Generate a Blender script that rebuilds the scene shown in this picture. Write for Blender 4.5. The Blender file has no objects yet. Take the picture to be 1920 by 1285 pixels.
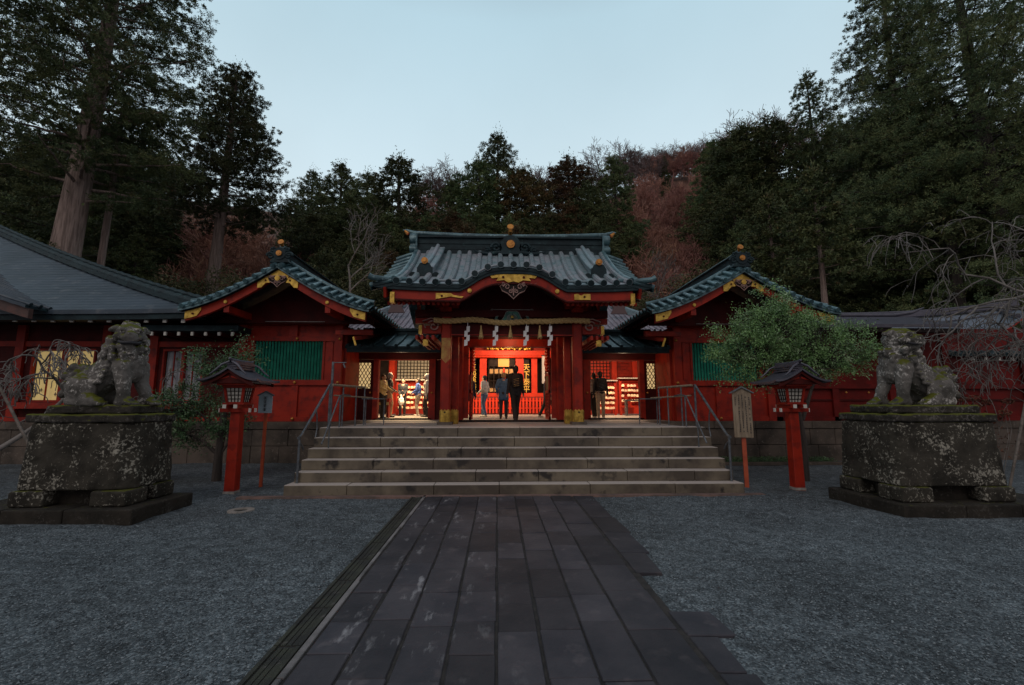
import bpy, math, random
import numpy as np
from mathutils import Vector, Matrix, noise as mnoise
PI = math.pi
sc = bpy.context.scene
COL = sc.collection
# ------------------------------------------------------------------ camera, sky, light, exposure
F_PX, H_CAM = 853.0, 1.65
PITCH, YAW = math.radians(7.711), math.radians(1.797)
cam_d = bpy.data.cameras.new('camera'); cam_d.sensor_width = 36.0; cam_d.lens = 36.0*F_PX/1920.0
cam_d.clip_start = 0.1; cam_d.clip_end = 1500
cam = bpy.data.objects.new('camera', cam_d); COL.objects.link(cam)
cam.location = (0, 0, H_CAM); cam.rotation_euler = (PI/2+PITCH, 0, -YAW)
sc.camera = cam
sc.view_settings.view_transform = 'Standard'; sc.view_settings.look = 'None'
sc.view_settings.gamma = 1.0; sc.view_settings.exposure = 0.0
SUN_EL, SUN_ROT = math.radians(5), math.radians(200)
w = bpy.data.worlds.new('World'); sc.world = w; w.use_nodes = True
wn = w.node_tree; wn.nodes.clear()
out = wn.nodes.new('ShaderNodeOutputWorld'); bg = wn.nodes.new('ShaderNodeBackground')
sky = wn.nodes.new('ShaderNodeTexSky'); sky.sky_type = 'NISHITA'; sky.sun_disc = False
sky.sun_elevation = SUN_EL; sky.sun_rotation = SUN_ROT; sky.air_density = 1.0; sky.dust_density = 1.0; sky.ozone_density = 2.0
hsv = wn.nodes.new('ShaderNodeHueSaturation'); hsv.inputs['Saturation'].default_value = 0.30
wn.links.new(sky.outputs[0], hsv.inputs['Color'])
geo = wn.nodes.new('ShaderNodeTexCoord'); sep = wn.nodes.new('ShaderNodeSeparateXYZ'); wn.links.new(geo.outputs['Generated'], sep.inputs[0])
ramp = wn.nodes.new('ShaderNodeValToRGB'); wn.links.new(sep.outputs['Z'], ramp.inputs[0])
el = ramp.color_ramp.elements
el[0].position = 0.0; el[0].color = (0.735, 0.815, 0.87, 1); el[1].position = 0.68; el[1].color = (0.455, 0.635, 0.73, 1)
e = el.new(0.34); e.color = (0.665, 0.795, 0.86, 1)
e = el.new(0.86); e.color = (0.22, 0.30, 0.37, 1)
mix = wn.nodes.new('ShaderNodeMix'); mix.data_type = 'RGBA'; mix.inputs[0].default_value = 0.82
sc_n = wn.nodes.new('ShaderNodeVectorMath'); sc_n.operation = 'SCALE'; sc_n.inputs[3].default_value = 0.10
wn.links.new(hsv.outputs[0], sc_n.inputs[0]); wn.links.new(sc_n.outputs[0], mix.inputs[6]); wn.links.new(ramp.outputs[0], mix.inputs[7])
# the dusk sky is brightest over the hill ahead and dimmer, pinkish grey behind the viewer
bk = wn.nodes.new('ShaderNodeMapRange'); bk.inputs[1].default_value = 0.30; bk.inputs[2].default_value = -0.45; wn.links.new(sep.outputs['Y'], bk.inputs[0])
mix2 = wn.nodes.new('ShaderNodeMix'); mix2.data_type = 'RGBA'; wn.links.new(bk.outputs[0], mix2.inputs[0]); wn.links.new(mix.outputs[2], mix2.inputs[6]); mix2.inputs[7].default_value = (0.33, 0.305, 0.32, 1)
cn = wn.nodes.new('ShaderNodeTexNoise'); cn.inputs['Scale'].default_value = 2.2; cn.inputs['Detail'].default_value = 5; wn.links.new(geo.outputs['Generated'], cn.inputs['Vector'])
cm = wn.nodes.new('ShaderNodeMapRange'); cm.inputs[1].default_value = .35; cm.inputs[2].default_value = .65; cm.inputs[3].default_value = .965; cm.inputs[4].default_value = 1.035; wn.links.new(cn.outputs[0], cm.inputs[0])
cs_ = wn.nodes.new('ShaderNodeVectorMath'); cs_.operation = 'SCALE'; wn.links.new(mix.outputs[2], cs_.inputs[0]); wn.links.new(cm.outputs[0], cs_.inputs[3]); wn.links.new(cs_.outputs[0], mix2.inputs[6])
wn.links.new(mix2.outputs[2], bg.inputs[0]); bg.inputs[1].default_value = 1.22
wn.links.new(bg.outputs[0], out.inputs[0])
sl = bpy.data.lights.new('sun', 'SUN'); sl.energy = 0.5; sl.angle = math.radians(30); sl.color = (1.0, 0.93, 0.86)
so = bpy.data.objects.new('sun', sl); COL.objects.link(so)
so.rotation_euler = (math.radians(52), 0, math.radians(-20))

def lamp(name, loc, power, color, size=0.5, target=None, spread=None):
    l = bpy.data.lights.new(name, 'AREA' if target else 'POINT'); l.energy = power; l.color = color
    if target: l.shape = 'SQUARE'; l.size = size
    else: l.shadow_soft_size = size
    o = bpy.data.objects.new(name, l); COL.objects.link(o); o.location = loc
    if target: o.rotation_euler = (Vector(target)-Vector(loc)).to_track_quat('-Z', 'Y').to_euler()
    if spread and target: l.spread = spread
    return o

# ------------------------------------------------------------------ materials
MATS = {}
def mat(name, col, rough=0.6, metal=0.0, col2=None, nscale=3.0, thr=(0.4, 0.6), col3=None, n3=9.0, thr3=(0.55, 0.65),
        bump=0.0, bscale=20.0, bdist=0.01, rnd=0.0, spec=0.5, detail=6.0, stretch=None, world=False, emit=None):
    if name in MATS: return MATS[name]
    m = bpy.data.materials.new(name); m.use_nodes = True; nt = m.node_tree; N = nt.nodes; L = nt.links
    b = N['Principled BSDF']; b.inputs['Roughness'].default_value = rough; b.inputs['Metallic'].default_value = metal
    b.inputs['Specular IOR Level'].default_value = spec
    if world: co = N.new('ShaderNodeNewGeometry').outputs['Position']
    else: co = N.new('ShaderNodeTexCoord').outputs['Object']
    if stretch:
        mp = N.new('ShaderNodeMapping'); mp.inputs['Scale'].default_value = stretch; L.new(co, mp.inputs[0]); co = mp.outputs[0]
    def nz(scale, det=detail, r=0.6):
        n = N.new('ShaderNodeTexNoise'); n.inputs['Scale'].default_value = scale; n.inputs['Detail'].default_value = det
        n.inputs['Roughness'].default_value = r; L.new(co, n.inputs['Vector']); return n.outputs[0]
    def rng(s, lo, hi):
        r = N.new('ShaderNodeMapRange'); r.inputs[1].default_value = lo; r.inputs[2].default_value = hi; L.new(s, r.inputs[0]); return r.outputs[0]
    def mx(f, a, c2):
        x = N.new('ShaderNodeMix'); x.data_type = 'RGBA'; L.new(f, x.inputs[0])
        if isinstance(a, tuple): x.inputs[6].default_value = (*a, 1)
        else: L.new(a, x.inputs[6])
        x.inputs[7].default_value = (*c2, 1); return x.outputs[2]
    c = col
    if col2: c = mx(rng(nz(nscale), *thr), c, col2)
    if col3: c = mx(rng(nz(n3), *thr3), c, col3)
    if rnd:
        oi = N.new('ShaderNodeObjectInfo'); h = N.new('ShaderNodeHueSaturation')
        r1 = N.new('ShaderNodeMapRange'); r1.inputs[3].default_value = 1-rnd; r1.inputs[4].default_value = 1+rnd; L.new(oi.outputs['Random'], r1.inputs[0])
        L.new(r1.outputs[0], h.inputs['Value'])
        r2 = N.new('ShaderNodeMapRange'); r2.inputs[3].default_value = 0.5-rnd*0.07; r2.inputs[4].default_value = 0.5+rnd*0.05; L.new(oi.outputs['Random'], r2.inputs[0])
        L.new(r2.outputs[0], h.inputs['Hue'])
        if isinstance(c, tuple): h.inputs['Color'].default_value = (*c, 1)
        else: L.new(c, h.inputs['Color'])
        c = h.outputs[0]
    if isinstance(c, tuple): b.inputs['Base Color'].default_value = (*c, 1)
    else: L.new(c, b.inputs['Base Color'])
    if bump:
        bp = N.new('ShaderNodeBump'); bp.inputs['Strength'].default_value = bump; bp.inputs['Distance'].default_value = bdist
        L.new(nz(bscale, 8.0, 0.65), bp.inputs['Height']); L.new(bp.outputs[0], b.inputs['Normal'])
    if emit:
        b.inputs['Emission Color'].default_value = (*emit[0], 1); b.inputs['Emission Strength'].default_value = emit[1]
    MATS[name] = m
    return m
M = {}
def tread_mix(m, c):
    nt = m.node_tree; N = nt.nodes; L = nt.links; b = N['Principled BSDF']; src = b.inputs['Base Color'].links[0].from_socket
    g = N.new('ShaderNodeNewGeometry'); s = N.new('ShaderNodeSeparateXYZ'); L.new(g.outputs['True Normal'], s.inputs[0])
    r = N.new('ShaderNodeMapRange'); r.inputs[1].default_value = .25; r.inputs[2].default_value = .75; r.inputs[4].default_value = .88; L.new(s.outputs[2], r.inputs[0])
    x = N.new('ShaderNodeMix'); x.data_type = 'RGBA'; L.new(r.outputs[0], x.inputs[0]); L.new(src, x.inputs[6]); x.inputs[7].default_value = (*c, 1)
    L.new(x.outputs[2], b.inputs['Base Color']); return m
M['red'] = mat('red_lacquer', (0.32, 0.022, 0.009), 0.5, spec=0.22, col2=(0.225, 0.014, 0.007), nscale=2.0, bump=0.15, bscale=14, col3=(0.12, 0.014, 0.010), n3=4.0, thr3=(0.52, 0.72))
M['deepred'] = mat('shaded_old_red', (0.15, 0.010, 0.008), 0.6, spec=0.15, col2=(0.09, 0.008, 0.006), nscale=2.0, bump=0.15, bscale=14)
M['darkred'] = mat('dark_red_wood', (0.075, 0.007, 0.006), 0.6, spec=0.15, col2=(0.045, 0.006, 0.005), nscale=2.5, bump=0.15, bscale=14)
M['vermilion'] = mat('vermilion_lacquer', (0.60, 0.040, 0.014), 0.5, spec=.25, col2=(0.46, 0.028, 0.010), nscale=2.0, bump=0.1, bscale=14)
M['black'] = mat('black_lacquer', (0.010, 0.007, 0.007), 0.6, spec=0.15, col2=(0.022, 0.014, 0.012), nscale=5)
M['gold'] = mat('gilt_metal', (0.62, 0.40, 0.08), 0.38, 0.75, col2=(0.36, 0.22, 0.04), nscale=9, bump=0.4, bscale=40, bdist=0.006)
M['brass'] = mat('orange_brass', (0.55, 0.25, 0.05), 0.45, 0.5, col2=(0.36, 0.14, 0.03), nscale=12)
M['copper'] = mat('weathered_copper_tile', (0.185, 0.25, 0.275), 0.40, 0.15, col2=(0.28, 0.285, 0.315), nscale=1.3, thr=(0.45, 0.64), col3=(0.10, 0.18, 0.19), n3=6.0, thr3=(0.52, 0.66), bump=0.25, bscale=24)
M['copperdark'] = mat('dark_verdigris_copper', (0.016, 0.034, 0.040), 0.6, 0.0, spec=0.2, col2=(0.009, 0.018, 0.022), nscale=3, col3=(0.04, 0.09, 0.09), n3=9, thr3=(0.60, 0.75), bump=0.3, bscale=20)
M['copperteal'] = mat('verdigris_tile', (0.085, 0.165, 0.185), 0.38, 0.2, col2=(0.035, 0.075, 0.09), nscale=2.6, col3=(0.20, 0.31, 0.34), n3=8, thr3=(0.55, 0.7), bump=0.25, bscale=24)
M['purpletile'] = mat('mauve_grey_tile', (0.27, 0.235, 0.27), 0.5, 0.05, col2=(0.17, 0.15, 0.18), nscale=4, bump=0.25, bscale=24)
M['slateroof'] = mat('blue_grey_sheet_roof', (0.055, 0.076, 0.10), 0.45, 0.1, spec=.3, col2=(0.034, 0.048, 0.062), nscale=0.7, thr=(0.35, 0.65), col3=(0.13, 0.14, 0.15), n3=3.5, thr3=(0.55, 0.8), bump=0.12, bscale=8)
M['carvegreen'] = mat('green_painted_carving', (0.045, 0.19, 0.14), 0.5, col2=(0.02, 0.09, 0.07), nscale=9)
M['green'] = mat('green_painted_slat', (0.030, 0.30, 0.205), 0.45, col2=(0.018, 0.21, 0.145), nscale=4, col3=(0.07, 0.36, 0.27), n3=14, thr3=(0.6, 0.7), bump=0.1, bscale=15)
M['scroll'] = mat('faded_pink_scrollwork', (0.42, 0.24, 0.20), 0.55, col2=(0.25, 0.15, 0.13), nscale=14)
M['paleline'] = mat('pale_painted_strip', (0.33, 0.30, 0.27), 0.5, col2=(0.22, 0.20, 0.18), nscale=8)
M['white'] = mat('white_paint', (0.62, 0.60, 0.55), 0.5, col2=(0.5, 0.48, 0.43), nscale=7)
M['stone'] = mat('stair_stone', (0.155, 0.126, 0.086), 0.62, col2=(0.060, 0.046, 0.033), nscale=1.1, thr=(0.40, 0.58), col3=(0.018, 0.014, 0.011), n3=2.3, thr3=(0.56, 0.64), bump=0.35, bscale=30, bdist=0.008, world=True)
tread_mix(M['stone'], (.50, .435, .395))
M['plinth'] = mat('plinth_stone', (0.115, 0.090, 0.072), 0.75, spec=.25, col2=(0.045, 0.037, 0.030), nscale=1.2, thr=(0.4, 0.62), col3=(0.20, 0.17, 0.145), n3=12, thr3=(0.6, 0.75), bump=0.5, bscale=18, bdist=0.02, world=True)
M['court'] = mat('court_paving', (0.33, 0.31, 0.29), 0.6, col2=(0.24, 0.22, 0.20), nscale=1.5, bump=0.2, bscale=15, world=True)
M['paleroof'] = mat('pale_blue_grey_roof', (0.21, 0.245, 0.30), 0.4, 0.2, col2=(0.14, 0.165, 0.20), nscale=2.0, bump=.15, bscale=10)
M['steel'] = mat('brushed_steel', (0.16, 0.175, 0.19), 0.42, 0.6, col2=(0.09, 0.10, 0.11), nscale=12)
M['curtainY'] = mat('lit_yellow_curtain', (0.55, 0.42, 0.16), 0.8, emit=((1.0, 0.74, 0.30), 0.26), col2=(0.42, 0.33, 0.14), nscale=3)
M['curtainW'] = mat('white_curtain', (0.42, 0.44, 0.46), 0.8, col2=(0.30, 0.32, 0.35), nscale=3)
M['paper'] = mat('white_paper', (0.75, 0.73, 0.72), 0.7)
M['straw'] = mat('straw_rope', (0.58, 0.40, 0.17), 0.85, col2=(0.38, 0.25, 0.10), nscale=30, bump=0.6, bscale=90, bdist=0.004)
M['shoji'] = mat('lantern_paper', (0.42, 0.40, 0.35), 0.6, col2=(0.42, 0.41, 0.37), nscale=20)
M['shojilit'] = mat('backlit_lattice_paper', (0.42, 0.27, 0.11), 0.7)
M['litlattice'] = mat('lit_paper_window', (.6, .48, .28), .7, emit=((1.0, .68, .30), .55))
M['gleam'] = mat('lit_paper_lamp', (0.45, 0.24, 0.05), 0.6, emit=((1.0, 0.42, 0.08), 0.22))
M['wood'] = mat('weathered_board', (0.27, 0.21, 0.145), 0.75, col2=(0.18, 0.135, 0.09), nscale=5, stretch=(6, 6, 0.7), bump=0.3, bscale=10)
M['orangepost'] = mat('orange_painted_post', (0.42, 0.075, 0.022), 0.5, col2=(0.30, 0.045, 0.018), nscale=6)
M['lanternroof'] = mat('lantern_roof_metal', (0.095, 0.09, 0.115), 0.42, 0.3, col2=(0.07, 0.07, 0.09), nscale=5, bump=0.2, bscale=25)
M['signblue'] = mat('pale_blue_sign_face', (0.30, 0.39, 0.44), 0.5, col2=(0.24, 0.32, 0.36), nscale=9)
M['ink'] = mat('black_ink', (0.02, 0.02, 0.025), 0.7)
M['emawood'] = mat('votive_plaque_wood', (0.62, 0.44, 0.26), 0.6, rnd=0.25, col2=(0.75, 0.62, 0.45), nscale=30)
M['pole'] = mat('bare_wood_pole', (0.17, 0.14, 0.12), 0.8, col2=(0.09, 0.075, 0.06), nscale=10)

# ------------------------------------------------------------------ mesh builder
SPLIT = {'corner_post': 'corner_post', 'door_post': 'door_post', 'posts': 'post', 'post': 'post', 'column': 'column', 'strut': 'strut', 'rail_beam': 'rail_beam', 'tie_beam': 'tie_beam', 'wall': 'wall', 'wall_panel': 'wall_panel', 'rails': 'rail',
 'rail': 'rail', 'cross_beams': 'cross_beam', 'white_end': 'white_end', 'gilt_end_cap': 'gilt_end_cap', 'rafters': 'rafter', 'sill': 'sill', 'green_panel': 'green_panel', 'rivet': 'rivet', 'threshold': 'threshold',
 'base_stone': 'base_stone', 'eave_bracket': 'eave_bracket', 'backing_board': 'backing_board', 'bargeboard_x': 'bargeboard', 'pole': 'pole', 'column_x': 'column', 'soffit': 'soffit', 'white_rafter_tips': 'white_rafter_tip', 'lit_pane': 'lit_pane', 'cap_x': 'cap', 'brown_ridge_tile': 'brown_ridge_tile'}
class MB:
    def __init__(s): s.V = []; s.F = []; s.n = 0; s.marks = []; s.vc = []
    def add(s, V, F, smooth=False, mi=0, cont=False):
        V = np.asarray(V, dtype=float).reshape(-1, 3)
        if not cont: s.marks.append((len(s.V), len(s.F), s.n))
        if isinstance(F, np.ndarray): s.F.append((F+s.n, smooth, mi))
        else:
            by = {}
            for f in F: by.setdefault(len(f), []).append(f)
            for k in by: s.F.append((np.array(by[k], dtype=np.int64)+s.n, smooth, mi))
        s.V.append(V); s.n += len(V); return s
    def box(s, x0, x1, y0, y1, z0, z1, mi=0):
        V = [(x, y, z) for z in (z0, z1) for y in (y0, y1) for x in (x0, x1)]
        return s.add(V, [(0, 2, 3, 1), (4, 5, 7, 6), (0, 1, 5, 4), (2, 6, 7, 3), (0, 4, 6, 2), (1, 3, 7, 5)], False, mi)
    def hexa(s, P, mi=0):      # 8 corners ordered like box
        return s.add(P, [(0, 2, 3, 1), (4, 5, 7, 6), (0, 1, 5, 4), (2, 6, 7, 3), (0, 4, 6, 2), (1, 3, 7, 5)], False, mi)
    def bar(s, a, b, wx, wy, up=(0, 0, 1), mi=0):   # box beam from a to b
        a = np.array(a, float); b = np.array(b, float); t = b-a; t /= np.linalg.norm(t)
        u = np.array(up, float); sx = np.cross(t, u)
        if np.linalg.norm(sx) < 1e-6: sx = np.cross(t, (1, 0, 0))
        sx /= np.linalg.norm(sx); uy = np.cross(sx, t)
        P = []
        for p in (a, b):
            for j in (-1, 1):
                for i in (-1, 1): P.append(p+sx*i*wx/2+uy*j*wy/2)
        return s.hexa(P, mi)
    def tube(s, path, r, n=8, caps=True, mi=0, smooth=True, ell=1.0):
        P = np.asarray(path, float); m = len(P)
        R = np.full(m, r, float) if np.isscalar(r) else np.asarray(r, float)
        T = np.gradient(P, axis=0); T /= (np.linalg.norm(T, axis=1)[:, None]+1e-12)
        ref = np.array([0, 0, 1.0]) if abs(T[:, 2]).mean() < 0.85 else np.array([0.0, 1.0, 0])
        S = np.cross(T, ref); S /= (np.linalg.norm(S, axis=1)[:, None]+1e-12); U = np.cross(S, T)
        a = np.arange(n)*2*PI/n
        V = (P[:, None, :]+R[:, None, None]*(np.cos(a)[None, :, None]*S[:, None, :]+ell*np.sin(a)[None, :, None]*U[:, None, :])).reshape(-1, 3)
        i = np.arange(m-1)[:, None]*n; j = np.arange(n)[None, :]; j2 = (j+1) % n
        F = np.stack([i+j, i+j2, i+n+j2, i+n+j], axis=-1).reshape(-1, 4)
        s.add(V, F, smooth, mi)
        if caps:
            s.add(V[:n], [tuple(range(n))[::-1]], False, mi, True); s.add(V[-n:], [tuple(range(n))], False, mi, True)
        return s
    def cyl(s, a, b, r, n=12, mi=0): return s.tube([a, b], r, n, True, mi)
    def prism(s, poly, y0, y1, axis='y', mi=0):   # polygon in (x,z) extruded along y (or (y,z) along x, (x,y) along z)
        n = len(poly)
        def v(p, d): return (p[0], d, p[1]) if axis == 'y' else ((d, p[0], p[1]) if axis == 'x' else (p[0], p[1], d))
        V = [v(p, y0) for p in poly]+[v(p, y1) for p in poly]
        F = [tuple(range(n)), tuple(range(2*n-1, n-1, -1))]+[(i, i+n, (i+1) % n+n, (i+1) % n) for i in range(n)]
        return s.add(V, F, False, mi)
    def strip(s, top, bot, y0, y1, mi=0):        # band between two XZ curves of equal length, extruded along y
        for i in range(len(top)-1):
            s.hexa([(bot[i][0], y0, bot[i][1]), (bot[i+1][0], y0, bot[i+1][1]), (bot[i][0], y1, bot[i][1]), (bot[i+1][0], y1, bot[i+1][1]),
                    (top[i][0], y0, top[i][1]), (top[i+1][0], y0, top[i+1][1]), (top[i][0], y1, top[i][1]), (top[i+1][0], y1, top[i+1][1])], mi)
        return s
    def ball(s, c, r, n=10, mi=0):
        r = (r, r, r) if np.isscalar(r) else r
        V = [(c[0], c[1], c[2]+r[2])]; k = n//2
        for i in range(1, k):
            a = PI*i/k
            for j in range(n): V.append((c[0]+r[0]*math.sin(a)*math.cos(2*PI*j/n), c[1]+r[1]*math.sin(a)*math.sin(2*PI*j/n), c[2]+r[2]*math.cos(a)))
        V.append((c[0], c[1], c[2]-r[2])); F = []
        for j in range(n): F.append((0, 1+j, 1+(j+1) % n))
        for i in range(k-2):
            for j in range(n): F.append((1+i*n+j, 1+(i+1)*n+j, 1+(i+1)*n+(j+1) % n, 1+i*n+(j+1) % n))
        L = len(V)-1
        for j in range(n): F.append((L, 1+(k-2)*n+(j+1) % n, 1+(k-2)*n+j))
        return s.add(V, F, True, mi)
    def grid(s, G, smooth=True, mi=0):
        G = np.asarray(G, float); a, b = G.shape[:2]
        i = np.arange(a-1)[:, None]*b; j = np.arange(b-1)[None, :]
        F = np.stack([i+j, i+j+1, i+b+j+1, i+b+j], axis=-1).reshape(-1, 4)
        return s.add(G.reshape(-1, 3), F, smooth, mi)
    def mesh(s, name, mats, off=None):
        me = bpy.data.meshes.new(name)
        V = np.concatenate(s.V) if s.V else np.zeros((0, 3))
        if off is not None: V = V-np.asarray(off)
        me.vertices.add(len(V)); me.vertices.foreach_set('co', V.astype(np.float32).ravel())
        lv = np.concatenate([f.ravel() for f, _, _ in s.F]); tot = np.concatenate([np.full(len(f), f.shape[1]) for f, _, _ in s.F])
        sm = np.concatenate([np.full(len(f), bool(k)) for f, k, _ in s.F]); mi = np.concatenate([np.full(len(f), q) for f, _, q in s.F])
        me.loops.add(len(lv)); me.loops.foreach_set('vertex_index', lv.astype(np.int32))
        me.polygons.add(len(tot)); me.polygons.foreach_set('loop_start', np.concatenate([[0], np.cumsum(tot)[:-1]]).astype(np.int32))
        me.polygons.foreach_set('use_smooth', sm); me.polygons.foreach_set('material_index', mi.astype(np.int32))
        for m in (mats if isinstance(mats, (list, tuple)) else [mats]): me.materials.append(m)
        me.update(calc_edges=True)
        return me
    def build(s, name, mats, parent=None):
        if name in SPLIT and parent is not None:
            name = SPLIT[name]
            if 1 < len(s.marks) <= 100:
                first = None; mk = s.marks+[(len(s.V), len(s.F), s.n)]
                for a, b in zip(mk[:-1], mk[1:]):
                    q = MB(); q.V = s.V[a[0]:b[0]]; q.F = [(f-a[2], k, i) for f, k, i in s.F[a[1]:b[1]]]; q.marks = [0]; q.n = 1
                    o = q.build(name, mats, parent); first = first or o
                return first
        off = worldloc(parent) if parent is not None else None
        o = bpy.data.objects.new(name, s.mesh(name, mats, off)); COL.objects.link(o)
        if parent is not None: o.parent = parent
        return o
WL = {}
def worldloc(o):
    if o is None: return np.zeros(3)
    return np.array(o.location)+worldloc(o.parent)
def tag(o, label=None, cat=None, group=None, kind=None):
    if label: o['label'] = label
    if cat: o['category'] = cat
    if group: o['group'] = group
    if kind: o['kind'] = kind
    return o
def thing(name, loc, label, cat, group=None, rz=0):
    o = bpy.data.objects.new(name, None); COL.objects.link(o); o.location = loc; o.rotation_euler = (0, 0, rz); o.empty_display_size = 0.1
    return tag(o, label, cat, group)
def struct(name, mb, m): return tag(mb.build(name, m), kind='structure')
def dup(root, loc=None, rz=None, label=None, group=None, scale=None):
    r = root.copy(); COL.objects.link(r)
    if loc is not None: r.location = loc
    if rz is not None: r.rotation_euler = (0, 0, rz)
    if scale is not None: r.scale = scale
    if label: r['label'] = label
    if group: r['group'] = group
    def rec(a, b):
        for ch in list(a.children):
            c = ch.copy(); COL.objects.link(c); c.parent = b; rec(ch, c)
    rec(root, r); return r
def at(u, v, D):    # a photo direction turned into a world point at distance D along +Y
    x = (u-960)/F_PX; z = (642.5-v)/F_PX; cp, sp = math.cos(PITCH), math.sin(PITCH)
    y2 = cp-z*sp; z2 = sp+z*cp; cy, sy = math.cos(YAW), math.sin(YAW)
    X = x*cy+y2*sy; Y = -x*sy+y2*cy
    return np.array([X/Y*D, D, H_CAM+z2/Y*D])
def bevel(o, wd=0.006, seg=2):
    b = o.modifiers.new('bevel', 'BEVEL'); b.width = wd; b.segments = seg; b.limit_method = 'ANGLE'; b.angle_limit = math.radians(40); return o
def text(name, body, loc, size, m, parent, rot=(PI/2, 0, 0), vertical=True, ext=0.002):
    c = bpy.data.curves.new(name, 'FONT'); c.size = size; c.extrude = ext; c.align_x = 'CENTER'
    c.body = '\n'.join(body) if vertical else body; c.space_line = 0.95
    t = bpy.data.objects.new(name, c); COL.objects.link(t)
    dg = bpy.context.evaluated_depsgraph_get(); me = bpy.data.meshes.new_from_object(t.evaluated_get(dg))
    bpy.data.objects.remove(t); me.materials.clear(); me.materials.append(m)
    o = bpy.data.objects.new(name, me); COL.objects.link(o); o.parent = parent
    o.location = np.array(loc)-worldloc(parent); o.rotation_euler = rot
    return o
CX = 0.36      # the shrine's axis
# ------------------------------------------------------------------ tiled roof helper
def tiled(mb, surf, s0, s1, nt=24, spacing=0.3, r=0.06, step=0.012, under=0.10, endcap=True, tmin=None, jitter=None):
    """surf(s,t) -> xyz, t 0 (top) .. 1 (eave); s in metres across. Pan surface with courses, tile rolls on top, soffit below."""
    ns = max(2, int((s1-s0)/(spacing/3))+1)
    S = np.linspace(s0, s1, ns); T = np.linspace(0, 1, nt*2+1)
    def tt(s, t):
        a = tmin(s) if tmin else 0.0
        return a+(1-a)*t
    G = np.array([[surf(s, tt(s, t)) for t in T] for s in S])
    saw = np.array([step if (k % 2) else 0 for k in range(len(T))])
    G[:, :, 2] += saw[None, :]
    mb.grid(G, False)
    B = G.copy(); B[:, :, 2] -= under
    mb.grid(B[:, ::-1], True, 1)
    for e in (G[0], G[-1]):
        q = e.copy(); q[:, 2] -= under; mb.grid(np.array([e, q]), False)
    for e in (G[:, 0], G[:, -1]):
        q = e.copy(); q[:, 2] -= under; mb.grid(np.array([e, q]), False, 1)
    k = int((s1-s0)/spacing)
    offs = s0+((s1-s0)-k*spacing)/2
    for i in range(k+1):
        s = offs+i*spacing
        if s < s0-1e-6 or s > s1+1e-6: continue
        tl = np.linspace(tt(s, 0), 1.0, max(6, int(nt*0.7)))
        P = []; R = []
        for a, b in zip(tl[:-1], tl[1:]):
            p, q = np.array(surf(s, a)), np.array(surf(s, b))
            P += [p+(q-p)*0.02, q-(q-p)*0.02]; R += [r*0.92, r*1.06]
        P = np.array(P); P[:, 2] += r*0.62
        d = P[-1]-P[-2]; d /= np.linalg.norm(d)
        P = np.vstack([P, P[-1]+d*0.05]); R.append(r*1.2)
        mb.tube(P, np.array(R), 8, True, 0, False)
        d2 = P[-1]-P[-2]; d2 /= np.linalg.norm(d2); mb.tube([P[-1], P[-1]+d2*.006], r*1.05, 8, True, 1)
    return mb
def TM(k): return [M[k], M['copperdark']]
def roll(mb, path, r, n=8, mi=0, seg=True):
    P = np.asarray(path, float)
    return mb.tube(P, r, n, True, mi, True)
rng = np.random.default_rng(7); R_ = random.Random(5)
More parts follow.
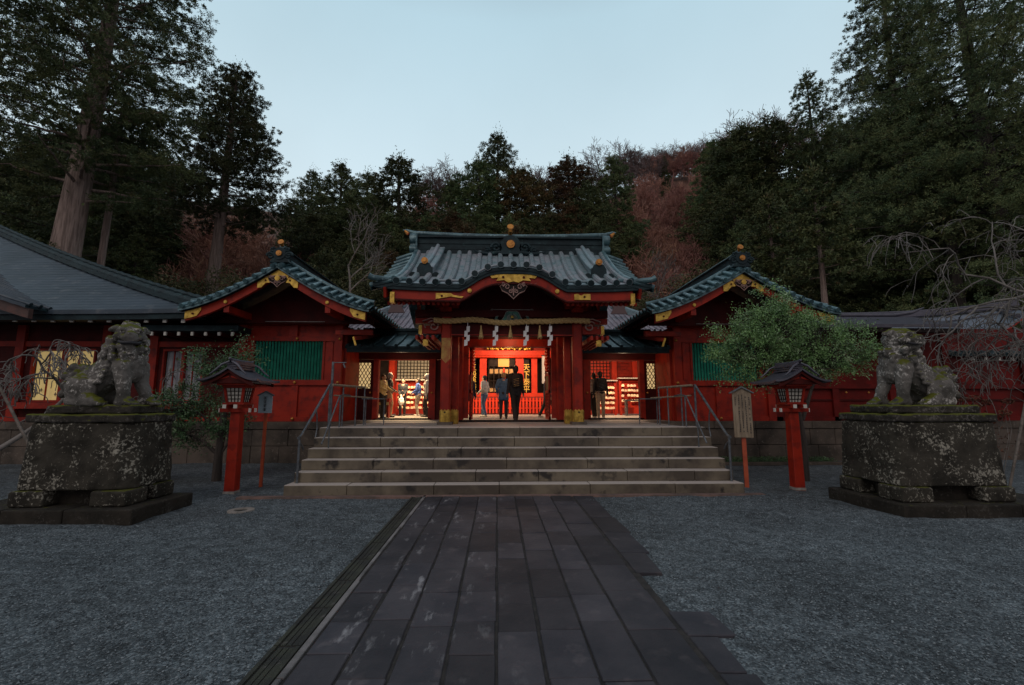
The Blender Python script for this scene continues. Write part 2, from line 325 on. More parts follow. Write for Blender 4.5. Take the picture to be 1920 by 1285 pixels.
# ------------------------------------------------------------------ ground
def ground_mat():
    m = bpy.data.materials.new('grey_gravel'); m.use_nodes = True; nt = m.node_tree; N = nt.nodes; L = nt.links
    b = N['Principled BSDF']; b.inputs['Roughness'].default_value = 0.75; b.inputs['Specular IOR Level'].default_value = 0.35
    g = N.new('ShaderNodeNewGeometry')
    v = N.new('ShaderNodeTexVoronoi'); v.inputs['Scale'].default_value = 62; L.new(g.outputs['Position'], v.inputs['Vector'])
    n1 = N.new('ShaderNodeTexNoise'); n1.inputs['Scale'].default_value = 0.8; n1.inputs['Detail'].default_value = 5; L.new(g.outputs['Position'], n1.inputs['Vector'])
    n2 = N.new('ShaderNodeTexNoise'); n2.inputs['Scale'].default_value = 7; n2.inputs['Detail'].default_value = 9; n2.inputs['Roughness'].default_value = 0.75; L.new(g.outputs['Position'], n2.inputs['Vector'])
    cr = N.new('ShaderNodeValToRGB'); L.new(v.outputs['Color'], cr.inputs[0])
    cr.color_ramp.elements[0].color = (0.024, 0.031, 0.036, 1); cr.color_ramp.elements[1].color = (0.25, 0.29, 0.31, 1)
    e = cr.color_ramp.elements.new(0.55); e.color = (0.100, 0.122, 0.136, 1)
    mp = N.new('ShaderNodeMapRange'); mp.inputs[1].default_value = 0.35; mp.inputs[2].default_value = 0.65; mp.inputs[3].default_value = 0.66; mp.inputs[4].default_value = 1.15; L.new(n1.outputs[0], mp.inputs[0])
    mp2 = N.new('ShaderNodeMapRange'); mp2.inputs[1].default_value = 0.36; mp2.inputs[2].default_value = 0.62; mp2.inputs[3].default_value = 0.40; mp2.inputs[4].default_value = 1.35; L.new(n2.outputs[0], mp2.inputs[0])
    mu = N.new('ShaderNodeMath'); mu.operation = 'MULTIPLY'; L.new(mp.outputs[0], mu.inputs[0]); L.new(mp2.outputs[0], mu.inputs[1])
    s = N.new('ShaderNodeVectorMath'); s.operation = 'SCALE'; L.new(cr.outputs[0], s.inputs[0]); L.new(mu.outputs[0], s.inputs[3])
    L.new(s.outputs[0], b.inputs['Base Color'])
    ad = N.new('ShaderNodeMath'); ad.operation = 'MULTIPLY_ADD'; L.new(v.outputs['Distance'], ad.inputs[0]); ad.inputs[1].default_value = -0.7
    sc2 = N.new('ShaderNodeMath'); sc2.operation = 'MULTIPLY'; sc2.inputs[1].default_value = 1.6; L.new(n2.outputs[0], sc2.inputs[0]); L.new(sc2.outputs[0], ad.inputs[2])
    bp = N.new('ShaderNodeBump'); bp.inputs['Strength'].default_value = 0.9; bp.inputs['Distance'].default_value = 0.02
    L.new(ad.outputs[0], bp.inputs['Height']); L.new(bp.outputs[0], b.inputs['Normal'])
    return m
M['gravel'] = ground_mat()
xs = np.concatenate([[-400, -120, -40], np.linspace(-14, 14, 141), [40, 120, 400]]); ys = np.concatenate([[-200, -40], np.linspace(-2, 14, 81), [60, 400]])
G = np.zeros((len(xs), len(ys), 3))
for i, x in enumerate(xs):
    for j, y in enumerate(ys):
        z = 0.0
        if abs(x) < 14 and -2 <= y <= 14:
            z = 0.024*mnoise.noise(Vector((x*0.9, y*0.9, 0)))+0.024*mnoise.noise(Vector((x*2.7, y*2.7, 3)))-0.010
            if -1.75 < x < 2.0: z = min(z, -0.004)
        G[i, j] = (x, y, z)
mb = MB(); mb.grid(G.transpose(1, 0, 2), True); struct('ground', mb, M['gravel'])

g = np.random.default_rng(17); n = 120000
px_ = np.concatenate([g.uniform(-9, -1.56, n//2), g.uniform(1.40, 9, n//2)]); py_ = 2.2+6.4*g.random(n)**1.5
keep = ~((px_ > 1.4) & (px_ < 1.74) & ~((py_ > 3.86) & (py_ < 4.69)) & (g.random(n) > .16)) & ~((px_ < -5.0) & (py_ > 6.7)) & ~((px_ > 5.8) & (py_ > 6.6)); px_, py_ = px_[keep], py_[keep]; n = len(px_)
s_ = g.uniform(.003, .0085, n)*(1+.03*py_); O = np.array([(1, 0, 0), (-1, 0, 0), (0, 1, 0), (0, -1, 0), (0, 0, 1), (0, 0, -1)], float)
th_ = g.uniform(0, 2*PI, n); sx, sy, sz = s_*g.uniform(.8, 1.5, n), s_*g.uniform(.7, 1.1, n), s_*g.uniform(.5, .8, n)
L_ = O[None]*np.stack([sx, sy, sz], 1)[:, None, :]+g.normal(size=(n, 6, 3))*s_[:, None, None]*.15
V = np.stack([L_[..., 0]*np.cos(th_)[:, None]-L_[..., 1]*np.sin(th_)[:, None], L_[..., 0]*np.sin(th_)[:, None]+L_[..., 1]*np.cos(th_)[:, None], L_[..., 2]], -1)
zz = np.array([0.024*mnoise.noise(Vector((x*0.9, y*0.9, 0)))+0.024*mnoise.noise(Vector((x*2.7, y*2.7, 3)))-0.009 for x, y in zip(px_, py_)])
V = V+np.stack([px_, py_, zz+.002], 1)[:, None, :]
F = np.array([(0, 2, 4), (2, 1, 4), (1, 3, 4), (3, 0, 4), (2, 0, 5), (1, 2, 5), (3, 1, 5), (0, 3, 5)])[None]+(np.arange(n)*6)[:, None, None]
mb = MB(); mb.add(V.reshape(-1, 3), F.reshape(-1, 3), False)
pm = mat('grey_pebbles', (.115, .128, .138), .8, spec=.3); nt = pm.node_tree; gg = nt.nodes.new('ShaderNodeNewGeometry'); cr = nt.nodes.new('ShaderNodeValToRGB'); nt.links.new(gg.outputs['Random Per Island'], cr.inputs[0])
cr.color_ramp.elements[0].color = (.030, .038, .045, 1); cr.color_ramp.elements[1].color = (.25, .285, .305, 1); e = cr.color_ramp.elements.new(.6); e.color = (.105, .126, .14, 1); nt.links.new(cr.outputs[0], nt.nodes['Principled BSDF'].inputs['Base Color'])
tag(mb.build('loose_gravel', pm), 'loose grey gravel stones lying either side of the path', 'gravel', kind='stuff')

def slab_mat():
    m = mat('damp_paving_slab', (0.052, 0.048, 0.056), 0.62, spec=.3, col2=(0.028, 0.028, 0.036), nscale=1.7, thr=(0.38, 0.62), bump=0.45, bscale=22, bdist=0.012, world=True, col3=(0.085, 0.074, 0.080), n3=4.5, thr3=(0.58, 0.75))
    nt = m.node_tree; N = nt.nodes; L = nt.links; b = N['Principled BSDF']
    src = b.inputs['Base Color'].links[0].from_socket
    g = N.new('ShaderNodeNewGeometry'); mp = N.new('ShaderNodeMapping'); mp.inputs['Scale'].default_value = (3.2, 1.0, 1); L.new(g.outputs['Position'], mp.inputs[0])
    n = N.new('ShaderNodeTexNoise'); n.inputs['Scale'].default_value = 1.9; n.inputs['Detail'].default_value = 8; n.inputs['Roughness'].default_value = 0.7; L.new(mp.outputs[0], n.inputs['Vector'])
    r = N.new('ShaderNodeMapRange'); r.inputs[1].default_value = 0.575; r.inputs[2].default_value = 0.70; L.new(n.outputs[0], r.inputs[0])
    s = N.new('ShaderNodeSeparateXYZ'); L.new(g.outputs['Position'], s.inputs[0])
    r2 = N.new('ShaderNodeMapRange'); r2.inputs[1].default_value = 0.3; r2.inputs[2].default_value = -0.5; L.new(s.outputs[0], r2.inputs[0])
    mu = N.new('ShaderNodeMath'); mu.operation = 'MULTIPLY'; L.new(r.outputs[0], mu.inputs[0]); L.new(r2.outputs[0], mu.inputs[1])
    x = N.new('ShaderNodeMix'); x.data_type = 'RGBA'; L.new(mu.outputs[0], x.inputs[0]); L.new(src, x.inputs[6]); x.inputs[7].default_value = (0.23, 0.225, 0.235, 1)
    vc = N.new('ShaderNodeVertexColor') if hasattr(bpy.types, 'ShaderNodeVertexColor') else N.new('ShaderNodeAttribute')
    ri = g.outputs['Random Per Island']; r3 = N.new('ShaderNodeMapRange'); r3.inputs[3].default_value = 0.62; r3.inputs[4].default_value = 1.38; L.new(ri, r3.inputs[0])
    sc_ = N.new('ShaderNodeVectorMath'); sc_.operation = 'SCALE'; L.new(x.outputs[2], sc_.inputs[0]); L.new(r3.outputs[0], sc_.inputs[3])
    L.new(sc_.outputs[0], b.inputs['Base Color']); N.remove(vc)
    return m
M['slab'] = slab_mat()
mb = MB()
jx = [-1.27, -0.965, -0.655, -0.325, 0.0, 0.31, 0.63, 0.95, 1.34]
for i in range(8):
    y = -2.0+R_.random()*0.8
    while y < 8.5:
        y2 = min(y+R_.uniform(0.42, 0.78), 8.56)
        if 8.56-y2 < 0.25: y2 = 8.56
        g = 0.0045; z = 0.014+R_.uniform(-0.003, 0.004); tx, ty = R_.uniform(-.003, .003), R_.uniform(-.003, .003)
        x0, x1 = jx[i]+g+R_.uniform(0, .010), jx[i+1]-g-R_.uniform(0, .010); w0 = R_.uniform(-.008, .006)
        mb.hexa([(x0, y+g, -.05), (x1+w0, y+g, -.05), (x0, y2-g, -.05), (x1+w0, y2-g, -.05), (x0, y+g, z), (x1+w0, y+g, z+tx), (x0, y2-g, z+ty), (x1+w0, y2-g, z+tx+ty)])
        y = y2
y = 3.1
for a, b_, x1 in ((-1.5, .2, 1.5), (.2, 2.0, 1.66), (2.02, 3.0, 1.60), (3.02, 3.45, 1.58), (3.47, 3.85, 1.70), (4.70, 5.3, 1.66), (5.32, 6.1, 1.70), (6.12, 6.9, 1.72), (6.92, 7.7, 1.71), (7.72, 8.56, 1.73)):
    mb.hexa([(1.37, a, -.05), (x1+R_.uniform(-.05, .03), a, -.05), (1.37, b_, -.05), (x1, b_, -.05), (1.37, a, .012), (x1+R_.uniform(-.05, .03), a, .006), (1.37, b_, .012), (x1, b_, .006)])
path = struct('path', mb, M['slab']); bevel(path, 0.006, 1)
mb = MB(); mb.box(-1.53, 1.40, -2, 8.6, -0.2, -0.004+0.006)
struct('path_bed', mb, mat('path_joint_grit', (0.014, 0.013, 0.013), 0.9, col2=(0.035, 0.03, 0.027), nscale=9, world=True, bump=0.6, bscale=60))
mb = MB()
y = -2
while y < 8.5:
    y2 = min(8.56, y+R_.uniform(1.5, 2.1)); mb.box(-1.325, -1.285+R_.uniform(-.006, .01), y, y2-.008, -.05, .018); y = y2
bevel(struct('kerb', mb, mat('pale_kerb', (0.20, 0.185, 0.185), 0.7, col2=(0.09, 0.085, 0.085), nscale=2.4, thr=(.45, .62), world=True, bump=.4, bscale=30)), .004, 1)
mb = MB()
for k in range(18):
    a = -1.9+k*0.59
    if a > 8.4: break
    b_ = min(a+.58, 8.5)
    mb.box(-1.525, -1.495, a, b_, -.05, .016); mb.box(-1.365, -1.338, a, b_, -.05, .016)
    for q in range(3): mb.box(-1.483+q*.040, -1.452+q*.040, a+.01, b_-.01, -.05, .008)
struct('drain_channel', mb, mat('mossy_drain_cover', (0.030, 0.032, 0.020), 0.8, col2=(0.014, 0.014, 0.012), nscale=5, world=True, col3=(0.09, 0.08, 0.075), n3=8, thr3=(.6, .7), bump=.5, bscale=40))

# ------------------------------------------------------------------ stair and terrace
ZP = 1.15; RI = ZP/6; TR = 0.275; Y0 = 8.62; XL, XR = -3.80, 4.55
st = thing('stone_stairs', (CX, Y0, 0), 'broad flight of six weathered stone steps leading up to the red gate', 'stairs')
for k in range(6):
    mb = MB(); x = XL+(0.0 if k else -0.06); xe = XR+(0.0 if k else 0.06)
    cuts = [x]; 
    while cuts[-1] < xe-1.0: cuts.append(cuts[-1]+R_.uniform(1.1, 1.9))
    if xe-cuts[-1] < .5: cuts.pop()
    cuts.append(xe)
    for a, b_ in zip(cuts[:-1], cuts[1:]):
        yy = Y0+k*TR+R_.uniform(-.004, .004); z0, z1 = k*RI-(0.02 if k == 0 else -0.001), (k+1)*RI
        mb.box(a+.003, b_-.003, yy, 10.02 if k < 5 else 10.5, z0, z1+R_.uniform(-.003, .002))
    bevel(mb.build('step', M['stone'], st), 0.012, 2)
mb = MB(); mb.box(-4.6, 4.9, 8.45, 8.60, -.04, .018)
struct('edging', mb, mat('pink_edging', (0.20, 0.12, 0.10), .7, col2=(.10, .07, .06), nscale=3, world=True))
mb = MB(); mb.box(XL, XR, 10.5, 13.45, 0.0, ZP-.003)
mb.box(-40, 45, 13.75, 60, -.3, ZP-.004)
struct('terrace', mb, M['court'])
# plinth: coursed stone
def plinth(x0, x1, y, name='plinth_wall'):
    mb = MB(); z = -.05; rows = [(-.05, .46), (.465, .93), (.935, ZP)]
    for ri, (a, b_) in enumerate(rows):
        x = x0
        while x < x1-.01:
            x2 = min(x1, x+(R_.uniform(.55, 1.1) if ri < 2 else R_.uniform(1.2, 2.2)))
            if x1-x2 < .3: x2 = x1
            pr = -.03 if ri == 2 else R_.uniform(-.008, .012)
            mb.box(x+.004, x2-.004, y+pr, y+.5, a+.003, b_-.003); x = x2
    return mb
pl = thing('plinth_wall', (-9, 13.45, 0), 'coursed brown stone plinth under the left wing, left of the stairs', 'stone wall')
bevel(plinth(-26, XL-.0, 13.45).build('masonry', M['plinth'], pl), .012, 2)
pl = thing('plinth_wall', (12, 13.45, 0), 'coursed dark stone plinth under the right wing, behind the red lantern', 'stone wall')
bevel(plinth(XR, 30, 13.45).build('masonry', M['plinth'], pl), .012, 2)
mb = MB()
for (xa, xb, sgn) in ((XL-.02, XL+.3, 1), (XR-.3, XR+.02, -1)):
    y = 10.03
    while y < 13.4:
        y2 = min(13.43, y+R_.uniform(.6, 1.0))
        for a, b_ in ((0, .46), (.465, .93), (.935, ZP+.001)): mb.box(xa, xb, y+.004, y2-.004, a, b_-.003)
        y = y2
pl = thing('terrace_side_wall', (CX, 11, 0), 'short stone side walls of the landing behind the handrails', 'stone wall')
mb.build('masonry', M['plinth'], pl)
# thin moss bed and long ledge on the right, in front of the plinth
mb = MB(); mb.box(5.2, 14, 12.55, 12.7, -.02, .07); tag(bevel(mb.build('stone_ledge', M['plinth']), .01), 'long low stone ledge before the right plinth wall', 'ledge')

# ------------------------------------------------------------------ hill
def hill_z(x, y):
    t = max(0.0, (y-31)/70.0); s = t*t*(3-2*t) if t < 1 else 1.0+(t-1)*0.15
    side = 1.0+0.0095*min(26, max(0, x-8))+0.0015*max(0, -x-20)
    z = ZP-.3+41*s*side+ (2.2*mnoise.noise(Vector((x*.035, y*.05, 1)))+0.7*mnoise.noise(Vector((x*.15, y*.15, 5))))*min(1, t*5)
    return z
hx = np.linspace(-170, 190, 110); hy = np.linspace(31, 190, 70)
G = np.array([[(x, y, hill_z(x, y)) for x in hx] for y in hy])
mb = MB(); mb.grid(G, True)
struct('hill', mb, mat('leaf_litter_hillside', (0.16, 0.078, 0.054), .95, col2=(0.080, 0.046, 0.034), nscale=.25, thr=(.4, .6), col3=(0.22, 0.11, 0.075), n3=1.4, thr3=(.5, .7), world=True, bump=1.0, bscale=2.5, bdist=.5))

# ------------------------------------------------------------------ small ornaments
def gold_disc(mb, c, r, th=.03, axis=1, mi=0):
    a = np.array(c, float); d = np.zeros(3); d[axis] = th/2
    mb.tube([a-d, a+d], r, 14, True, mi)
    mb.tube([a-d*1.6, a-d*.9], r*.55, 12, True, mi)
def spiral(mb, c, r, turns, y, rad, sgn=1, a0=0, mi=0, n=22):
    P = [(c[0]+sgn*r*(1-k/n*.8)*math.cos(a0+turns*2*PI*k/n), y, c[1]+r*(1-k/n*.8)*math.sin(a0+turns*2*PI*k/n)) for k in range(n+1)]
    mb.tube(P, rad, 5, True, mi)
def pendant(name, x, y, z, sc_, parent, cols=True):
    """heart-shaped gable pendant of scrolls: top centre at z"""
    mb = MB()
    pts = [(0, 0), (.30, -.02), (.40, -.12), (.33, -.26), (.17, -.33), (0, -.50), (-.17, -.33), (-.33, -.26), (-.40, -.12), (-.30, -.02)]
    mb.prism([(x+p[0]*sc_, z+p[1]*sc_) for p in pts][::-1], y, y+.05)
    o = mb.build(name, M['black'], parent)
    m2 = MB(); q = [(x+p[0]*sc_, y-.012, z+p[1]*sc_) for p in pts]; m2.tube(q+[q[0]], .013*sc_+.004, 5, False)
    for s in (-1, 1):
        for (cx, cz, r, a0) in ((.20, -.13, .10, 0), (.09, -.26, .07, 2), (.31, -.06, .06, 1)):
            spiral(m2, (x+s*cx*sc_, z+cz*sc_), r*sc_, 1.3, y-.02, .011*sc_+.004, s, a0)
    m2.tube([(x, y-.02, z-.40*sc_), (x, y-.02, z-.12*sc_)], .014*sc_+.003, 5)
    for s in (-1, 1):
        m2.tube([(x+s*.42*sc_, y-.01, z-.06*sc_), (x+s*.52*sc_, y-.01, z-.02*sc_), (x+s*.62*sc_, y-.01, z-.06*sc_), (x+s*.70*sc_, y-.01, z-.01*sc_)], .012*sc_+.003, 5)
    m2.build('scrollwork', M['scroll'], o)
    return o
def frog_strut(x, y, z, sc_, parent):
    mb = MB()
    half = [(0, .30), (.10, .31), (.17, .27), (.22, .15), (.28, .06), (.36, .05), (.40, .12), (.36, .17), (.44, .16), (.47, .08), (.42, 0), (.30, -.01), (0, -.01)]
    poly = [(x+p[0]*sc_, z+p[1]*sc_) for p in half]+[(x-p[0]*sc_, z+p[1]*sc_) for p in half[::-1][1:-1]]
    mb.prism(poly[::-1], y, y+.06)
    o = mb.build('frog_leg_strut', M['carvegreen'], parent)
    m2 = MB()
    for s in (-1, 1):
        for k in range(4): m2.tube([(x+s*(.04+.035*k)*sc_, y-.01, z+.02*sc_), (x+s*(.03+.03*k)*sc_, y-.012, z+(.24-.02*k)*sc_)], .008*sc_, 4)
        m2.tube([(x+s*p[0]*sc_, y-.008, z+p[1]*sc_) for p in half], .010*sc_, 5)
        m2.ball((x+s*.52*sc_, y, z+.02*sc_), .025*sc_, 6)
    m2.build('carved_rim', M['paleline'], o)
    m3 = MB(); m3.ball((x, y-.02, z+.14*sc_), (.05*sc_, .02, .05*sc_), 8); m3.build('gilt_boss', M['gold'], o)
    return o
def studs(name, pts, r, parent, axis=1, m='brass'):
    for p in pts:
        mb = MB(); rr = [r, r, r]; rr[axis] = r*.8; mb.ball(p, rr, 10); mb.build(name, M[m], parent)

# ------------------------------------------------------------------ the gate
gate = thing('shrine_gate', (CX, 13.2, ZP), 'red lacquered shrine gate with an undulating copper gable, at the head of the stone stairs', 'gate')
YF, YM, YB = 11.5, 13.2, 14.9
RZ = 6.05; EZ = 4.40; YR, YE = 13.0, 10.28
def bump_k(x):
    a = abs(x)/1.32
    return math.cos(PI/2*min(1, a)**1.7)**2 if a < 1 else 0.0
def front(s, t, kara=True):
    """s = x offset from axis"""
    y = YR+(YE-YR)*t
    z = RZ-(RZ-EZ)*(1.38*t-.38*t*t)
    a = abs(s)/3.3; z += .10*a**5*t
    if kara:
        k = bump_k(s)
        if k > 0: z = max(z, EZ+.43*k+.10*k*(1-t)) if k > .02 else z
    return (CX+s, y, z)
def back(s, t):
    x, y, z = front(s, t, False); return (x, 2*YM-y, z)
mb = MB(); tiled(mb, lambda s, t: front(s, t), -2.78, 2.78, 34, .30, .072, .012, .09)
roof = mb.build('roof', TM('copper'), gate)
mb = MB(); tiled(mb, back, -2.78, 2.78, 12, .30, .062, .012, .09); mb.build('rear_slope', TM('copper'), gate)
# verges with cross tiles
for s in (-1, 1):
    mb = MB()
    for fn, nm in ((front, 'f'), (back, 'b')):
        T = np.linspace(0, 1, 25)
        A = []; B = []
        for t in T:
            p = np.array(fn(s*2.78, t)); q = p+np.array([s*.50, 0, -.20+.09*t**4]); A.append(p); B.append(q)
        A = np.array(A); B = np.array(B); mb.grid(np.array([A, B]) if s*(1 if nm == 'f' else -1) > 0 else np.array([B, A]), False)
        A2 = A.copy(); B2 = B.copy(); A2[:, 2] -= .08; B2[:, 2] -= .10; mb.grid(np.array([B2, A2]), False); mb.grid(np.array([B, B2]), False)
        for k in range(11):
            t = .02+k*.095; p = np.array(fn(s*2.72, t)); q = p+np.array([s*.60, 0, -.22+.09*t**4]); up = np.array([0, 0, .05])
            mb.tube([p+up, (p+q)/2+up*1.2, q+up], np.array([.055, .058, .064]), 8)
        mb.tube([np.array(fn(s*2.76, t))+np.array([0, 0, .08]) for t in T], .07, 8)
    mb.build('verge', M['copperteal'], gate)
    # corner roll that flicks out at the eave
    mb = MB(); p = np.array(front(s*3.1, 1))
    mb.tube([p+np.array([-s*.55, .35, .14]), p+np.array([-s*.2, .08, .05]), p+np.array([s*.12, -.04, .05]), p+np.array([s*.22, -.06, .09])], np.array([.05, .06, .068, .075]), 8)
    mb.build('corner_roll', M['copperteal'], gate)
    # descending ridge
    mb = MB(); path_ = [np.array(front(s*(2.12+.10*t/.62), t))+np.array([0, 0, .16]) for t in np.linspace(.03, .62, 12)]
    for i in range(len(path_)-1): mb.bar(path_[i], path_[i+1]+(path_[i+1]-path_[i])*.02, .34, .15)
    for dx in (-.17, .17): mb.tube([p+np.array([dx, 0, .05]) for p in path_], .038, 6)
    mb.tube([p+np.array([0, -.0, .12]) for p in path_], .058, 8)
    dr = mb.build('descending_ridge', M['copper'], gate)
    mb = MB(); e = path_[-1]
    mb.prism([(e[0]+a, e[2]+b_) for a, b_ in ((-.20, -.22), (.20, -.22), (.19, .02), (.12, .14), (0, .17), (-.12, .14), (-.19, .02))][::-1], e[1]-.11, e[1]-.02)
    mb.tube([(e[0]-.29, e[1]+.1, e[2]-.16), (e[0]-.29, e[1]-.12, e[2]-.18)], .09, 10); mb.tube([(e[0]+.29, e[1]+.1, e[2]-.16), (e[0]+.29, e[1]-.12, e[2]-.18)], .09, 10)
    mb.build('ridge_end_tile', M['copperdark'], dr)
    mb = MB(); gold_disc(mb, (e[0], e[1]-.10, e[2]+.20), .085, .10); mb.build('gilt_cap', M['brass'], dr)
# soft-curved eave band over the porch gable (side rolls running down the cusped gable)
mb = MB()
for s in (-1, 1):
    pts = []
    for a in np.linspace(.34, 1.75, 14):
        p = np.array(front(s*a, .965)); pts.append(p+np.array([0, 0, .07]))
    mb.tube(pts, .032, 6)
    for a in (.62, .85, 1.06, 1.25):
        pass
mb.build('cusped_edge_roll', M['copper'], roof)
# main ridge
mb = MB()
mb.box(CX-2.78, CX+2.78, YM-.20, YM+.20, 5.95, 6.20)
mb.box(CX-2.80, CX+2.80, YM-.17, YM+.17, 6.20, 6.54); mb.box(CX-2.84, CX+2.84, YM-.24, YM+.24, 6.54, 6.59)
mb.box(CX-2.82, CX+2.82, YM-.21, YM+.21, 6.18, 6.22); mb.box(CX-2.82, CX+2.82, YM-.19, YM+.19, 6.36, 6.39)
ridge = mb.build('ridge', M['copperdark'], gate)
mb = MB(); mb.tube([(CX+x, YM, 6.655+.010*abs(x)**2+ (0.07 if abs(x) > 3.1 else 0)) for x in (-3.22, -3.12, -2.9, -2, -1, 0, 1, 2, 2.9, 3.12, 3.22)], np.array([.02, .045, .07, .075, .075, .075, .075, .075, .07, .045, .02]), 10)
mb.build('ridge_roll', M['copperteal'], ridge)
for s in (-1, 1):
    mb = MB(); x = CX+s*2.86
    mb.tube([(x-.10, YM-.16, 6.50), (x+.10, YM-.16, 6.50)], .16, 14); mb.box(x-.09, x+.09, YM-.2, YM+.2, 6.0, 6.55)
    mb.tube([(x-.09, YM-.24, 6.16), (x+.09, YM-.24, 6.16)], .11, 12); mb.tube([(x-s*.10, YM-.30, 6.62), (x-s*.10, YM-.28, 6.35), (x-s*.10, YM-.24, 6.15), (x-s*.10, YM-.33, 6.02)], .028, 6)
    mb.build('ridge_end_tile', M['copperteal'], ridge)
    mb = MB(); mb.tube([(CX+s*3.06, YM-.05, 6.70), (CX+s*3.16, YM-.05, 6.80)], np.array([.06, .03]), 8); mb.build('gilt_cap', M['brass'], ridge)
mb = MB()
mb.prism([(CX+a, b_) for a, b_ in ((-.32, 5.98), (.32, 5.98), (.25, 6.16), (.30, 6.34), (.16, 6.52), (0, 6.56), (-.16, 6.52), (-.30, 6.34), (-.25, 6.16))][::-1], YM-.42, YM-.2)
for s in (-1, 1):
    spiral(mb, (CX+s*.42, 6.20), .15, 1.4, YM-.34, .045, s, 0); spiral(mb, (CX+s*.68, 6.10), .10, 1.4, YM-.32, .035, s, 1)
    mb.tube([(CX+s*.3, YM-.33, 6.06), (CX+s*.6, YM-.33, 6.01), (CX+s*.95, YM-.33, 6.04), (CX+s*1.05, YM-.33, 6.12)], np.array([.07, .06, .045, .015]), 6)
orn = mb.build('ridge_crest', M['copperdark'], ridge)
mb = MB(); gold_disc(mb, (CX, YM-.45, 6.27), .12, .05); mb.build('gilt_crest', M['brass'], orn)
mb = MB(); mb.tube([(CX, YM+.15, 6.66), (CX, YM-.02, 6.74), (CX, YM-.2, 6.83), (CX, YM-.30, 6.87)], np.array([.06, .06, .075, .10]), 10); mb.tube([(CX, YM-.28, 6.78), (CX, YM-.28, 6.70)], np.array([.055, .03]), 8)
mb.build('finial', M['brass'], ridge)
# eave edge boards following the cusped line
X_ = np.linspace(-3.25, 3.25, 105)
zt = [front(x, 1)[2] for x in X_]
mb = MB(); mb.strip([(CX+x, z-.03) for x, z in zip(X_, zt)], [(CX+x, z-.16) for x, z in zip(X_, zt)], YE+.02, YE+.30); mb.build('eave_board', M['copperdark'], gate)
mb = MB(); xb = [(x, z) for x, z in zip(X_, zt) if abs(x) < 2.85]
mb.strip([(CX+x, z-.16) for x, z in xb], [(CX+x, z-.36-.10*bump_k(x)*0) for x, z in xb], YE+.08, YE+.20); bbd = mb.build('bargeboard', M['red'], gate)
mb = MB(); mb.strip([(CX+x, z-.362) for x, z in xb], [(CX+x, z-.395) for x, z in xb], YE+.07, YE+.18); mb.build('bargeboard_rim', M['darkred'], bbd)
# gilt plates on it
def plate(pts, y, name, parent, th=.02, m='gold'):
    mb = MB(); mb.prism([(CX+a, b_) for a, b_ in pts][::-1], y, y+th); return mb.build(name, M[m], parent)
zc = EZ+.43
g = plate([(-.55, zc-.215), (-.40, zc-.17), (.40, zc-.17), (.55, zc-.215), (.50, zc-.27), (.36, zc-.25), (.40, zc-.33), (.22, zc-.31), (.12, zc-.37), (0, zc-.34), (-.12, zc-.37), (-.22, zc-.31), (-.40, zc-.33), (-.36, zc-.25), (-.50, zc-.27)], YE+.045, 'gilt_plate', gate)
mb = MB()
for a in (-.24, .24): mb.tube([(CX+a, YE+.04, zc-.245), (CX+a, YE+.03, zc-.245)], .03, 8)
mb.build('rivet', M['darkred'], g)
for s in (-1, 1):
    q = [(1.42, 4.03), (1.80, 4.03), (1.80, 4.17), (1.66, 4.175), (1.58, 4.13), (1.50, 4.175), (1.42, 4.16)] if s > 0 else [(1.20, 4.05), (1.45, 4.09), (1.80, 4.03), (1.80, 4.17), (1.45, 4.165), (1.38, 4.12), (1.16, 4.09)]
    q = [(s*a, b_+.03) for a, b_ in q]
    g = plate(q if s > 0 else q[::-1], YE+.05, 'gilt_plate', gate)
    mb = MB(); mb.tube([(CX+s*1.66, YE+.045, 4.13), (CX+s*1.66, YE+.035, 4.13)], .028, 8); mb.build('rivet', M['darkred'], g)
    z_ = front(s*1.02, 1)[2]-.26; mb = MB(); gold_disc(mb, (CX+s*1.02, YE+.055, z_), .05, .04); mb.build('gilt_boss', M['gold'], gate)
    mb = MB(); mb.box(CX+s*2.80-.05, CX+s*2.80+.05, YE+.05, YE+.25, 3.97, 4.22); mb.build('gilt_end_cap', M['gold'], gate)
pendant('gable_pendant', CX, YE+.10, zc-.36, .78, gate)
# rafters with red ends below the straight eaves
mb = MB()
for s in (-1, 1):
    for k in range(15):
        x = CX+s*(1.30+k*.115); mb.bar((x, YE+.22, 3.955+.035), (x, YF+.3, 4.45), .062, .075)
mb.build('rafters', M['red'], gate)
mb = MB(); mb.hexa([(CX-3.1, YE+.32, 4.16), (CX+3.1, YE+.32, 4.16), (CX-3.1, YM, 5.8), (CX+3.1, YM, 5.8), (CX-3.1, YE+.32, 4.18), (CX+3.1, YE+.32, 4.18), (CX-3.1, YM, 5.82), (CX+3.1, YM, 5.82)])
soff = [p for p in ()]; mb = MB()
for s in (-1, 1):
    a, b_ = (1.25, 3.05) if s > 0 else (-3.05, -1.25)
    mb.hexa([(CX+a, YE+.3, 4.08), (CX+b_, YE+.3, 4.08), (CX+a, YM, 5.5), (CX+b_, YM, 5.5), (CX+a, YE+.3, 4.10), (CX+b_, YE+.3, 4.10), (CX+a, YM, 5.52), (CX+b_, YM, 5.52)])
mb.build('soffit', M['darkred'], gate)
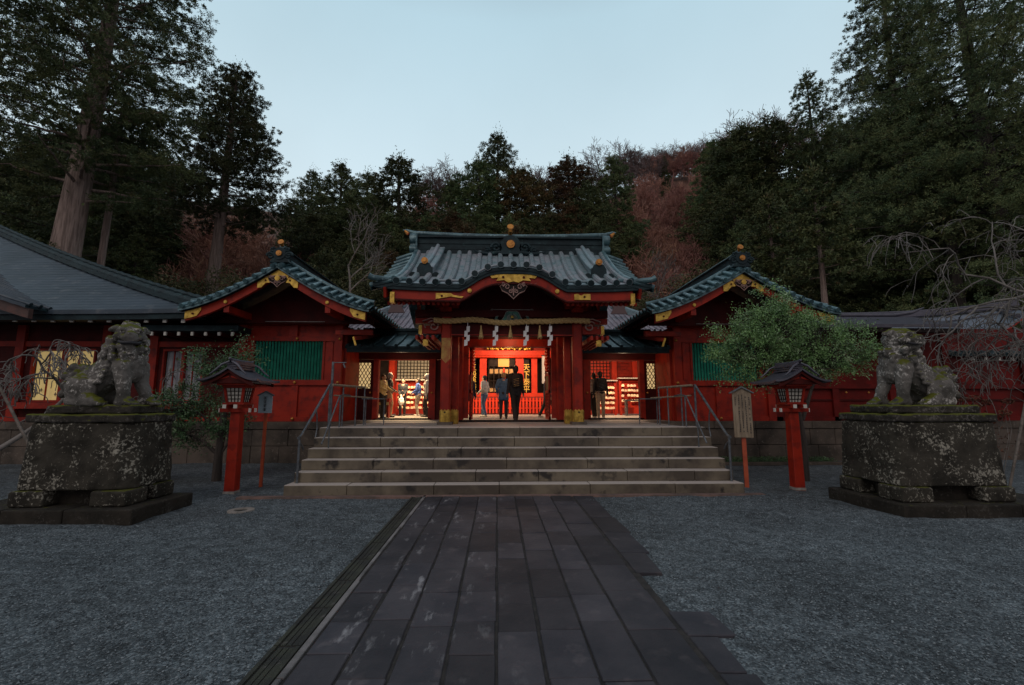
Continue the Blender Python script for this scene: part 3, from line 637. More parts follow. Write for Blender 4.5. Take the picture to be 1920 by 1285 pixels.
# structure: posts
for s in (-1, 1):
    for (yy, w_, off, ztop, nm) in ((YF, .25, 1.66, 3.95, 'front_post'), (11.92, .18, 1.47, 3.6, 'jamb_post'), (YM, .30, 1.49, 5.2, 'main_post'), (YB, .25, 1.66, 4.2, 'rear_post')):
        mb = MB(); x = CX+s*off; h = w_/2; c = h*.72
        poly = [(x-h, yy-c), (x-c, yy-h), (x+c, yy-h), (x+h, yy-c), (x+h, yy+c), (x+c, yy+h), (x-c, yy+h), (x-h, yy+c)]
        mb.prism(poly, ZP+(.06 if nm != 'jamb_post' else 0), ztop, 'z'); p = mb.build(nm, M['red'], gate)
        if nm in ('front_post', 'jamb_post'):
            m2 = MB(); e_ = .008
            poly2 = [(x+(a-x)*(1+e_/h), yy+(b_-yy)*(1+e_/h)) for a, b_ in poly]
            zt_ = ZP+.34
            m2.prism(poly2, ZP+.065 if nm == 'front_post' else ZP+.002, zt_, 'z')
            for a in (-1, 0, 1):   # toothed upper rim
                m2.prism([(x+a*h*.66-h*.33, zt_), (x+a*h*.66+h*.33, zt_), (x+a*h*.66, zt_+.035)][::-1], yy-h-.008, yy-h+.01)
            for k in range(6): m2.tube([(x-h*.8+k*h*.32, yy-h-.012, ZP+.09), (x-h*.8+k*h*.32, yy-h-.012, ZP+.20)], .006, 4)
            sh = m2.build('gilt_shoe', M['gold'], p)
            if nm == 'front_post':
                m2 = MB(); m2.tube([(x, yy-h-.012, ZP+.30), (x, yy-h-.022, ZP+.30)], .022, 8); m2.build('rivet', M['black'], sh)
                m2 = MB(); m2.box(x-h-.06, x+h+.06, yy-h-.06, yy+h+.06, ZP-.01, ZP+.062); m2.build('base_stone', M['plinth'], p)
                m2 = MB(); m2.prism([(x-h*.9, 2.78+ZP*0), (x+h*.9, 2.78), (x+h*.9, 3.30), (x-h*.9, 3.30)][::-1], yy-h-.006, yy-h+.02); m2.prism([(x-h*.9, 2.78), (x, 2.66), (x+h*.9, 2.78)], yy-h-.006, yy-h+.02)
                if s < 0: m2.build('gilt_sleeve', mat('faded_gilt', (.42, .25, .06), .5, .3, col2=(.32, .10, .03), nscale=6), p)
# beams
mb = MB(); mb.box(CX-1.78, CX+1.78, YF-.09, YF+.09, 3.36, 3.66); bm = mb.build('front_beam', M['darkred'], gate)
mb = MB(); mb.box(CX-1.55, CX+1.55, YF-.115, YF-.092, 3.37, 3.40); mb.build('beam_rim', M['red'], bm)
mb = MB(); mb.box(CX-2.45, CX+2.45, YF-.13, YF+.13, 3.84, 4.02); mb.build('eave_beam', M['darkred'], gate)
mb = MB(); mb.prism([(CX+a, b_) for a, b_ in [(-1.55, 3.66), (1.55, 3.66)]+[(x, front(x, 1)[2]-.12) for x in np.linspace(1.55, -1.55, 31)]][::-1], YF+.0, YF+.08)
mb.build('tympanum', M['darkred'], gate)
mb = MB(); mb.box(CX-.45, CX+.45, YF-.06, YF-.02, 4.04, 4.06); 
for s in (-1, 1): mb.ball((CX+s*.52, YF-.05, 4.04), .035, 8); mb.tube([(CX+s*.45, YF-.045, 4.05), (CX+s*.52, YF-.045, 4.07), (CX+s*.57, YF-.045, 4.02)], .012, 5)
mb.build('painted_strip', M['paleline'], gate)
frog_strut(CX, YF-.16, 3.70, .95, gate)
mb = MB(); mb.tube([(CX-2.2, YF-.16, 3.87), (CX-1.95, YF-.2, 3.92), (CX-1.80, YF-.2, 3.87)], .03, 6)
# bracket clusters over posts, and beam noses
for s in (-1, 1):
    mb = MB(); x = CX+s*1.66
    mb.box(x-.14, x+.14, YF-.28, YF+.28, 3.96, 4.06)
    mb.box(x-.30, x+.30, YF-.07, YF+.07, 4.07, 4.17)
    mb.box(x-.07, x+.07, YF-.75, YF+.3, 4.07, 4.17)
    for dx in (-.25, 0, .25): mb.box(x+dx-.07, x+dx+.07, YF-.09, YF+.09, 4.18, 4.27)
    for dy in (-.62, -.32): mb.box(x-.08, x+.08, YF+dy-.08, YF+dy+.08, 4.172, 4.24)
    mb.build('bracket_set', M['red'], gate)
    mb = MB()
    for j, (x0, x1, z0, z1) in enumerate(((1.80, 2.28, 3.42, 3.62), (1.80, 2.45, 3.68, 3.82))):
        a, b_ = sorted((CX+s*x0, CX+s*x1)); mb.box(a, b_, YF-.08, YF+.08, z0, z1)
    for k in range(4): a, b_ = sorted((CX+s*(1.90+.13*k), CX+s*(1.96+.13*k))); mb.box(a, b_, YF-.6, YF+1.6, 3.20-.0*k, 3.30)
    mb.build('side_beam', M['red'], gate)
    mb = MB(); a, b_ = sorted((CX+s*2.28, CX+s*2.36)); mb.box(a, b_, YF-.09, YF+.09, 3.41, 3.63)
    a, b_ = sorted((CX+s*2.05, CX+s*2.17)); mb.box(a, b_, YF-.55, YF-.45, 3.05, 3.20); mb.build('gilt_end_cap', M['gold'], gate)
    mb = MB(); spiral(mb, (CX+s*1.98, 3.60), .15, 1.3, YF-.14, .022, s, .5); mb.tube([(CX+s*1.80, YF-.14, 3.74), (CX+s*2.05, YF-.15, 3.80), (CX+s*2.25, YF-.15, 3.72), (CX+s*2.18, YF-.15, 3.55)], .022, 6)
    mb.build('carved_beam_nose', M['scroll'], gate)
    # tie beams front to back, side walls
    mb = MB()
    for z0, z1 in ((3.38, 3.62), (1.52, 1.66)):
        a = CX+s*1.66; mb.box(a-.06, a+.06, YF+.13, YB-.13, z0, z1)
    mb.build('tie_beam', M['darkred'], gate)
    mb = MB(); a, b_ = sorted((CX+s*1.20, CX+s*1.34)); mb.box(a, b_, YM-.06, YM+.06, ZP+.1, 3.30); mb.build('door_jamb', M['red'], gate)
    # folded door leaf with carved head, green panel and lattice foot
    x = CX+s*1.16
    mb = MB()
    for z0, z1 in ((ZP+.05, ZP+.13), (1.98, 2.06), (2.50, 2.58), (3.22, 3.30)): mb.box(x-.03, x+.03, YM+.16, YM+1.15, z0, z1)
    for yy in (YM+.16, YM+1.09): mb.box(x-.028, x+.028, yy, yy+.07, ZP+.05, 3.30)
    dl = mb.build('door_leaf', M['red'], gate)
    mb = MB()
    for k in range(-4, 9):
        for q in (-1, 1):
            y0_, z0_ = YM+.2+k*.12, ZP+.14
            a = (x, y0_, z0_); b2 = (x, y0_+q*.5, z0_+.8)
            pa, pb = np.array(a), np.array(b2); lo, hi = YM+.2, YM+1.1
            d = pb-pa
            t0, t1 = sorted(((lo-pa[1])/d[1], (hi-pa[1])/d[1])); t0, t1 = max(0, t0), min(1, t1)
            if t1 > t0+.02: mb.bar(pa+d*t0, pa+d*t1, .02, .018, up=(1, 0, 0))
    mb.build('door_lattice', M['red'], dl)
    mb = MB(); mb.box(x-.012, x+.012, YM+.23, YM+1.09, 2.06, 2.50); mb.build('green_panel', mat('green_door_panel', (.035, .10, .045), .5, col2=(.02, .05, .03), nscale=6), dl)
    mb = MB()
    for k in range(7): mb.tube([(x-s*.05, YM+.12+.0*k, 2.60+k*.10), (x-s*.09, YM+.22, 2.66+k*.10), (x-s*.04, YM+.34, 2.70+k*.10)], np.array([.035, .05, .03]), 6)
    for k in range(5): mb.ball((x-s*.03, YM+.42+k*.15, 2.9+.1*(k % 2)), (.04, .09, .12), 8)
    mb.build('carved_head', M['vermilion'], dl)
mb = MB(); mb.box(CX-1.34, CX+1.34, YM-.10, YM+.10, 3.30, 3.52); mb.build('inner_lintel', M['red'], gate)
mb = MB(); mb.box(CX-1.34, CX+1.34, YM-.05, YM+.05, 3.525, 4.4); mb.build('over_door_panel', M['darkred'], gate)
mb = MB(); mb.box(CX-1.8, CX+1.8, YM-.12, YM+.12, ZP+.001, ZP+.05); mb.build('threshold', M['black'], gate)
mb = MB(); mb.box(CX-1.8, CX+1.8, YF+.12, YB, 3.74, 3.78); mb.build('ceiling', M['darkred'], gate)
mb = MB(); mb.box(CX-1.9, CX+1.9, YB-.09, YB+.09, 3.50, 3.72); mb.build('rear_beam', M['darkred'], gate)
# gable-end boards
for s in (-1, 1):
    for fn in (front, back):
        mb = MB(); T = np.linspace(0, 1, 15)
        for i in range(14):
            p = np.array(fn(s*2.9, T[i])); q = np.array(fn(s*2.9, T[i+1])); mb.bar(p+np.array([s*.06, 0, -.26]), q+np.array([s*.06, 0, -.26]), .06, .24)
        mb.build('gable_board', M['red'], gate)
    mb = MB(); x = CX+s*2.2; mb.prism([(YM-1.7, 4.0), (YM+1.7, 4.0), (YM, 5.7)], x-.04, x+.04, 'x'); mb.build('gable_wall', M['darkred'], gate)

# ------------------------------------------------------------------ rope, streamers, tassels
mb = MB(); n = 160
def rope_c(x): return np.array([CX+x, YF-.24, 3.70+.035*(x/1.6)**2-.02*math.cos(x*3.2)+.015*math.sin(x*5)])
for st_ in range(3):
    P = []
    for k in range(n+1):
        x = -1.95+3.9*k/n; c = rope_c(x); a = k*.42+st_*2*PI/3
        P.append(c+np.array([0, math.cos(a), math.sin(a)])*.036)
    mb.tube(P, .041, 6)
tag(mb.build('straw_rope', M['straw']), 'thick twisted straw rope strung across the gate between its front posts', 'rope')
hang = ['leftmost zigzag white paper streamer on the straw rope', 'second zigzag white paper streamer from the left on the rope', 'third zigzag white paper streamer from the left on the rope', 'rightmost zigzag white paper streamer on the straw rope']
for i, (x, hgt) in enumerate(((-1.12, .56), (-.50, .50), (.16, .50), (.66, .56))):
    x = [877, 930, 987, 1031][i]; p = at(x, 606, YF-.24); s_ = 1
    mb = MB(); c0 = p[0]; z0 = p[2]-.03; y0_ = YF-.24
    mb.box(c0-.006, c0+.006, y0_-.006, y0_+.006, z0-.08, z0+.05)
    for k in range(4):
        dx = (-.045 if k % 2 else .005)+(.02 if i == 3 else 0)*k*.3; zz = z0-.06-k*.115; sk = .03
        mb.hexa([(c0+dx-.035, y0_-.01*k-.004, zz-.15), (c0+dx+.045, y0_-.01*k-.004, zz-.13), (c0+dx-.035, y0_-.01*k+.0, zz-.15), (c0+dx+.045, y0_-.01*k+.0, zz-.13),
                 (c0+dx-.03, y0_-.01*k-.012, zz), (c0+dx+.05, y0_-.01*k+.004, zz+.02), (c0+dx-.03, y0_-.01*k-.008, zz), (c0+dx+.05, y0_-.01*k+.008, zz+.02)])
    tag(mb.build('paper_streamer', M['paper']), hang[i], 'paper streamer', 'zigzag paper streamers hanging from the straw rope')
for i, px in enumerate((902, 957, 1012)):
    p = at(px, 612, YF-.24); mb = MB(); z0 = p[2]
    mb.tube([(p[0], YF-.24, z0+.02), (p[0], YF-.24, z0-.07)], .018, 6)
    mb.tube([(p[0], YF-.24, z0-.06), (p[0], YF-.24, z0-.28)], np.array([.02, .055]), 9)
    for k in range(14):
        a = 2*PI*k/14; mb.tube([(p[0]+.02*math.cos(a), YF-.24+.02*math.sin(a), z0-.08), (p[0]+.055*math.cos(a), YF-.24+.055*math.sin(a), z0-.29-.02*(k % 3))], .007, 3)
    tag(mb.build('straw_tassel', M['straw']), ['left straw tassel below the rope', 'middle straw tassel below the rope', 'right straw tassel below the rope'][i], 'tassel', 'straw tassels hanging from the rope')
# ------------------------------------------------------------------ gabled wings
WA, AZ, WEZ = 6.42, 5.46, 4.20     # apex offset, half width, apex z, eave z
def wing(s):
    ax, WW = (-5.90, 2.43) if s < 0 else (6.78, 2.56)
    side = 'left' if s < 0 else 'right'
    th = thing('gabled_wing', (ax, 13.6, ZP), ('red gabled wing with a full green slatted window, left of the gate' if s < 0 else 'red gabled wing right of the gate, its green window half hidden by a tree'), 'shrine building')
    def zr(d): q = abs(d)/WW; return AZ-(AZ-WEZ)*(1.32*q-.32*q*q)+.08*q**5
    def slope(sg): return lambda y, t: (ax+sg*WW*t, y, zr(WW*t))
    for sg in (-1, 1):
        mb = MB(); tiled(mb, slope(sg), 12.42, 17.0, 20, .30, .058, .012, .09); mb.build('roof_slope', TM('copperteal'), th)
        # verge with rungs
        mb = MB(); T = np.linspace(0, 1.02, 26); A = []; B = []; C_ = []
        for t in T:
            x, y, z = slope(sg)(12.42, t); A.append((x, 12.46, z+.10)); B.append((x, 11.95, z-.13)); C_.append((x, 11.95, z-.20))
        mb.grid(np.array([A, B] if sg > 0 else [B, A]), False); mb.grid(np.array([B, C_] if sg > 0 else [C_, B]), False); mb.grid(np.array([C_, [(a[0], a[1], a[2]-.12) for a in A]]), False)
        mb.tube([(a[0], 12.46, a[2]+.07) for a in A], .065, 7); mb.tube([(a[0], 11.97, a[2]+.01) for a in B], .035, 7)
        for k in range(11):
            t = .04+k*.093; x, y, z = slope(sg)(12.2, t); mb.tube([(x, 12.42, z+.13), (x, 12.15, z+.02), (x, 11.88, z-.10)], np.array([.055, .058, .064]), 8)
        mb.build('verge', M['copperteal'], th)
        pts = [(slope(sg)(0, t)[0], slope(sg)(0, t)[2]) for t in T]
        mb = MB(); mb.strip([(x, z-.10) for x, z in pts], [(x, z-.20) for x, z in pts], 12.0, 12.14); mb.build('eave_board', M['copperdark'], th)
        pb = [(slope(sg)(0, t)[0], slope(sg)(0, t)[2]) for t in np.linspace(0, .97, 24)]
        mb = MB(); mb.strip([(x, z-.20) for x, z in pb], [(x, z-.20-.20-.06*i/23) for i, (x, z) in enumerate(pb)], 12.08, 12.18); bb = mb.build('bargeboard', M['red'], th)
        mb = MB(); e = pb[-5:]; mb.strip([(x, z-.22) for x, z in e], [(x, z-.42+(.0 if i else .12)) for i, (x, z) in enumerate(e)], 12.05, 12.08); gp = mb.build('gilt_plate', M['gold'], bb)
        mb = MB(); mb.tube([(e[2][0], 12.05, e[2][1]-.33), (e[2][0], 12.035, e[2][1]-.33)], .028, 8); mb.build('rivet', M['darkred'], gp)
        e = [(slope(sg)(0, t)[0], slope(sg)(0, t)[2]) for t in np.linspace(0, .22, 6)]
        mb = MB(); mb.strip([(x, z-.22) for x, z in e], [(x, z-.44+(.06 if i in (3, 5) else 0)) for i, (x, z) in enumerate(e)], 12.05, 12.08); gp = mb.build('gilt_plate', M['gold'], bb)
        mb = MB(); mb.tube([(e[3][0], 12.05, e[3][1]-.31), (e[3][0], 12.035, e[3][1]-.31)], .025, 8); mb.build('rivet', M['darkred'], gp)
        mid = pb[13]; mb = MB(); gold_disc(mb, (mid[0], 12.06, mid[1]-.33), .045, .03); mb.build('gilt_boss', M['gold'], bb)
        mb = MB(); mb.box(mid[0]-.07, mid[0]+.07, 12.12, 13.3, mid[1]-.60, mid[1]-.42); mb.build('purlin_end', M['red'], th)
        # rafters under the side eave
        mb = MB()
        for k in range(16): y = 12.6+k*.28; mb.bar((ax+sg*(WW-.12), y, WEZ-.10), (ax+sg*1.5, y, zr(1.5)-.2), .06, .07)
        mb.build('rafters', M['darkred'], th)
    # ridge
    mb = MB(); mb.box(ax-.14, ax+.14, 12.25, 17.2, AZ-.05, AZ+.16); mb.box(ax-.11, ax+.11, 12.25, 17.2, AZ+.16, AZ+.34); mb.box(ax-.17, ax+.17, 12.22, 17.25, AZ+.34, AZ+.37)
    r = mb.build('ridge', M['copperdark'], th)
    mb = MB(); mb.tube([(ax, 12.15, AZ+.45), (ax, 12.5, AZ+.42), (ax, 17.3, AZ+.42)], .06, 9); mb.build('ridge_roll', M['copperteal'], r)
    mb = MB(); mb.tube([(ax, 12.20, AZ+.22), (ax, 12.02, AZ+.22)], .17, 16)
    mb.prism([(ax-.26, AZ-.02), (ax+.26, AZ-.02), (ax+.16, AZ+.14), (ax-.16, AZ+.14)][::-1], 12.04, 12.2)
    for q in (-1, 1): spiral(mb, (ax+q*.24, AZ+.16), .10, 1.4, 12.05, .035, q, 0); spiral(mb, (ax+q*.20, AZ+.34), .07, 1.3, 12.05, .028, q, 2)
    orn = mb.build('ridge_end_tile', M['copperdark'], r)
    mb = MB(); gold_disc(mb, (ax, 12.0, AZ+.22), .075, .04); mb.build('gilt_crest', M['brass'], orn)
    mb = MB(); mb.tube([(ax, 12.35, AZ+.42), (ax, 12.2, AZ+.46), (ax, 12.08, AZ+.53)], np.array([.055, .045, .045]), 8); mb.tube([(ax, 12.10, AZ+.54), (ax, 12.05, AZ+.56)], .080, 12); mb.build('finial', M['brass'], orn)
    pendant('gable_pendant', ax, 12.04, AZ-.40, .62, th)
    mb = MB(); gold_disc(mb, (ax, 12.02, AZ-.47), .07, .04); mb.build('gilt_boss', M['gold'], th)
    # gable wall and body
    mb = MB(); mb.prism([(ax-2.25, 3.98), (ax+2.25, 3.98)]+[(ax+d, zr(d)-.22) for d in np.linspace(2.25, -2.25, 21)][0:21], 13.25, 13.35); 
    mb.build('tympanum', M['darkred'], th)
    x0, x1 = ax-1.45, ax+1.55
    x0, x1 = (ax-1.6, ax+1.45) if s < 0 else (ax-1.45, ax+1.6)
    YW = 13.6
    # inner corner at CX+s*5.0
    xin, xout = CX+s*4.98, CX+s*8.0
    a, b_ = sorted((xin, xout))
    wx = sorted((CX+s*5.55, CX+s*7.55))      # window
    mb = MB()
    mb.box(a+.12, wx[0]-.06, YW, YW+.15, 2.36, 3.50); mb.box(wx[1]+.06, b_-.12, YW, YW+.15, 2.36, 3.50)
    mb.box(a+.12, b_-.12, YW+.02, YW+.15, ZP+.14, 2.20); mb.box(a+.12, b_-.12, YW+.04, YW+.15, 3.64, 3.98)
    mb.box(xin-.07 if s > 0 else xin-.07, xin+.07, YW+.15, 15.1, ZP, 3.98)
    mb.box(xout-.07, xout+.07, YW+.15, 17, ZP, 3.98)
    mb.build('wall', M['red'], th)
    mb = MB()
    for xx, w_ in ((a+.0, .22), (b_-.22, .22)): mb.box(xx, xx+w_, YW-.06, YW+.16, ZP+.001, 3.98)
    mb.box(CX+s*5.30-.05, CX+s*5.30+.05, YW-.03, YW-.0, 2.36, 3.5)
    mb.build('corner_post', M['red'], th)
    mb = MB(); mb.box(a+.222, b_-.222, YW-.05, YW+.10, 2.20, 2.355); mb.box(a+.222, b_-.222, YW-.05, YW+.10, 3.505, 3.64); mb.box(a+.222, b_-.222, YW-.045, YW+.1, ZP+.002, ZP+.14); mb.box(a-.1, b_+.1, YW-.09, YW+.2, 3.985, 4.13)
    mb.build('rail_beam', M['red'], th)
    mb = MB(); mb.box(CX+s*6.30-.09, CX+s*6.30+.09, YW-.03, YW+.02, ZP+.141, 2.199); mb.box(CX+s*6.43-.12, CX+s*6.43+.12, YW-.06, YW+.03, 3.642, 3.98); mb.build('strut', M['red'], th)
    mb = MB(); mb.box(ax-.85, ax+.85, 13.22, 13.248, 4.02, 4.035); mb.build('painted_strip', M['paleline'], th)
    win = MB(); win.box(wx[0]-.058, wx[0], YW-.03, YW+.1, 2.36, 3.50); win.box(wx[1], wx[1]+.058, YW-.03, YW+.1, 2.36, 3.50)
    win.box(wx[0]-.05, wx[1]+.05, YW+.112, YW+.138, 3.42, 3.50); win.box(wx[0]-.05, wx[1]+.05, YW+.112, YW+.138, 2.36, 2.44)
    wf = win.build('window', M['red'], th)
    mb = MB(); k = 22; dx = (wx[1]-wx[0])/k
    for i in range(k):
        x = wx[0]+dx*(i+.5); c = .034
        mb.prism([(x-c, YW+.05), (x, YW-.01), (x+c, YW+.05), (x, YW+.11)], 2.357, 3.503, 'z')
    mb.build('slats', M['green'], wf)
    mb = MB(); mb.box(wx[0], wx[1], YW+.14, YW+.16, 2.36, 3.5); mb.build('window_back', mat('dark_green_back', (.006, .03, .024), .7), wf)
    studs('gilt_boss', [(CX+s*6.30, YW-.07, 2.28), (CX+s*6.30, YW-.07, ZP+.08), (CX+s*6.30, YW-.07, 3.57), (CX+s*5.05, YW-.07, 3.57), (CX+s*5.05, YW-.08, 2.28)], .045, th)
    # stacked bracket at the inner eave end
    mb = MB(); q = sorted((CX+s*4.1, CX+s*5.0)); mb.box(q[0], q[1], YW-.05, YW+.06, 3.72, 3.86); mb.box(*sorted((CX+s*3.95, CX+s*5.0)), YW-.6, YW-.5, 3.62, 3.74)
    mb.build('eave_bracket', M['red'], th)
    mb = MB(); q = CX+s*4.25; mb.bar((q, 12.5, 3.25), (q+s*.08, 12.5, 3.48), .05, .05); mb.build('gilt_end_cap', M['gold'], th)
    mb = MB(); mb.bar((CX+s*4.3, 12.5, 3.44), (CX+s*4.3, 15, 3.9), .08, .1); mb.build('hip_rafter', M['red'], th)
wing(-1); wing(1)

# ------------------------------------------------------------------ corridors between wing and gate
def lattice(mb, x0, x1, z0, z1, y, pitch=.115, w_=.018):
    """diamond grille clipped to a rectangle"""
    k = -40
    slope = 1.75
    for sg in (-1, 1):
        for k in range(-30, 60):
            # line: z = z0 + sg*slope*(x - (x0+k*pitch))
            c = x0+k*pitch; pts = []
            for x in (x0, x1):
                z = z0+sg*slope*(x-c)
                if z0 <= z <= z1: pts.append((x, z))
            for z in (z0, z1):
                x = c+(z-z0)/(sg*slope)
                if x0 < x < x1: pts.append((x, z))
            if len(pts) >= 2:
                p, q = pts[0], pts[-1]
                if abs(p[0]-q[0])+abs(p[1]-q[1]) > .03: mb.bar((p[0], y+sg*.004, p[1]), (q[0], y+sg*.004, q[1]), w_, w_, up=(0, 1, 0))
def corridor(s):
    th = thing('roofed_corridor', (CX+s*3.3, 15.1, ZP), ('low tiled corridor with an open doorway showing five visitors, left of the gate' if s < 0 else 'low tiled corridor with an open doorway and two visitors in it, right of the gate'), 'corridor')
    Y = 15.1
    def X(a, b_): return sorted((CX+s*a, CX+s*b_))
    op = (2.62, 4.26) if s < 0 else (2.70, 4.36)
    lt = (4.52, 4.98) if s < 0 else (4.62, 4.90)
    mb = MB()
    mb.box(*X(1.80, op[0]-.22), Y-.04, Y+.08, ZP, 3.10); 
    if s < 0: pass
    mb.box(*X(op[1]+.16, lt[0]), Y-.05, Y+.07, ZP, 3.10); mb.box(*X(lt[0], lt[1]), Y-.05, Y+.07, ZP, 2.16); mb.box(*X(lt[0], lt[1]), Y-.05, Y+.07, 3.0, 3.10)
    mb.box(*X(lt[1], 7.6), Y-.05, Y+.07, ZP, 3.10)
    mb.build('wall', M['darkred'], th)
    mb = MB(); mb.box(*X(op[0]-.22, op[0]), Y-.10, Y+.12, ZP+.001, 3.12); mb.box(*X(op[1], op[1]+.16), Y-.10, Y+.12, ZP+.001, 3.12); mb.build('door_post', M['red'], th)
    mb = MB(); mb.box(*X(1.8, 7.5), Y-.12, Y+.14, 3.12, 3.32); mb.build('lintel', M['darkred'], th)
    mb = MB(); mb.box(*X(op[0], op[1]), Y-.07, Y+.09, 3.085, 3.118); mb.build('head_rail', M['red'], th)
    mb = MB(); mb.box(*X(op[0]-.1, op[1]+.1), Y-.10, Y+.1, ZP+.0, ZP+.045); mb.build('threshold', M['black'], th)
    mb = MB(); lattice(mb, *X(lt[0], lt[1]), 2.16, 3.0, Y); wn_ = mb.build('lattice_window', M['darkred'], th)
    mb = MB(); mb.box(*X(lt[0], lt[1]), Y+.03, Y+.04, 2.16, 3.0); mb.build('lit_paper', M['litlattice'], wn_)
    if s < 0:
        mb = MB(); x0, x1 = X(1.95, 2.22); mb.box(x0, x1, Y-.065, Y-.045, 2.1, 3.05); mb.build('green_side_panel', mat('green_door_panel', (.035, .10, .045), .5), th)
    studs('gilt_boss', [(CX+s*(op[0]-.11), Y-.12, 2.02), (CX+s*(op[1]+.24), Y-.12, 2.02)], .035, th)
    # roof
    def sl(x, t): return (x, 15.35-1.65*t, 3.98-.60*(1.2*t-.2*t*t))
    def slb(x, t): return (x, 15.35+1.65*t, 3.98-.60*(1.2*t-.2*t*t))
    a, b_ = X(1.9, 4.95)
    mb = MB(); tiled(mb, sl, a, b_, 8, .36, .042, .010, .07); tiled(mb, slb, a, b_, 8, .36, .042, .010, .07); mb.build('roof', TM('copperteal'), th)
    mb = MB(); a, b_ = X(1.95, 4.9); mb.box(a, b_, 15.22, 15.48, 3.92, 4.08); mb.box(a, b_, 15.18, 15.52, 4.08, 4.11); mb.tube([(a, 15.35, 4.15), (b_, 15.35, 4.15)], .055, 8); mb.build('ridge', M['copperdark'], th)
    mb = MB(); a, b_ = X(2.0, 4.9); mb.box(a, b_, 13.72, 13.8, 3.20, 3.33); mb.build('eave_board', M['copperdark'], th)
    mb = MB(); mb.box(a, b_, 13.85, 15.0, 3.30, 3.33); mb.build('soffit', M['darkred'], th)
corridor(-1); corridor(1)

# ------------------------------------------------------------------ big building on the left
bl = thing('shrine_office', (-14, 14, ZP), 'long red hall with a sweeping blue-grey roof and a lit yellow window', 'shrine building')
YE_, ZE_ = 12.5, 4.17
def bslope(x, t):   # main front slope
    y = YE_+5.7*t; z = ZE_+4.35*(.80*t+.20*t*t); return (x, y, z)
nx, nt_ = 60, 64
G = []
for j in range(nt_+1):
    t = j/nt_; xr = -8.15-12.0*t*(.94+.06*t)
    row = []
    for i in range(nx+1):
        x = -34+(xr+34)*i/nx; p = list(bslope(x, t)); c = (x+34)/(xr+34)
        p[2] += .10*c**10*(1-t)+(.022 if j % 2 else 0); row.append(p)
    G.append(row)
G = np.array(G); mb = MB(); mb.grid(G, False); B = G.copy(); B[:, :, 2] -= .12; mb.grid(B[:, ::-1], True)
mb.grid(np.array([B[0], G[0]]), False)
mb.build('roof', M['slateroof'], bl)
mb = MB(); e = G[0]; 
mb.add(np.concatenate([e+[0, .05, -.12], e+[0, .35, -.12], e+[0, .05, -.27], e+[0, .35, -.27]]), [(i, i+1, 2*61+i+1, 2*61+i) for i in range(60)]+[(2*61+i, 2*61+i+1, 3*61+i+1, 3*61+i) for i in range(60)])
mb.build('eave_board', M['copperdark'], bl)
mb = MB(); h = G[:, -1]; mb.tube(h+np.array([0, 0, .10]), .13, 8); mb.tube(h+np.array([-.0, 0, .26]), .06, 8)
for i in range(len(h)-1): mb.bar(h[i]+[0, 0, .02], h[i+1]+[0, 0, .02], .34, .14)
mb.build('hip_ridge', M['copperdark'], bl)
# end slope (right side) so the roof is closed from other viewpoints
mb = MB(); A = G[:, -1]; q = np.array([[p, (-8.15+.0, 12.5+12*(j/nt_)*.0+ (17.5)*0+23.5-12.5-(p[1]-12.5)*0, 4.17)] for j, p in enumerate(A)]) if 0 else None
mb.grid(np.array([A, [(A[j][0], 24-(A[j][1]-12.5), A[j][2]) for j in range(len(A))]]), True); mb.grid(np.array([G[:, 0][::-1]*0+G[-1, -1], G[:, 0][::-1]*0+G[-1, -1]]), False)
mb.grid(np.array([[(x, 24-(y-12.5), z) for x, y, z in r_] for r_ in G[:, ::6]]), True)
mb.build('rear_roof', M['slateroof'], bl)
mb = MB(); mb.tube([(-34, 18.2, 8.65), (G[-1, -1][0], 18.2, 8.65)], .12, 8); mb.box(-34, G[-1, -1][0], 18.05, 18.35, 8.4, 8.62); mb.build('ridge', M['copperdark'], bl)
# rafter ends
mb = MB(); m2 = MB()
for k in range(44):
    x = -8.7-k*.50
    mb.bar((x, 12.72, 3.95), (x, 14, 4.5), .09, .10); m2.box(x-.05, x+.05, 12.655, 12.70, 3.88, 3.99)
mb.build('rafters', M['darkred'], bl); m2.build('white_rafter_tips', M['white'], bl)
mb = MB(); mb.box(-34, -8.6, 12.9, 14.2, 4.03, 4.06); mb.build('soffit', M['black'], bl)
# walls with openings
YL = 14.0; wins = [(-13.95, -12.10, 1.72, 3.30, 'curtainY'), (-10.12, -8.9, 1.72, 3.30, 'curtainW')]
mb = MB(); xs_ = [-34, -13.95, -12.10, -10.12, -8.9, -7.7]
for i in range(0, 5, 2): mb.box(xs_[i], xs_[i+1], YL, YL+.15, ZP, 3.30)
mb.box(-34, -7.7, YL, YL+.15, 3.301, 4.3)
for a, b_, z0, z1, _ in wins: mb.box(a, b_, YL, YL+.15, ZP, z0)
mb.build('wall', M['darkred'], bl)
mb = MB()
for x in (-20.5, -18.5, -16.3, -14.25, -11.75, -10.35): mb.box(x-.12, x+.12, YL-.10, YL+.05, ZP+.001, 4.0)
mb.box(-34, -7.7, YL-.06, YL+.0, 3.36, 3.52); mb.build('posts', M['red'], bl)
mb = MB(); mb.box(-14.1, -8.8, YL-.35, YL-.02, 1.52, 1.70); mb.box(-34, -7.7, YL-.12, YL-.003, ZP+.002, ZP+.12); mb.build('sill', M['red'], bl)
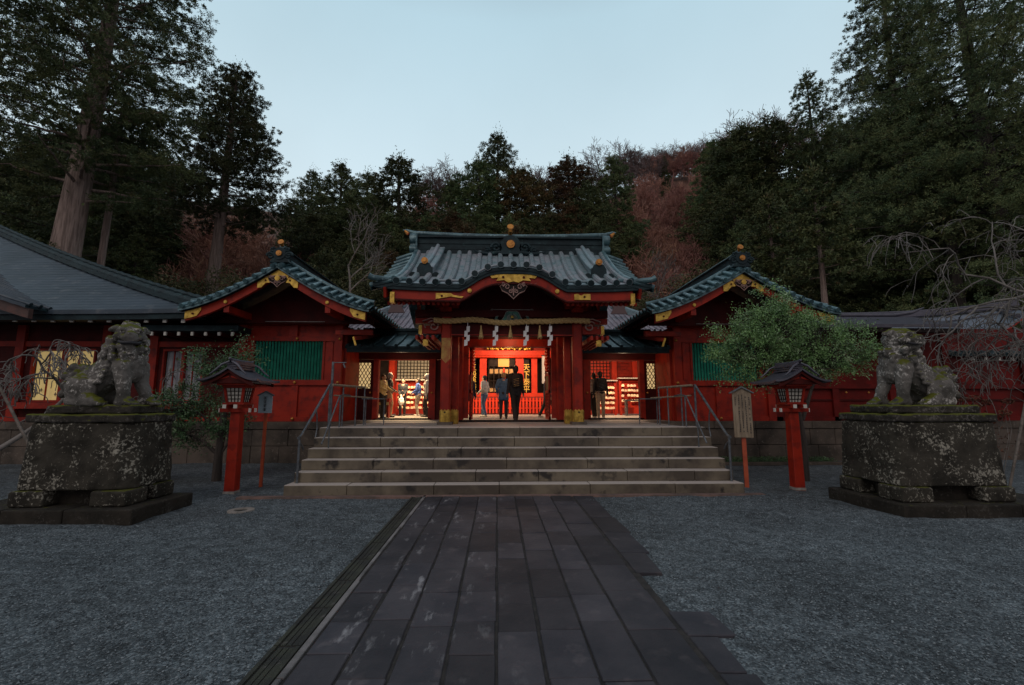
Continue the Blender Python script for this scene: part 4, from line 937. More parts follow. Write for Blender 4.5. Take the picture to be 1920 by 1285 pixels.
for a, b_, z0, z1, cm in wins:
    mb = MB(); mb.box(a, a+.05, YL+.0, YL+.1, z0, z1); mb.box(b_-.05, b_, YL, YL+.1, z0, z1); mb.box(a+.05, b_-.05, YL, YL+.1, z1-.06, z1); mb.box(a+.05, b_-.05, YL, YL+.1, z0, z0+.05)
    m_ = (a+b_)/2; mb.box(m_-.05, m_+.05, YL, YL+.1, z0+.05, z1-.06); 
    for f in (.27, .74): mb.box(a+(b_-a)*f-.012, a+(b_-a)*f+.012, YL+.02, YL+.06, z0+.05, z1-.06)
    wf = mb.build('window', M['red'], bl); wf['label'] = 'lit yellow window' if cm == 'curtainY' else 'white curtained window'
    mb = MB(); n = 60; P = [[(a+.05+(b_-a-.1)*i/n, YL+.14+.02*math.sin(i*1.35)+.012*math.sin(i*.7), z) for i in range(n+1)] for z in (z0, z1)]; mb.grid(np.array(P), True)
    cu = mb.build('curtain', M[cm], wf)
    mb = MB()
    for (fx, fz) in ((.17, .60), (.17, .22), (.40, .36), (.40, .14), (.62, .80), (.62, .30), (.86, .55), (.30, .82)):
        x = a+(b_-a)*fx; z = z0+(z1-z0)*fz
        mb.prism([(x, z+.07), (x-.018, z+.025), (x-.045, z), (x-.018, z-.025), (x, z-.07), (x+.018, z-.025), (x+.045, z), (x+.018, z+.025)], YL+.095, YL+.10)
    mb.build('crest_print', mat('curtain_crest', (.20, .16, .09) if cm == 'curtainY' else (.25, .26, .27), .8), cu)
# lower pent roof joining the wing
mb = MB(); mb.box(-10.0, -7.35, 12.95, 14.0, 3.70, 3.86); mb.build('pent_roof', M['copperdark'], bl)
m2 = MB(); m3 = MB()
for k in range(7): x = -9.7+k*.37; m2.box(x-.035, x+.035, 12.90, 12.946, 3.56, 3.66); m3.box(x-.03, x+.03, 12.947, 14.0, 3.57, 3.66)
m2.build('white_rafter_tips', M['white'], bl); m3.build('rafters', M['darkred'], bl)
# porch gable poking in from the left
mb = MB(); axp, azp = -17.3, 6.35
def psl(y, t): return (axp+5.1*t, y, azp-2.15*(1.3*t-.3*t*t))
tiled(mb, psl, 11.9, 15.5, 14, .26, .045, .01, .08); mb.build('porch_roof', TM('slateroof'), bl)
mb = MB(); tiled(mb, lambda y, t: (axp-5.1*t, y, azp-2.15*(1.3*t-.3*t*t)), 11.9, 15.5, 10, .26, .045, .01, .08); mb.build('porch_roof', TM('slateroof'), bl)
T = np.linspace(0, 1, 16); pts = [(psl(0, t)[0], psl(0, t)[2]) for t in T]
mb = MB(); mb.strip([(x, z-.08) for x, z in pts], [(x, z-.34) for x, z in pts], 12.0, 12.12); mb.build('bargeboard', mat('pinkish_board', (.10, .04, .03), .6, col2=(.06, .028, .022), nscale=4), bl)

# ------------------------------------------------------------------ long building on the right
br = thing('long_hall', (12, 14, ZP), 'long low red hall with a thin dark roof, behind the right stone lion-dog', 'shrine building')
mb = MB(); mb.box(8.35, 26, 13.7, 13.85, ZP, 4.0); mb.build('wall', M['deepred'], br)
mb = MB()
for x in (8.5, 10.3, 12.1, 13.9): mb.box(x-.1, x+.1, 13.62, 13.72, ZP+.001, 4.0)
mb.box(8.35, 26, 13.60, 13.69, 2.12, 2.26); mb.box(8.35, 26, 13.62, 13.69, ZP+.002, ZP+.12); mb.build('rails', M['deepred'], br)
mb = MB(); mb.box(8.45, 26, 13.66, 13.705, 1.75, 1.80); mb.build('panel_groove', M['darkred'], br)
studs('gilt_boss', [(x, 13.59, 2.0) for x in (9.2, 10.6, 11.3, 12.6)]+[(x, 13.59, 1.42) for x in (9.3, 10.9)], .035, br)
mb = MB()
mb.add([(8.4, 12.75, 3.96), (13.65, 12.75, 3.98), (13.9, 14.6, 4.56), (8.4, 14.6, 4.52), (8.4, 12.75, 3.86), (13.65, 12.75, 3.88), (13.9, 14.6, 4.44), (8.4, 14.6, 4.40)], [(0, 1, 2, 3), (7, 6, 5, 4), (0, 4, 5, 1), (1, 5, 6, 2)])
mb.add([(8.4, 16.6, 3.96), (13.9, 16.6, 3.98), (13.9, 14.6, 4.56), (8.4, 14.6, 4.52)], [(0, 3, 2, 1)])
mb.build('roof', M['lanternroof'], br)
mb = MB(); mb.box(8.4, 13.6, 12.80, 12.95, 3.74, 3.86); mb.build('eave_board', M['black'], br)
mb = MB(); mb.tube([(9.3, 14.6, 4.64), (10, 14.6, 4.58), (13.2, 14.6, 4.60), (13.9, 14.6, 4.70), (14.3, 14.55, 4.86)], np.array([.08, .07, .07, .06, .02]), 8); mb.build('ridge_roll', M['lanternroof'], br)
mb = MB(); gold_disc(mb, (9.25, 14.4, 4.70), .07, .06); mb.build('gilt_cap', M['brass'], br)
# curved-roof hall further right
br2 = thing('curved_roof_hall', (18, 17, ZP), 'small hall with a strongly upswept grey roof at the right edge', 'shrine building')
mb = MB(); C = []
for j in range(13):
    t = j/12; row = []
    for i in range(31):
        c = i/30; x = 14.6+7.2*c*(1-.0*t)-2.0*0; xa = 14.0+8.2*c; xb = 15.8+3.6*c
        x = xa+(xb-xa)*t; y = 18.4-2.6*t
        up = 0.95*max(0, c-.15)**2.2
        z = 5.12+.62*c**2-(1.30)*(1.25*t-.25*t*t)+up*t*.9+.25*(1-c)**2*t*.5
        row.append((x, y, z))
    C.append(row)
C = np.array(C); mb.grid(C[:, ::-1], True); D_ = C.copy(); D_[:, :, 2] -= .12; mb.grid(D_, True); mb.grid(np.array([C[-1], D_[-1]]), True); mb.grid(np.array([D_[:, -1], C[:, -1]]), True)
mb.build('roof', M['paleroof'], br2)
mb = MB(); mb.tube(C[0]+[0, 0, .12], .10, 8); mb.tube(C[0]+[0, -.05, .30], .05, 6)
for i in range(30): mb.bar(C[0][i]+[0, 0, .18], C[0][i+1]+[0, 0, .18], .2, .2)
mb.tube(C[3]+[0, 0, .05], .035, 6); mb.tube(C[:, 27]+[0, 0, .07], .09, 6)
mb.build('ridge', M['lanternroof'], br2)
mb = MB(); p = C[0][-1]; mb.ball(p+[0, 0, .38], .10, 8); mb.build('gilt_cap', M['brass'], br2)
mb = MB(); mb.tube(D_[-1]+[0, .1, -.05], .06, 6); mb.build('bargeboard', M['vermilion'], br2)
mb = MB(); mb.box(15.0, 27, 17.6, 17.8, ZP, 4.6); mb.build('wall', M['deepred'], br2)
mb = MB()
for k in range(9): mb.tube([(18.3+k*.22, 17.4, 4.25+.05*(k % 2)), (18.5+k*.22, 17.35, 4.45), (18.6+k*.22, 17.4, 4.2)], .035, 5)
mb.build('orange_carving', M['vermilion'], br2)
# low tiled pent roof in front
br3 = thing('tiled_porch', (16, 14.2, ZP), 'low blue-tiled porch roof over a dark red wall, right of the stone lion-dog', 'porch')
mb = MB(); tiled(mb, lambda s, t: (s, 15.0-1.5*t, 3.62-.42*t), 14.0, 22, 8, .34, .045, .01, .08); mb.build('roof', TM('copperteal'), br3)
mb = MB(); mb.box(14.0, 22, 14.95, 15.15, 3.58, 3.74); mb.build('ridge', M['copperdark'], br3)
mb = MB(); m2 = MB()
for k in range(14): x = 14.6+k*.42; mb.box(x-.04, x+.04, 13.46, 13.50, 2.98, 3.07); m2.box(x-.035, x+.035, 13.502, 15, 2.985, 3.065)
mb.build('white_rafter_tips', M['white'], br3); m2.build('rafters', M['black'], br3)
mb = MB()
for x in (14.1, 16.4, 18.6): mb.box(x-.1, x+.1, 13.62, 13.8, ZP, 3.2)
mb.build('posts', M['darkred'], br3)

# ------------------------------------------------------------------ main hall in the court
hall = thing('main_hall', (CX, 24, ZP), 'brightly lit vermilion main hall seen through the gate, roofed with mauve-grey tiles', 'shrine building')
HX = .62      # sight line through the gate to the hall's axis
Y = 24.0
mb = MB(); mb.box(HX-7.5, HX-2.8, Y, Y+.2, ZP, 4.9); mb.box(HX+2.9, HX+7.5, Y, Y+.2, ZP, 4.9); mb.box(HX-2.8, HX+2.9, Y, Y+.2, 4.05, 4.9); mb.box(HX-2.8, HX+2.9, Y-.1, Y+.2, ZP, 2.22)
mb.build('wall', M['red'], hall)
mb = MB(); mb.box(HX-2.8, HX+2.9, Y+1.2, Y+1.3, ZP, 4.1); mb.build('dark_interior', M['black'], hall)
mb = MB()
for x, w_ in ((-2.25, .44), (-1.38, .36), (.53, .42), (1.30, .30), (2.72, .3), (-2.75, .2)): mb.box(HX+x-w_/2, HX+x+w_/2, Y-.18, Y-.02, 2.22, 4.05)
mb.build('door_post', M['vermilion'], hall)
mb = MB(); mb.box(HX-2.6, HX+2.5, Y-.42, Y-.20, 4.06, 4.42); mb.build('lintel', M['vermilion'], hall)
mb = MB(); mb.tube([(HX-2.6, Y-.45, 4.10), (HX+2.5, Y-.45, 4.10)], .06, 8); mb.build('lintel_bead', M['vermilion'], hall)
mb = MB(); mb.box(HX-2.6, HX+2.7, Y-.25, Y-.101, 2.03, 2.22); mb.build('sill', M['vermilion'], hall)
mb = MB()
for k in range(26):
    x = HX-1.15+k*.088; mb.ball((x, Y-.5, 4.55+.05*math.sin(k*1.9)), (.07, .05, .09+.03*math.cos(k*2.3)), 7)
for q in (-1, 1): spiral(mb, (HX+q*.9, 4.55), .16, 1.3, Y-.52, .03, q)
mb.build('gilt_carving', M['gold'], hall)
mb = MB(); mb.box(HX-1.05, HX+.28, Y-.05, Y-.03, 3.62, 4.05)
for k in range(6): x = HX-1.08+k*.26; mb.box(x-.018, x+.018, Y-.08, Y-.05, 2.25, 4.04)
for z in (2.5, 2.85, 3.2, 3.5, 3.62): mb.box(HX-1.1, HX+.3, Y-.07, Y-.052, z, z+.03)
lat = mb.build('lattice_door', M['black'], hall)
mb = MB()
for k in range(5):
    for z0, z1 in ((3.25, 3.48), (3.66, 3.98), (2.3, 2.48)): x = HX-1.05+k*.26; mb.box(x, x+.20, Y-.03+.02, Y-.0, z0, z1)
mb.build('lit_pane', M['shojilit'], lat)
mb = MB(); mb.box(HX-.60, HX-.02, Y-.12, Y-.09, 3.60, 4.02); mb.build('lamp_glow', M['gleam'], hall)
mb = MB(); mb.tube([(HX-.30, Y-.4, 3.5), (HX-.30, Y-.4, 3.0), (HX-.30, Y-.4, 2.5)], np.array([.05, .09, .10]), 8); mb.build('bell_rope', M['vermilion'], hall)
for x, body in ((HX-1.92, '五穀豊穣'), (HX+.88, '天下泰平')):
    mb = MB(); mb.box(x-.14, x+.14, Y-.14, Y-.10, 2.3, 3.98); pb_ = mb.build('calligraphy_board', M['black'], hall)
    text('gilt_lettering', body, (x, Y-.15, 3.42), .40, M['gold'] if 0 else mat('gilt_letter', (.8, .52, .10), .4, .2), pb_)
# side lattices, shutters
def hl(x0, x1, z0, z1, kind):
    mb = MB(); mb.box(x0, x1, Y-.03, Y-.012, z0, z1); o = mb.build('window', M[kind], hall)
    m2 = MB(); n = int((x1-x0)/.16)
    for k in range(n+1): x = x0+(x1-x0)*k/n; m2.box(x-.018, x+.018, Y-.06, Y-.031, z0, z1)
    n = int((z1-z0)/.16)
    for k in range(n+1): z = z0+(z1-z0)*k/n; m2.box(x0, x1, Y-.072, Y-.061, z-.016, z+.016)
    m2.build('grille', M['black'], o)
hl(-5.25, -3.35, 2.95, 3.95, 'shoji'); hl(4.55, 5.95, 2.95, 3.95, 'vermilion')
mb = MB(); mb.box(-6.3, -5.72, Y-.03, Y-.01, ZP+.01, 3.98); mb.build('dark_doorway', M['black'], hall)
mb = MB(); mb.box(-5.66, -5.38, Y-.12, Y-.01, ZP+.002, 4.0); mb.box(6.05, 6.3, Y-.12, Y-.01, ZP+.002, 4.0); mb.box(7.15, 7.4, Y-.12, Y-.01, ZP+.002, 4.0); mb.build('column', M['vermilion'], hall)
mb = MB()
for k in range(6): mb.box(6.36, 7.10, Y-.06, Y-.01, 2.95+k*.17, 3.08+k*.17)
mb.build('slatted_shutter', M['red'], hall)
def hsl(x, t): return (x, 26.5-6.0*t, 8.1-3.1*(1.25*t-.25*t*t))
def htmin(x):
    d = max(0, (-4.0-x)/3.3, (x-5.2)/3.3); return min(.97, d*.98) if d > 0 else 0
mb = MB(); tiled(mb, hsl, -7.2, 8.4, 22, .27, .055, .012, .12, tmin=htmin); mb.build('roof', TM('purpletile'), hall)
mb = MB()
for s in (-1, 1):
    P = [np.array(hsl((-4.0-3.2*k/12) if s < 0 else (5.2+3.2*k/12), htmin((-4.0-3.2*k/12) if s < 0 else (5.2+3.2*k/12)))) for k in range(13)]
    for k in range(12): mb.bar(P[k]+[0, 0, .14], P[k+1]+[0, 0, .14], .26, .24)
    mb.tube([p+np.array([0, 0, .30]) for p in P], .08, 8); mb.tube([p+np.array([s*.15, 0, .12]) for p in P], .05, 6)
mb.box(-4.0, 5.2, 26.4, 26.7, 8.05, 8.6); mb.build('ridge', M['copper'], hall)
mb = MB()
for x in (-5.05, 6.1):
    mb.prism([(x-.42, 6.15), (x+.42, 6.15), (x+.28, 6.42), (x+.38, 6.62), (x+.14, 6.72), (x, 6.92), (x-.14, 6.72), (x-.38, 6.62), (x-.28, 6.42)][::-1], 22.3, 22.45)
mb.build('brown_ridge_tile', mat('dull_brown_tile', (.10, .06, .06), .6), hall)
mb = MB(); mb.box(-7.2, 8.4, 20.7, 24.0, 4.72, 4.80); mb.build('soffit', M['darkred'], hall)
# vermilion picket fence in front of the hall
fn = thing('picket_fence', (HX, 22.6, ZP), 'low vermilion picket fence in front of the glowing hall', 'fence')
mb = MB(); 
for z in (1.42, 1.78): mb.box(-1.75, 3.1, 22.60, 22.64, z, z+.06)
mb.build('rail', M['vermilion'], fn)
pk = MB(); pk.prism([(-.045, ZP+.06), (.045, ZP+.06), (.045, 1.92), (0, 1.98), (-.045, 1.92)][::-1], 22.56, 22.598)
p0 = None
for k in range(29):
    x = -1.70+k*.165
    if p0 is None: p0 = pk.build('picket', M['vermilion'], None); p0.parent = fn; base = -worldloc(fn)
    c = p0 if k == 0 else p0.copy()
    if k: COL.objects.link(c); c.parent = fn
    c.location = Vector(base)+Vector((x, 0, 0))
mb = MB(); mb.box(-1.8, 3.15, 22.66, 22.72, ZP+.0, 2.0); mb.build('backing_board', mat('shaded_red_board', (.17, .012, .006), .5), fn)
# vertical banner
bn = thing('hanging_banner', (2.25, 21.6, ZP), 'narrow white vertical banner with black characters beside the glowing hall', 'banner')
c = at(1022, 700, 21.6); mb = MB(); P = [[(c[0]-.15+.3*i/6, 21.6+.02*math.sin(i), z) for i in range(7)] for z in (2.62, 3.95)]; mb.grid(np.array(P), True); mb.grid(np.array(P)[::-1]+[0, .01, 0], True); mb.build('cloth', mat('banner_cloth', (.40, .38, .36), .8), bn)
mb = MB(); mb.tube([(c[0]-.18, 21.59, 3.96), (c[0]+.18, 21.59, 3.96)], .02, 6); mb.tube([(c[0]+.18, 21.62, ZP), (c[0]+.18, 21.62, 4.0)], .02, 6); mb.build('pole', M['black'], bn)
mb = MB()
for k in range(8):
    z = 3.80-k*.095
    for q in range(4): mb.box(c[0]+.02+R_.uniform(-.06, .0), c[0]+.02+R_.uniform(.01, .06), 21.565, 21.57, z-.02*q, z-.02*q+.010)
    mb.box(c[0]+.012, c[0]+.026, 21.564, 21.569, z-.065, z+.02)
mb.build('characters', M['ink'], bn)

# ------------------------------------------------------------------ votive plaque racks
def rack(x0, x1, y, ztop, rows, cols, lab, plab, g, seed):
    th = thing('votive_rack', ((x0+x1)/2, y, ZP), lab, 'plaque rack'); rr = random.Random(seed)
    mb = MB()
    for x in (x0, x1): mb.box(x-.05, x+.05, y-.05, y+.05, ZP, ztop)
    mb.build('post', M['red'], th)
    mb = MB(); mb.box(x0-.1, x1+.1, y-.16, y+.16, ztop, ztop+.05); mb.build('cap', M['paleline'], th)
    mb = MB(); mb.box(x0, x1, y+.03, y+.06, 1.55, ztop); mb.box(x0, x1, y-.08, y+.03, 1.50, 1.58); mb.box(x0+.05, x1-.05, y-.02, y+.03, ztop-.14, ztop-.02); mb.build('backboard', M['red'], th)
    mb = MB(); z0 = ztop-.30
    for r in range(rows): mb.tube([(x0, y-.06, z0-r*.23+.07), (x1, y-.06, z0-r*.23+.07)], .012, 5)
    mb.build('rail', M['darkred'], th)
    pl_ = MB(); w_ = .062; pl_.prism([(-w_, -.05), (w_, -.05), (w_, .03), (0, .062), (-w_, .03)][::-1], -.006, .006)
    o0 = None
    for r in range(rows):
        for c in range(cols):
            if rr.random() < .08: continue
            x = x0+.1+(x1-x0-.2)*c/(cols-1)+rr.uniform(-.02, .02)
            if o0 is None: o0 = pl_.build('votive_plaque', M['emawood']); o = o0
            else: o = o0.copy(); COL.objects.link(o)
            tag(o, plab, 'votive plaque', g)
            o.location = (x, y-.085, z0-r*.23+rr.uniform(-.012, .012)); o.rotation_euler = (rr.uniform(-.1, .1), rr.uniform(-.12, .12), rr.uniform(-.25, .25))
rack(-4.55, -2.55, 21, 2.72, 5, 14, 'red rack hung with votive plaques behind the left doorway visitors', 'small wooden plaque hanging on the rack behind the left doorway', 'plaques on the left rack', 1)
rack(4.25, 5.42, 21, 2.70, 5, 9, 'wide red rack hung with votive plaques in the right doorway', 'small wooden plaque hanging on the wide rack in the right doorway', 'plaques on the wide right rack', 2)
rack(5.62, 6.75, 20.8, 2.80, 4, 8, 'taller red rack hung with votive plaques at the right of the right doorway', 'small wooden plaque hanging on the taller rack at the right of the right doorway', 'plaques on the taller right rack', 3)
tb = thing('offering_table', (5.95, 19.6, ZP), 'small grey table in front of the taller plaque rack, right doorway', 'table')
mb = MB(); mb.box(5.45, 6.5, 19.4, 19.8, 1.78, 1.84); mb.build('tabletop', M['steel'], tb)
for x in (5.5, 6.4):
    mb = MB(); mb.box(x, x+.06, 19.45, 19.75, ZP, 1.78); mb.build('leg', M['steel'], tb)
tb = thing('writing_table', (-4.55, 17.3, ZP), 'red-topped table beside the two visitors at the left edge of the left doorway', 'table')
mb = MB(); mb.box(-4.95, -4.0, 17.1, 17.5, 1.72, 1.86); mb.build('tabletop', M['red'], tb)
mb = MB(); mb.box(-4.93, -4.02, 17.08, 17.1, 1.62, 1.72); mb.build('cloth_edge', M['curtainY'] if 0 else mat('cream_cloth', (.6, .5, .25), .8), tb)
for x in (-4.9, -4.1):
    mb = MB(); mb.box(x, x+.06, 17.15, 17.45, ZP, 1.72); mb.build('leg', M['red'], tb)

lamp('doorway_fill_light', (3.95, 14.2, 2.95), 12, (1.0, .70, .45), .12)  # unseen fill lights, added to brighten the visitors in the two doorways
lamp('doorway_fill_light', (-3.0, 14.2, 2.95), 7, (1.0, .70, .45), .12)
# warm light of the court, hall and gate lamps
lamp('hall_lamp', (HX-.2, 23.0, 3.95), 42, (1.0, .60, .34), .18)
lamp('hall_floodlight', (HX, 20.6, 4.5), 190, (1.0, .62, .38), .8, target=(HX, 24, 2.4))
lamp('court_lamp', (-3.6, 19.0, 4.3), 420, (1.0, .68, .36), .7, target=(-3.6, 19.8, 1.0))
lamp('court_lamp', (5.0, 19.0, 4.3), 250, (1.0, .64, .38), .7, target=(5.0, 20.0, 1.0))
lamp('gate_lamp', (CX, 14.6, 3.3), 30, (1.0, .56, .27), .15)
lamp('gate_lamp', (CX, 12.55, 3.5), 20, (1.0, .56, .27), .15)
# ------------------------------------------------------------------ organic surfaces: closed lumps fused by a voxel remesh
class Blob:
    def __init__(s): s.b = MB()
    def cone(s, a, b, ra, rb, ell=None, n=12):
        a = np.array(a, float); b = np.array(b, float); d = b-a; L = np.linalg.norm(d)
        if L < 1e-5: return s.ball(a, ra)
        t = d/L; P = []; R = []
        for k in range(4): q = math.cos(PI/2*(k+.15)/4); P.append(a-t*ra*q); R.append(ra*math.sqrt(max(1e-6, 1-q*q)))
        P.append(a); R.append(ra); P.append(b); R.append(rb)
        for k in range(3, -1, -1): q = math.cos(PI/2*(k+.15)/4); P.append(b+t*rb*q); R.append(rb*math.sqrt(max(1e-6, 1-q*q)))
        s.b.tube(np.array(P), np.array(R), n, True, ell=ell or 1.0); return s
    def chain(s, pts, rs):
        for i in range(len(pts)-1): s.cone(pts[i], pts[i+1], rs[i], rs[i+1])
        return s
    def ball(s, c, r, rot=None):
        k = MB(); k.ball((0, 0, 0), r, 14); V = k.V[0]
        if rot: V = V@np.array(Matrix.Rotation(rot[1], 3, rot[0])).T
        V = V+np.array(c)
        for f, sm, mi in k.F: s.b.F.append((f+s.b.n, sm, mi))
        s.b.V.append(V); s.b.n += len(V); return s
    def build(s, name, m, parent, voxel=.012, smooth=4, disp=None, mats=None):
        o = s.b.build(name, m, None)
        if parent is not None: o.parent = parent
        r = o.modifiers.new('r', 'REMESH'); r.mode = 'VOXEL'; r.voxel_size = voxel; r.use_smooth_shade = True
        if smooth: q = o.modifiers.new('s', 'SMOOTH'); q.iterations = smooth; q.factor = .5
        dg = bpy.context.evaluated_depsgraph_get(); me = bpy.data.meshes.new_from_object(o.evaluated_get(dg)); old = o.data
        o.modifiers.clear(); o.data = me; bpy.data.meshes.remove(old); me.name = name
        if not me.materials: me.materials.append(m)
        if disp:
            sc_, amp = disp; n = len(me.vertices); co = np.zeros(n*3); me.vertices.foreach_get('co', co); co = co.reshape(-1, 3); no = np.zeros(n*3); me.vertices.foreach_get('normal', no); no = no.reshape(-1, 3)
            dv = np.array([mnoise.noise(Vector(c)*sc_)+.5*mnoise.noise(Vector(c)*sc_*2.3) for c in co]); co += no*dv[:, None]*amp
            me.vertices.foreach_set('co', co.ravel()); me.update()
        return o

# ------------------------------------------------------------------ stone materials with moss on up-facing surfaces
def lichen_mat(name, base, c2, spots, moss_amt, world=False):
    m = mat(name, base, .85, spec=.2, col2=c2, nscale=3.2, thr=(.4, .62), bump=.8, bscale=34, bdist=.012, world=world)
    nt = m.node_tree; N = nt.nodes; L = nt.links; b = N['Principled BSDF']; src = b.inputs['Base Color'].links[0].from_socket
    g = N.new('ShaderNodeNewGeometry')
    v = N.new('ShaderNodeTexNoise'); v.inputs['Scale'].default_value = 24; v.inputs['Detail'].default_value = 5; v.inputs['Roughness'].default_value = .6; v.inputs['Distortion'].default_value = .6; L.new(g.outputs['Position'], v.inputs['Vector'])
    v2 = N.new('ShaderNodeTexNoise'); v2.inputs['Scale'].default_value = 2.6; v2.inputs['Detail'].default_value = 3; L.new(g.outputs['Position'], v2.inputs['Vector'])
    ad = N.new('ShaderNodeMath'); ad.operation = 'MULTIPLY_ADD'; L.new(v2.outputs[0], ad.inputs[0]); ad.inputs[1].default_value = .55; L.new(v.outputs[0], ad.inputs[2])
    r = N.new('ShaderNodeMapRange'); r.inputs[1].default_value = .84; r.inputs[2].default_value = .95; L.new(ad.outputs[0], r.inputs[0])
    x = N.new('ShaderNodeMix'); x.data_type = 'RGBA'; L.new(r.outputs[0], x.inputs[0]); L.new(src, x.inputs[6]); x.inputs[7].default_value = (*spots, 1)
    s = N.new('ShaderNodeSeparateXYZ'); L.new(g.outputs['Normal'], s.inputs[0])
    n3 = N.new('ShaderNodeTexNoise'); n3.inputs['Scale'].default_value = 9; n3.inputs['Detail'].default_value = 6; L.new(g.outputs['Position'], n3.inputs['Vector'])
    a2 = N.new('ShaderNodeMath'); a2.operation = 'MULTIPLY_ADD'; L.new(n3.outputs[0], a2.inputs[0]); a2.inputs[1].default_value = 1.1; L.new(s.outputs[2], a2.inputs[2])
    r2 = N.new('ShaderNodeMapRange'); r2.inputs[1].default_value = 1.30-moss_amt; r2.inputs[2].default_value = 1.50-moss_amt; L.new(a2.outputs[0], r2.inputs[0])
    y = N.new('ShaderNodeMix'); y.data_type = 'RGBA'; L.new(r2.outputs[0], y.inputs[0]); L.new(x.outputs[2], y.inputs[6]); y.inputs[7].default_value = (.082, .088, .010, 1)
    L.new(y.outputs[2], b.inputs['Base Color']); return m
M['liststone'] = lichen_mat('lichened_statue_stone', (.145, .135, .124), (.055, .052, .046), (.42, .40, .37), .30)
M['pedstone'] = lichen_mat('lichened_pedestal_stone', (.046, .041, .032), (.019, .017, .013), (.28, .265, .22), -.08)
M['mossstone'] = lichen_mat('mossy_slab_stone', (.040, .036, .030), (.02, .018, .015), (.12, .11, .10), .50)
M['slabstone'] = lichen_mat('dark_base_slab_stone', (.032, .027, .021), (.016, .014, .011), (.06, .055, .048), -.35)

def pedestal(s):
    """s=-1 left, +1 right; built toward the path from xin outward"""
    if s < 0: xi, xo, y0, y1 = -5.13, -7.75, 6.82, 8.13
    else: xi, xo, y0, y1 = 5.95, 8.75, 6.74, 8.30
    th = thing('statue_pedestal', ((xi+xo)/2, (y0+y1)/2, 0), ('lichen-speckled stone pedestal on a stepped slab, left side' if s < 0 else 'lichen-speckled stone pedestal on a stepped slab, right side'), 'pedestal')
    def X(a, b_): return sorted((a, b_))
    mb = MB(); cuts = [0, .95, 1.8, abs(xo-xi)]
    for a, b_ in zip(cuts[:-1], cuts[1:]): p, q = X(xi+s*a, xi+s*b_); mb.box(p+.004, q-.004, y0, (y0+y1)/2-.003, -.05, .175); mb.box(p+.004, q-.004, (y0+y1)/2+.003, y1, -.05, .173)
    bevel(mb.build('base_slab', M['slabstone'], th), .02, 2)
    bx0, bx1 = (xi+s*.28, xi+s*1.90) if s < 0 else (xi+s*.17, xi+s*1.93)
    by0, by1 = y0+.22, y1-.15
    # four feet
    for fx in (bx0+s*.22, bx1-s*.25):
        for fy in (by0+.18, by1-.18):
            mb = MB(); p, q = X(fx-.25, fx+.25); mb.box(p, q, fy-.24, fy+.22, .178, .40); bevel(mb.build('foot_block', M['pedstone'], th), .035, 3)
    mb = MB(); p, q = X(bx0+s*.25, bx1-s*.25); mb.box(p, q, by0+.22, by1-.2, .177, .41); mb.build('core_block', M['slabstone'], th)
    # body: tapering, cut front corner, two stones
    z0, z1 = .405, 1.37; ch = .17; tp = .05
    def pl(zf):
        t = zf*tp; a, b_ = X(bx0+s*t, bx1-s*t); yy0, yy1 = by0+t, by1-t
        if s < 0: return [(a+.06, yy0), (b_-ch, yy0), (b_, yy0+ch), (b_, yy1), (a, yy1), (a, yy0+.06)]
        return [(a+ch*.4, yy0), (b_-.06, yy0), (b_, yy0+.06), (b_, yy1), (a, yy1), (a, yy0+ch*.6)]
    lo, hi = pl(0), pl(1); n = 6
    mb = MB(); V = [(x, y, z0) for x, y in lo]+[(x, y, z1) for x, y in hi]; mb.add(V, [tuple(range(n))[::-1], tuple(range(n, 2*n))]+[(i, (i+1) % n, (i+1) % n+n, i+n) for i in range(n)])
    b = mb.build('body', M['pedstone'], th); bevel(b, .025, 2)
    sd = b.modifiers.new('sub', 'SUBSURF'); sd.subdivision_type = 'SIMPLE'; sd.levels = 5; sd.render_levels = 5
    tx = bpy.data.textures.new('rough', 'CLOUDS'); tx.noise_scale = .16; d = b.modifiers.new('d', 'DISPLACE'); d.texture = tx; d.strength = .035; d.mid_level = .5
    # mossy slabs
    for (ins, zz0, zz1, yins) in ((.02, 1.372, 1.50, .02), (.16, 1.502, 1.635, .13)):
        mb = MB(); p, q = X(bx0+s*ins, bx1-s*(ins+ (.03 if ins > .1 else 0))); mb.box(p, q, by0+yins, by1-yins, zz0, zz1)
        o = mb.build('mossy_slab', M['mossstone'], th); bevel(o, .03, 3); sd = o.modifiers.new('sub', 'SUBSURF'); sd.subdivision_type = 'SIMPLE'; sd.levels = 5; sd.render_levels = 5
        d = o.modifiers.new('d', 'DISPLACE'); d.texture = tx; d.strength = .045; d.mid_level = .5
    return (bx0+bx1)/2, (by0+by1)/2
pcL = pedestal(-1); pcR = pedestal(1)

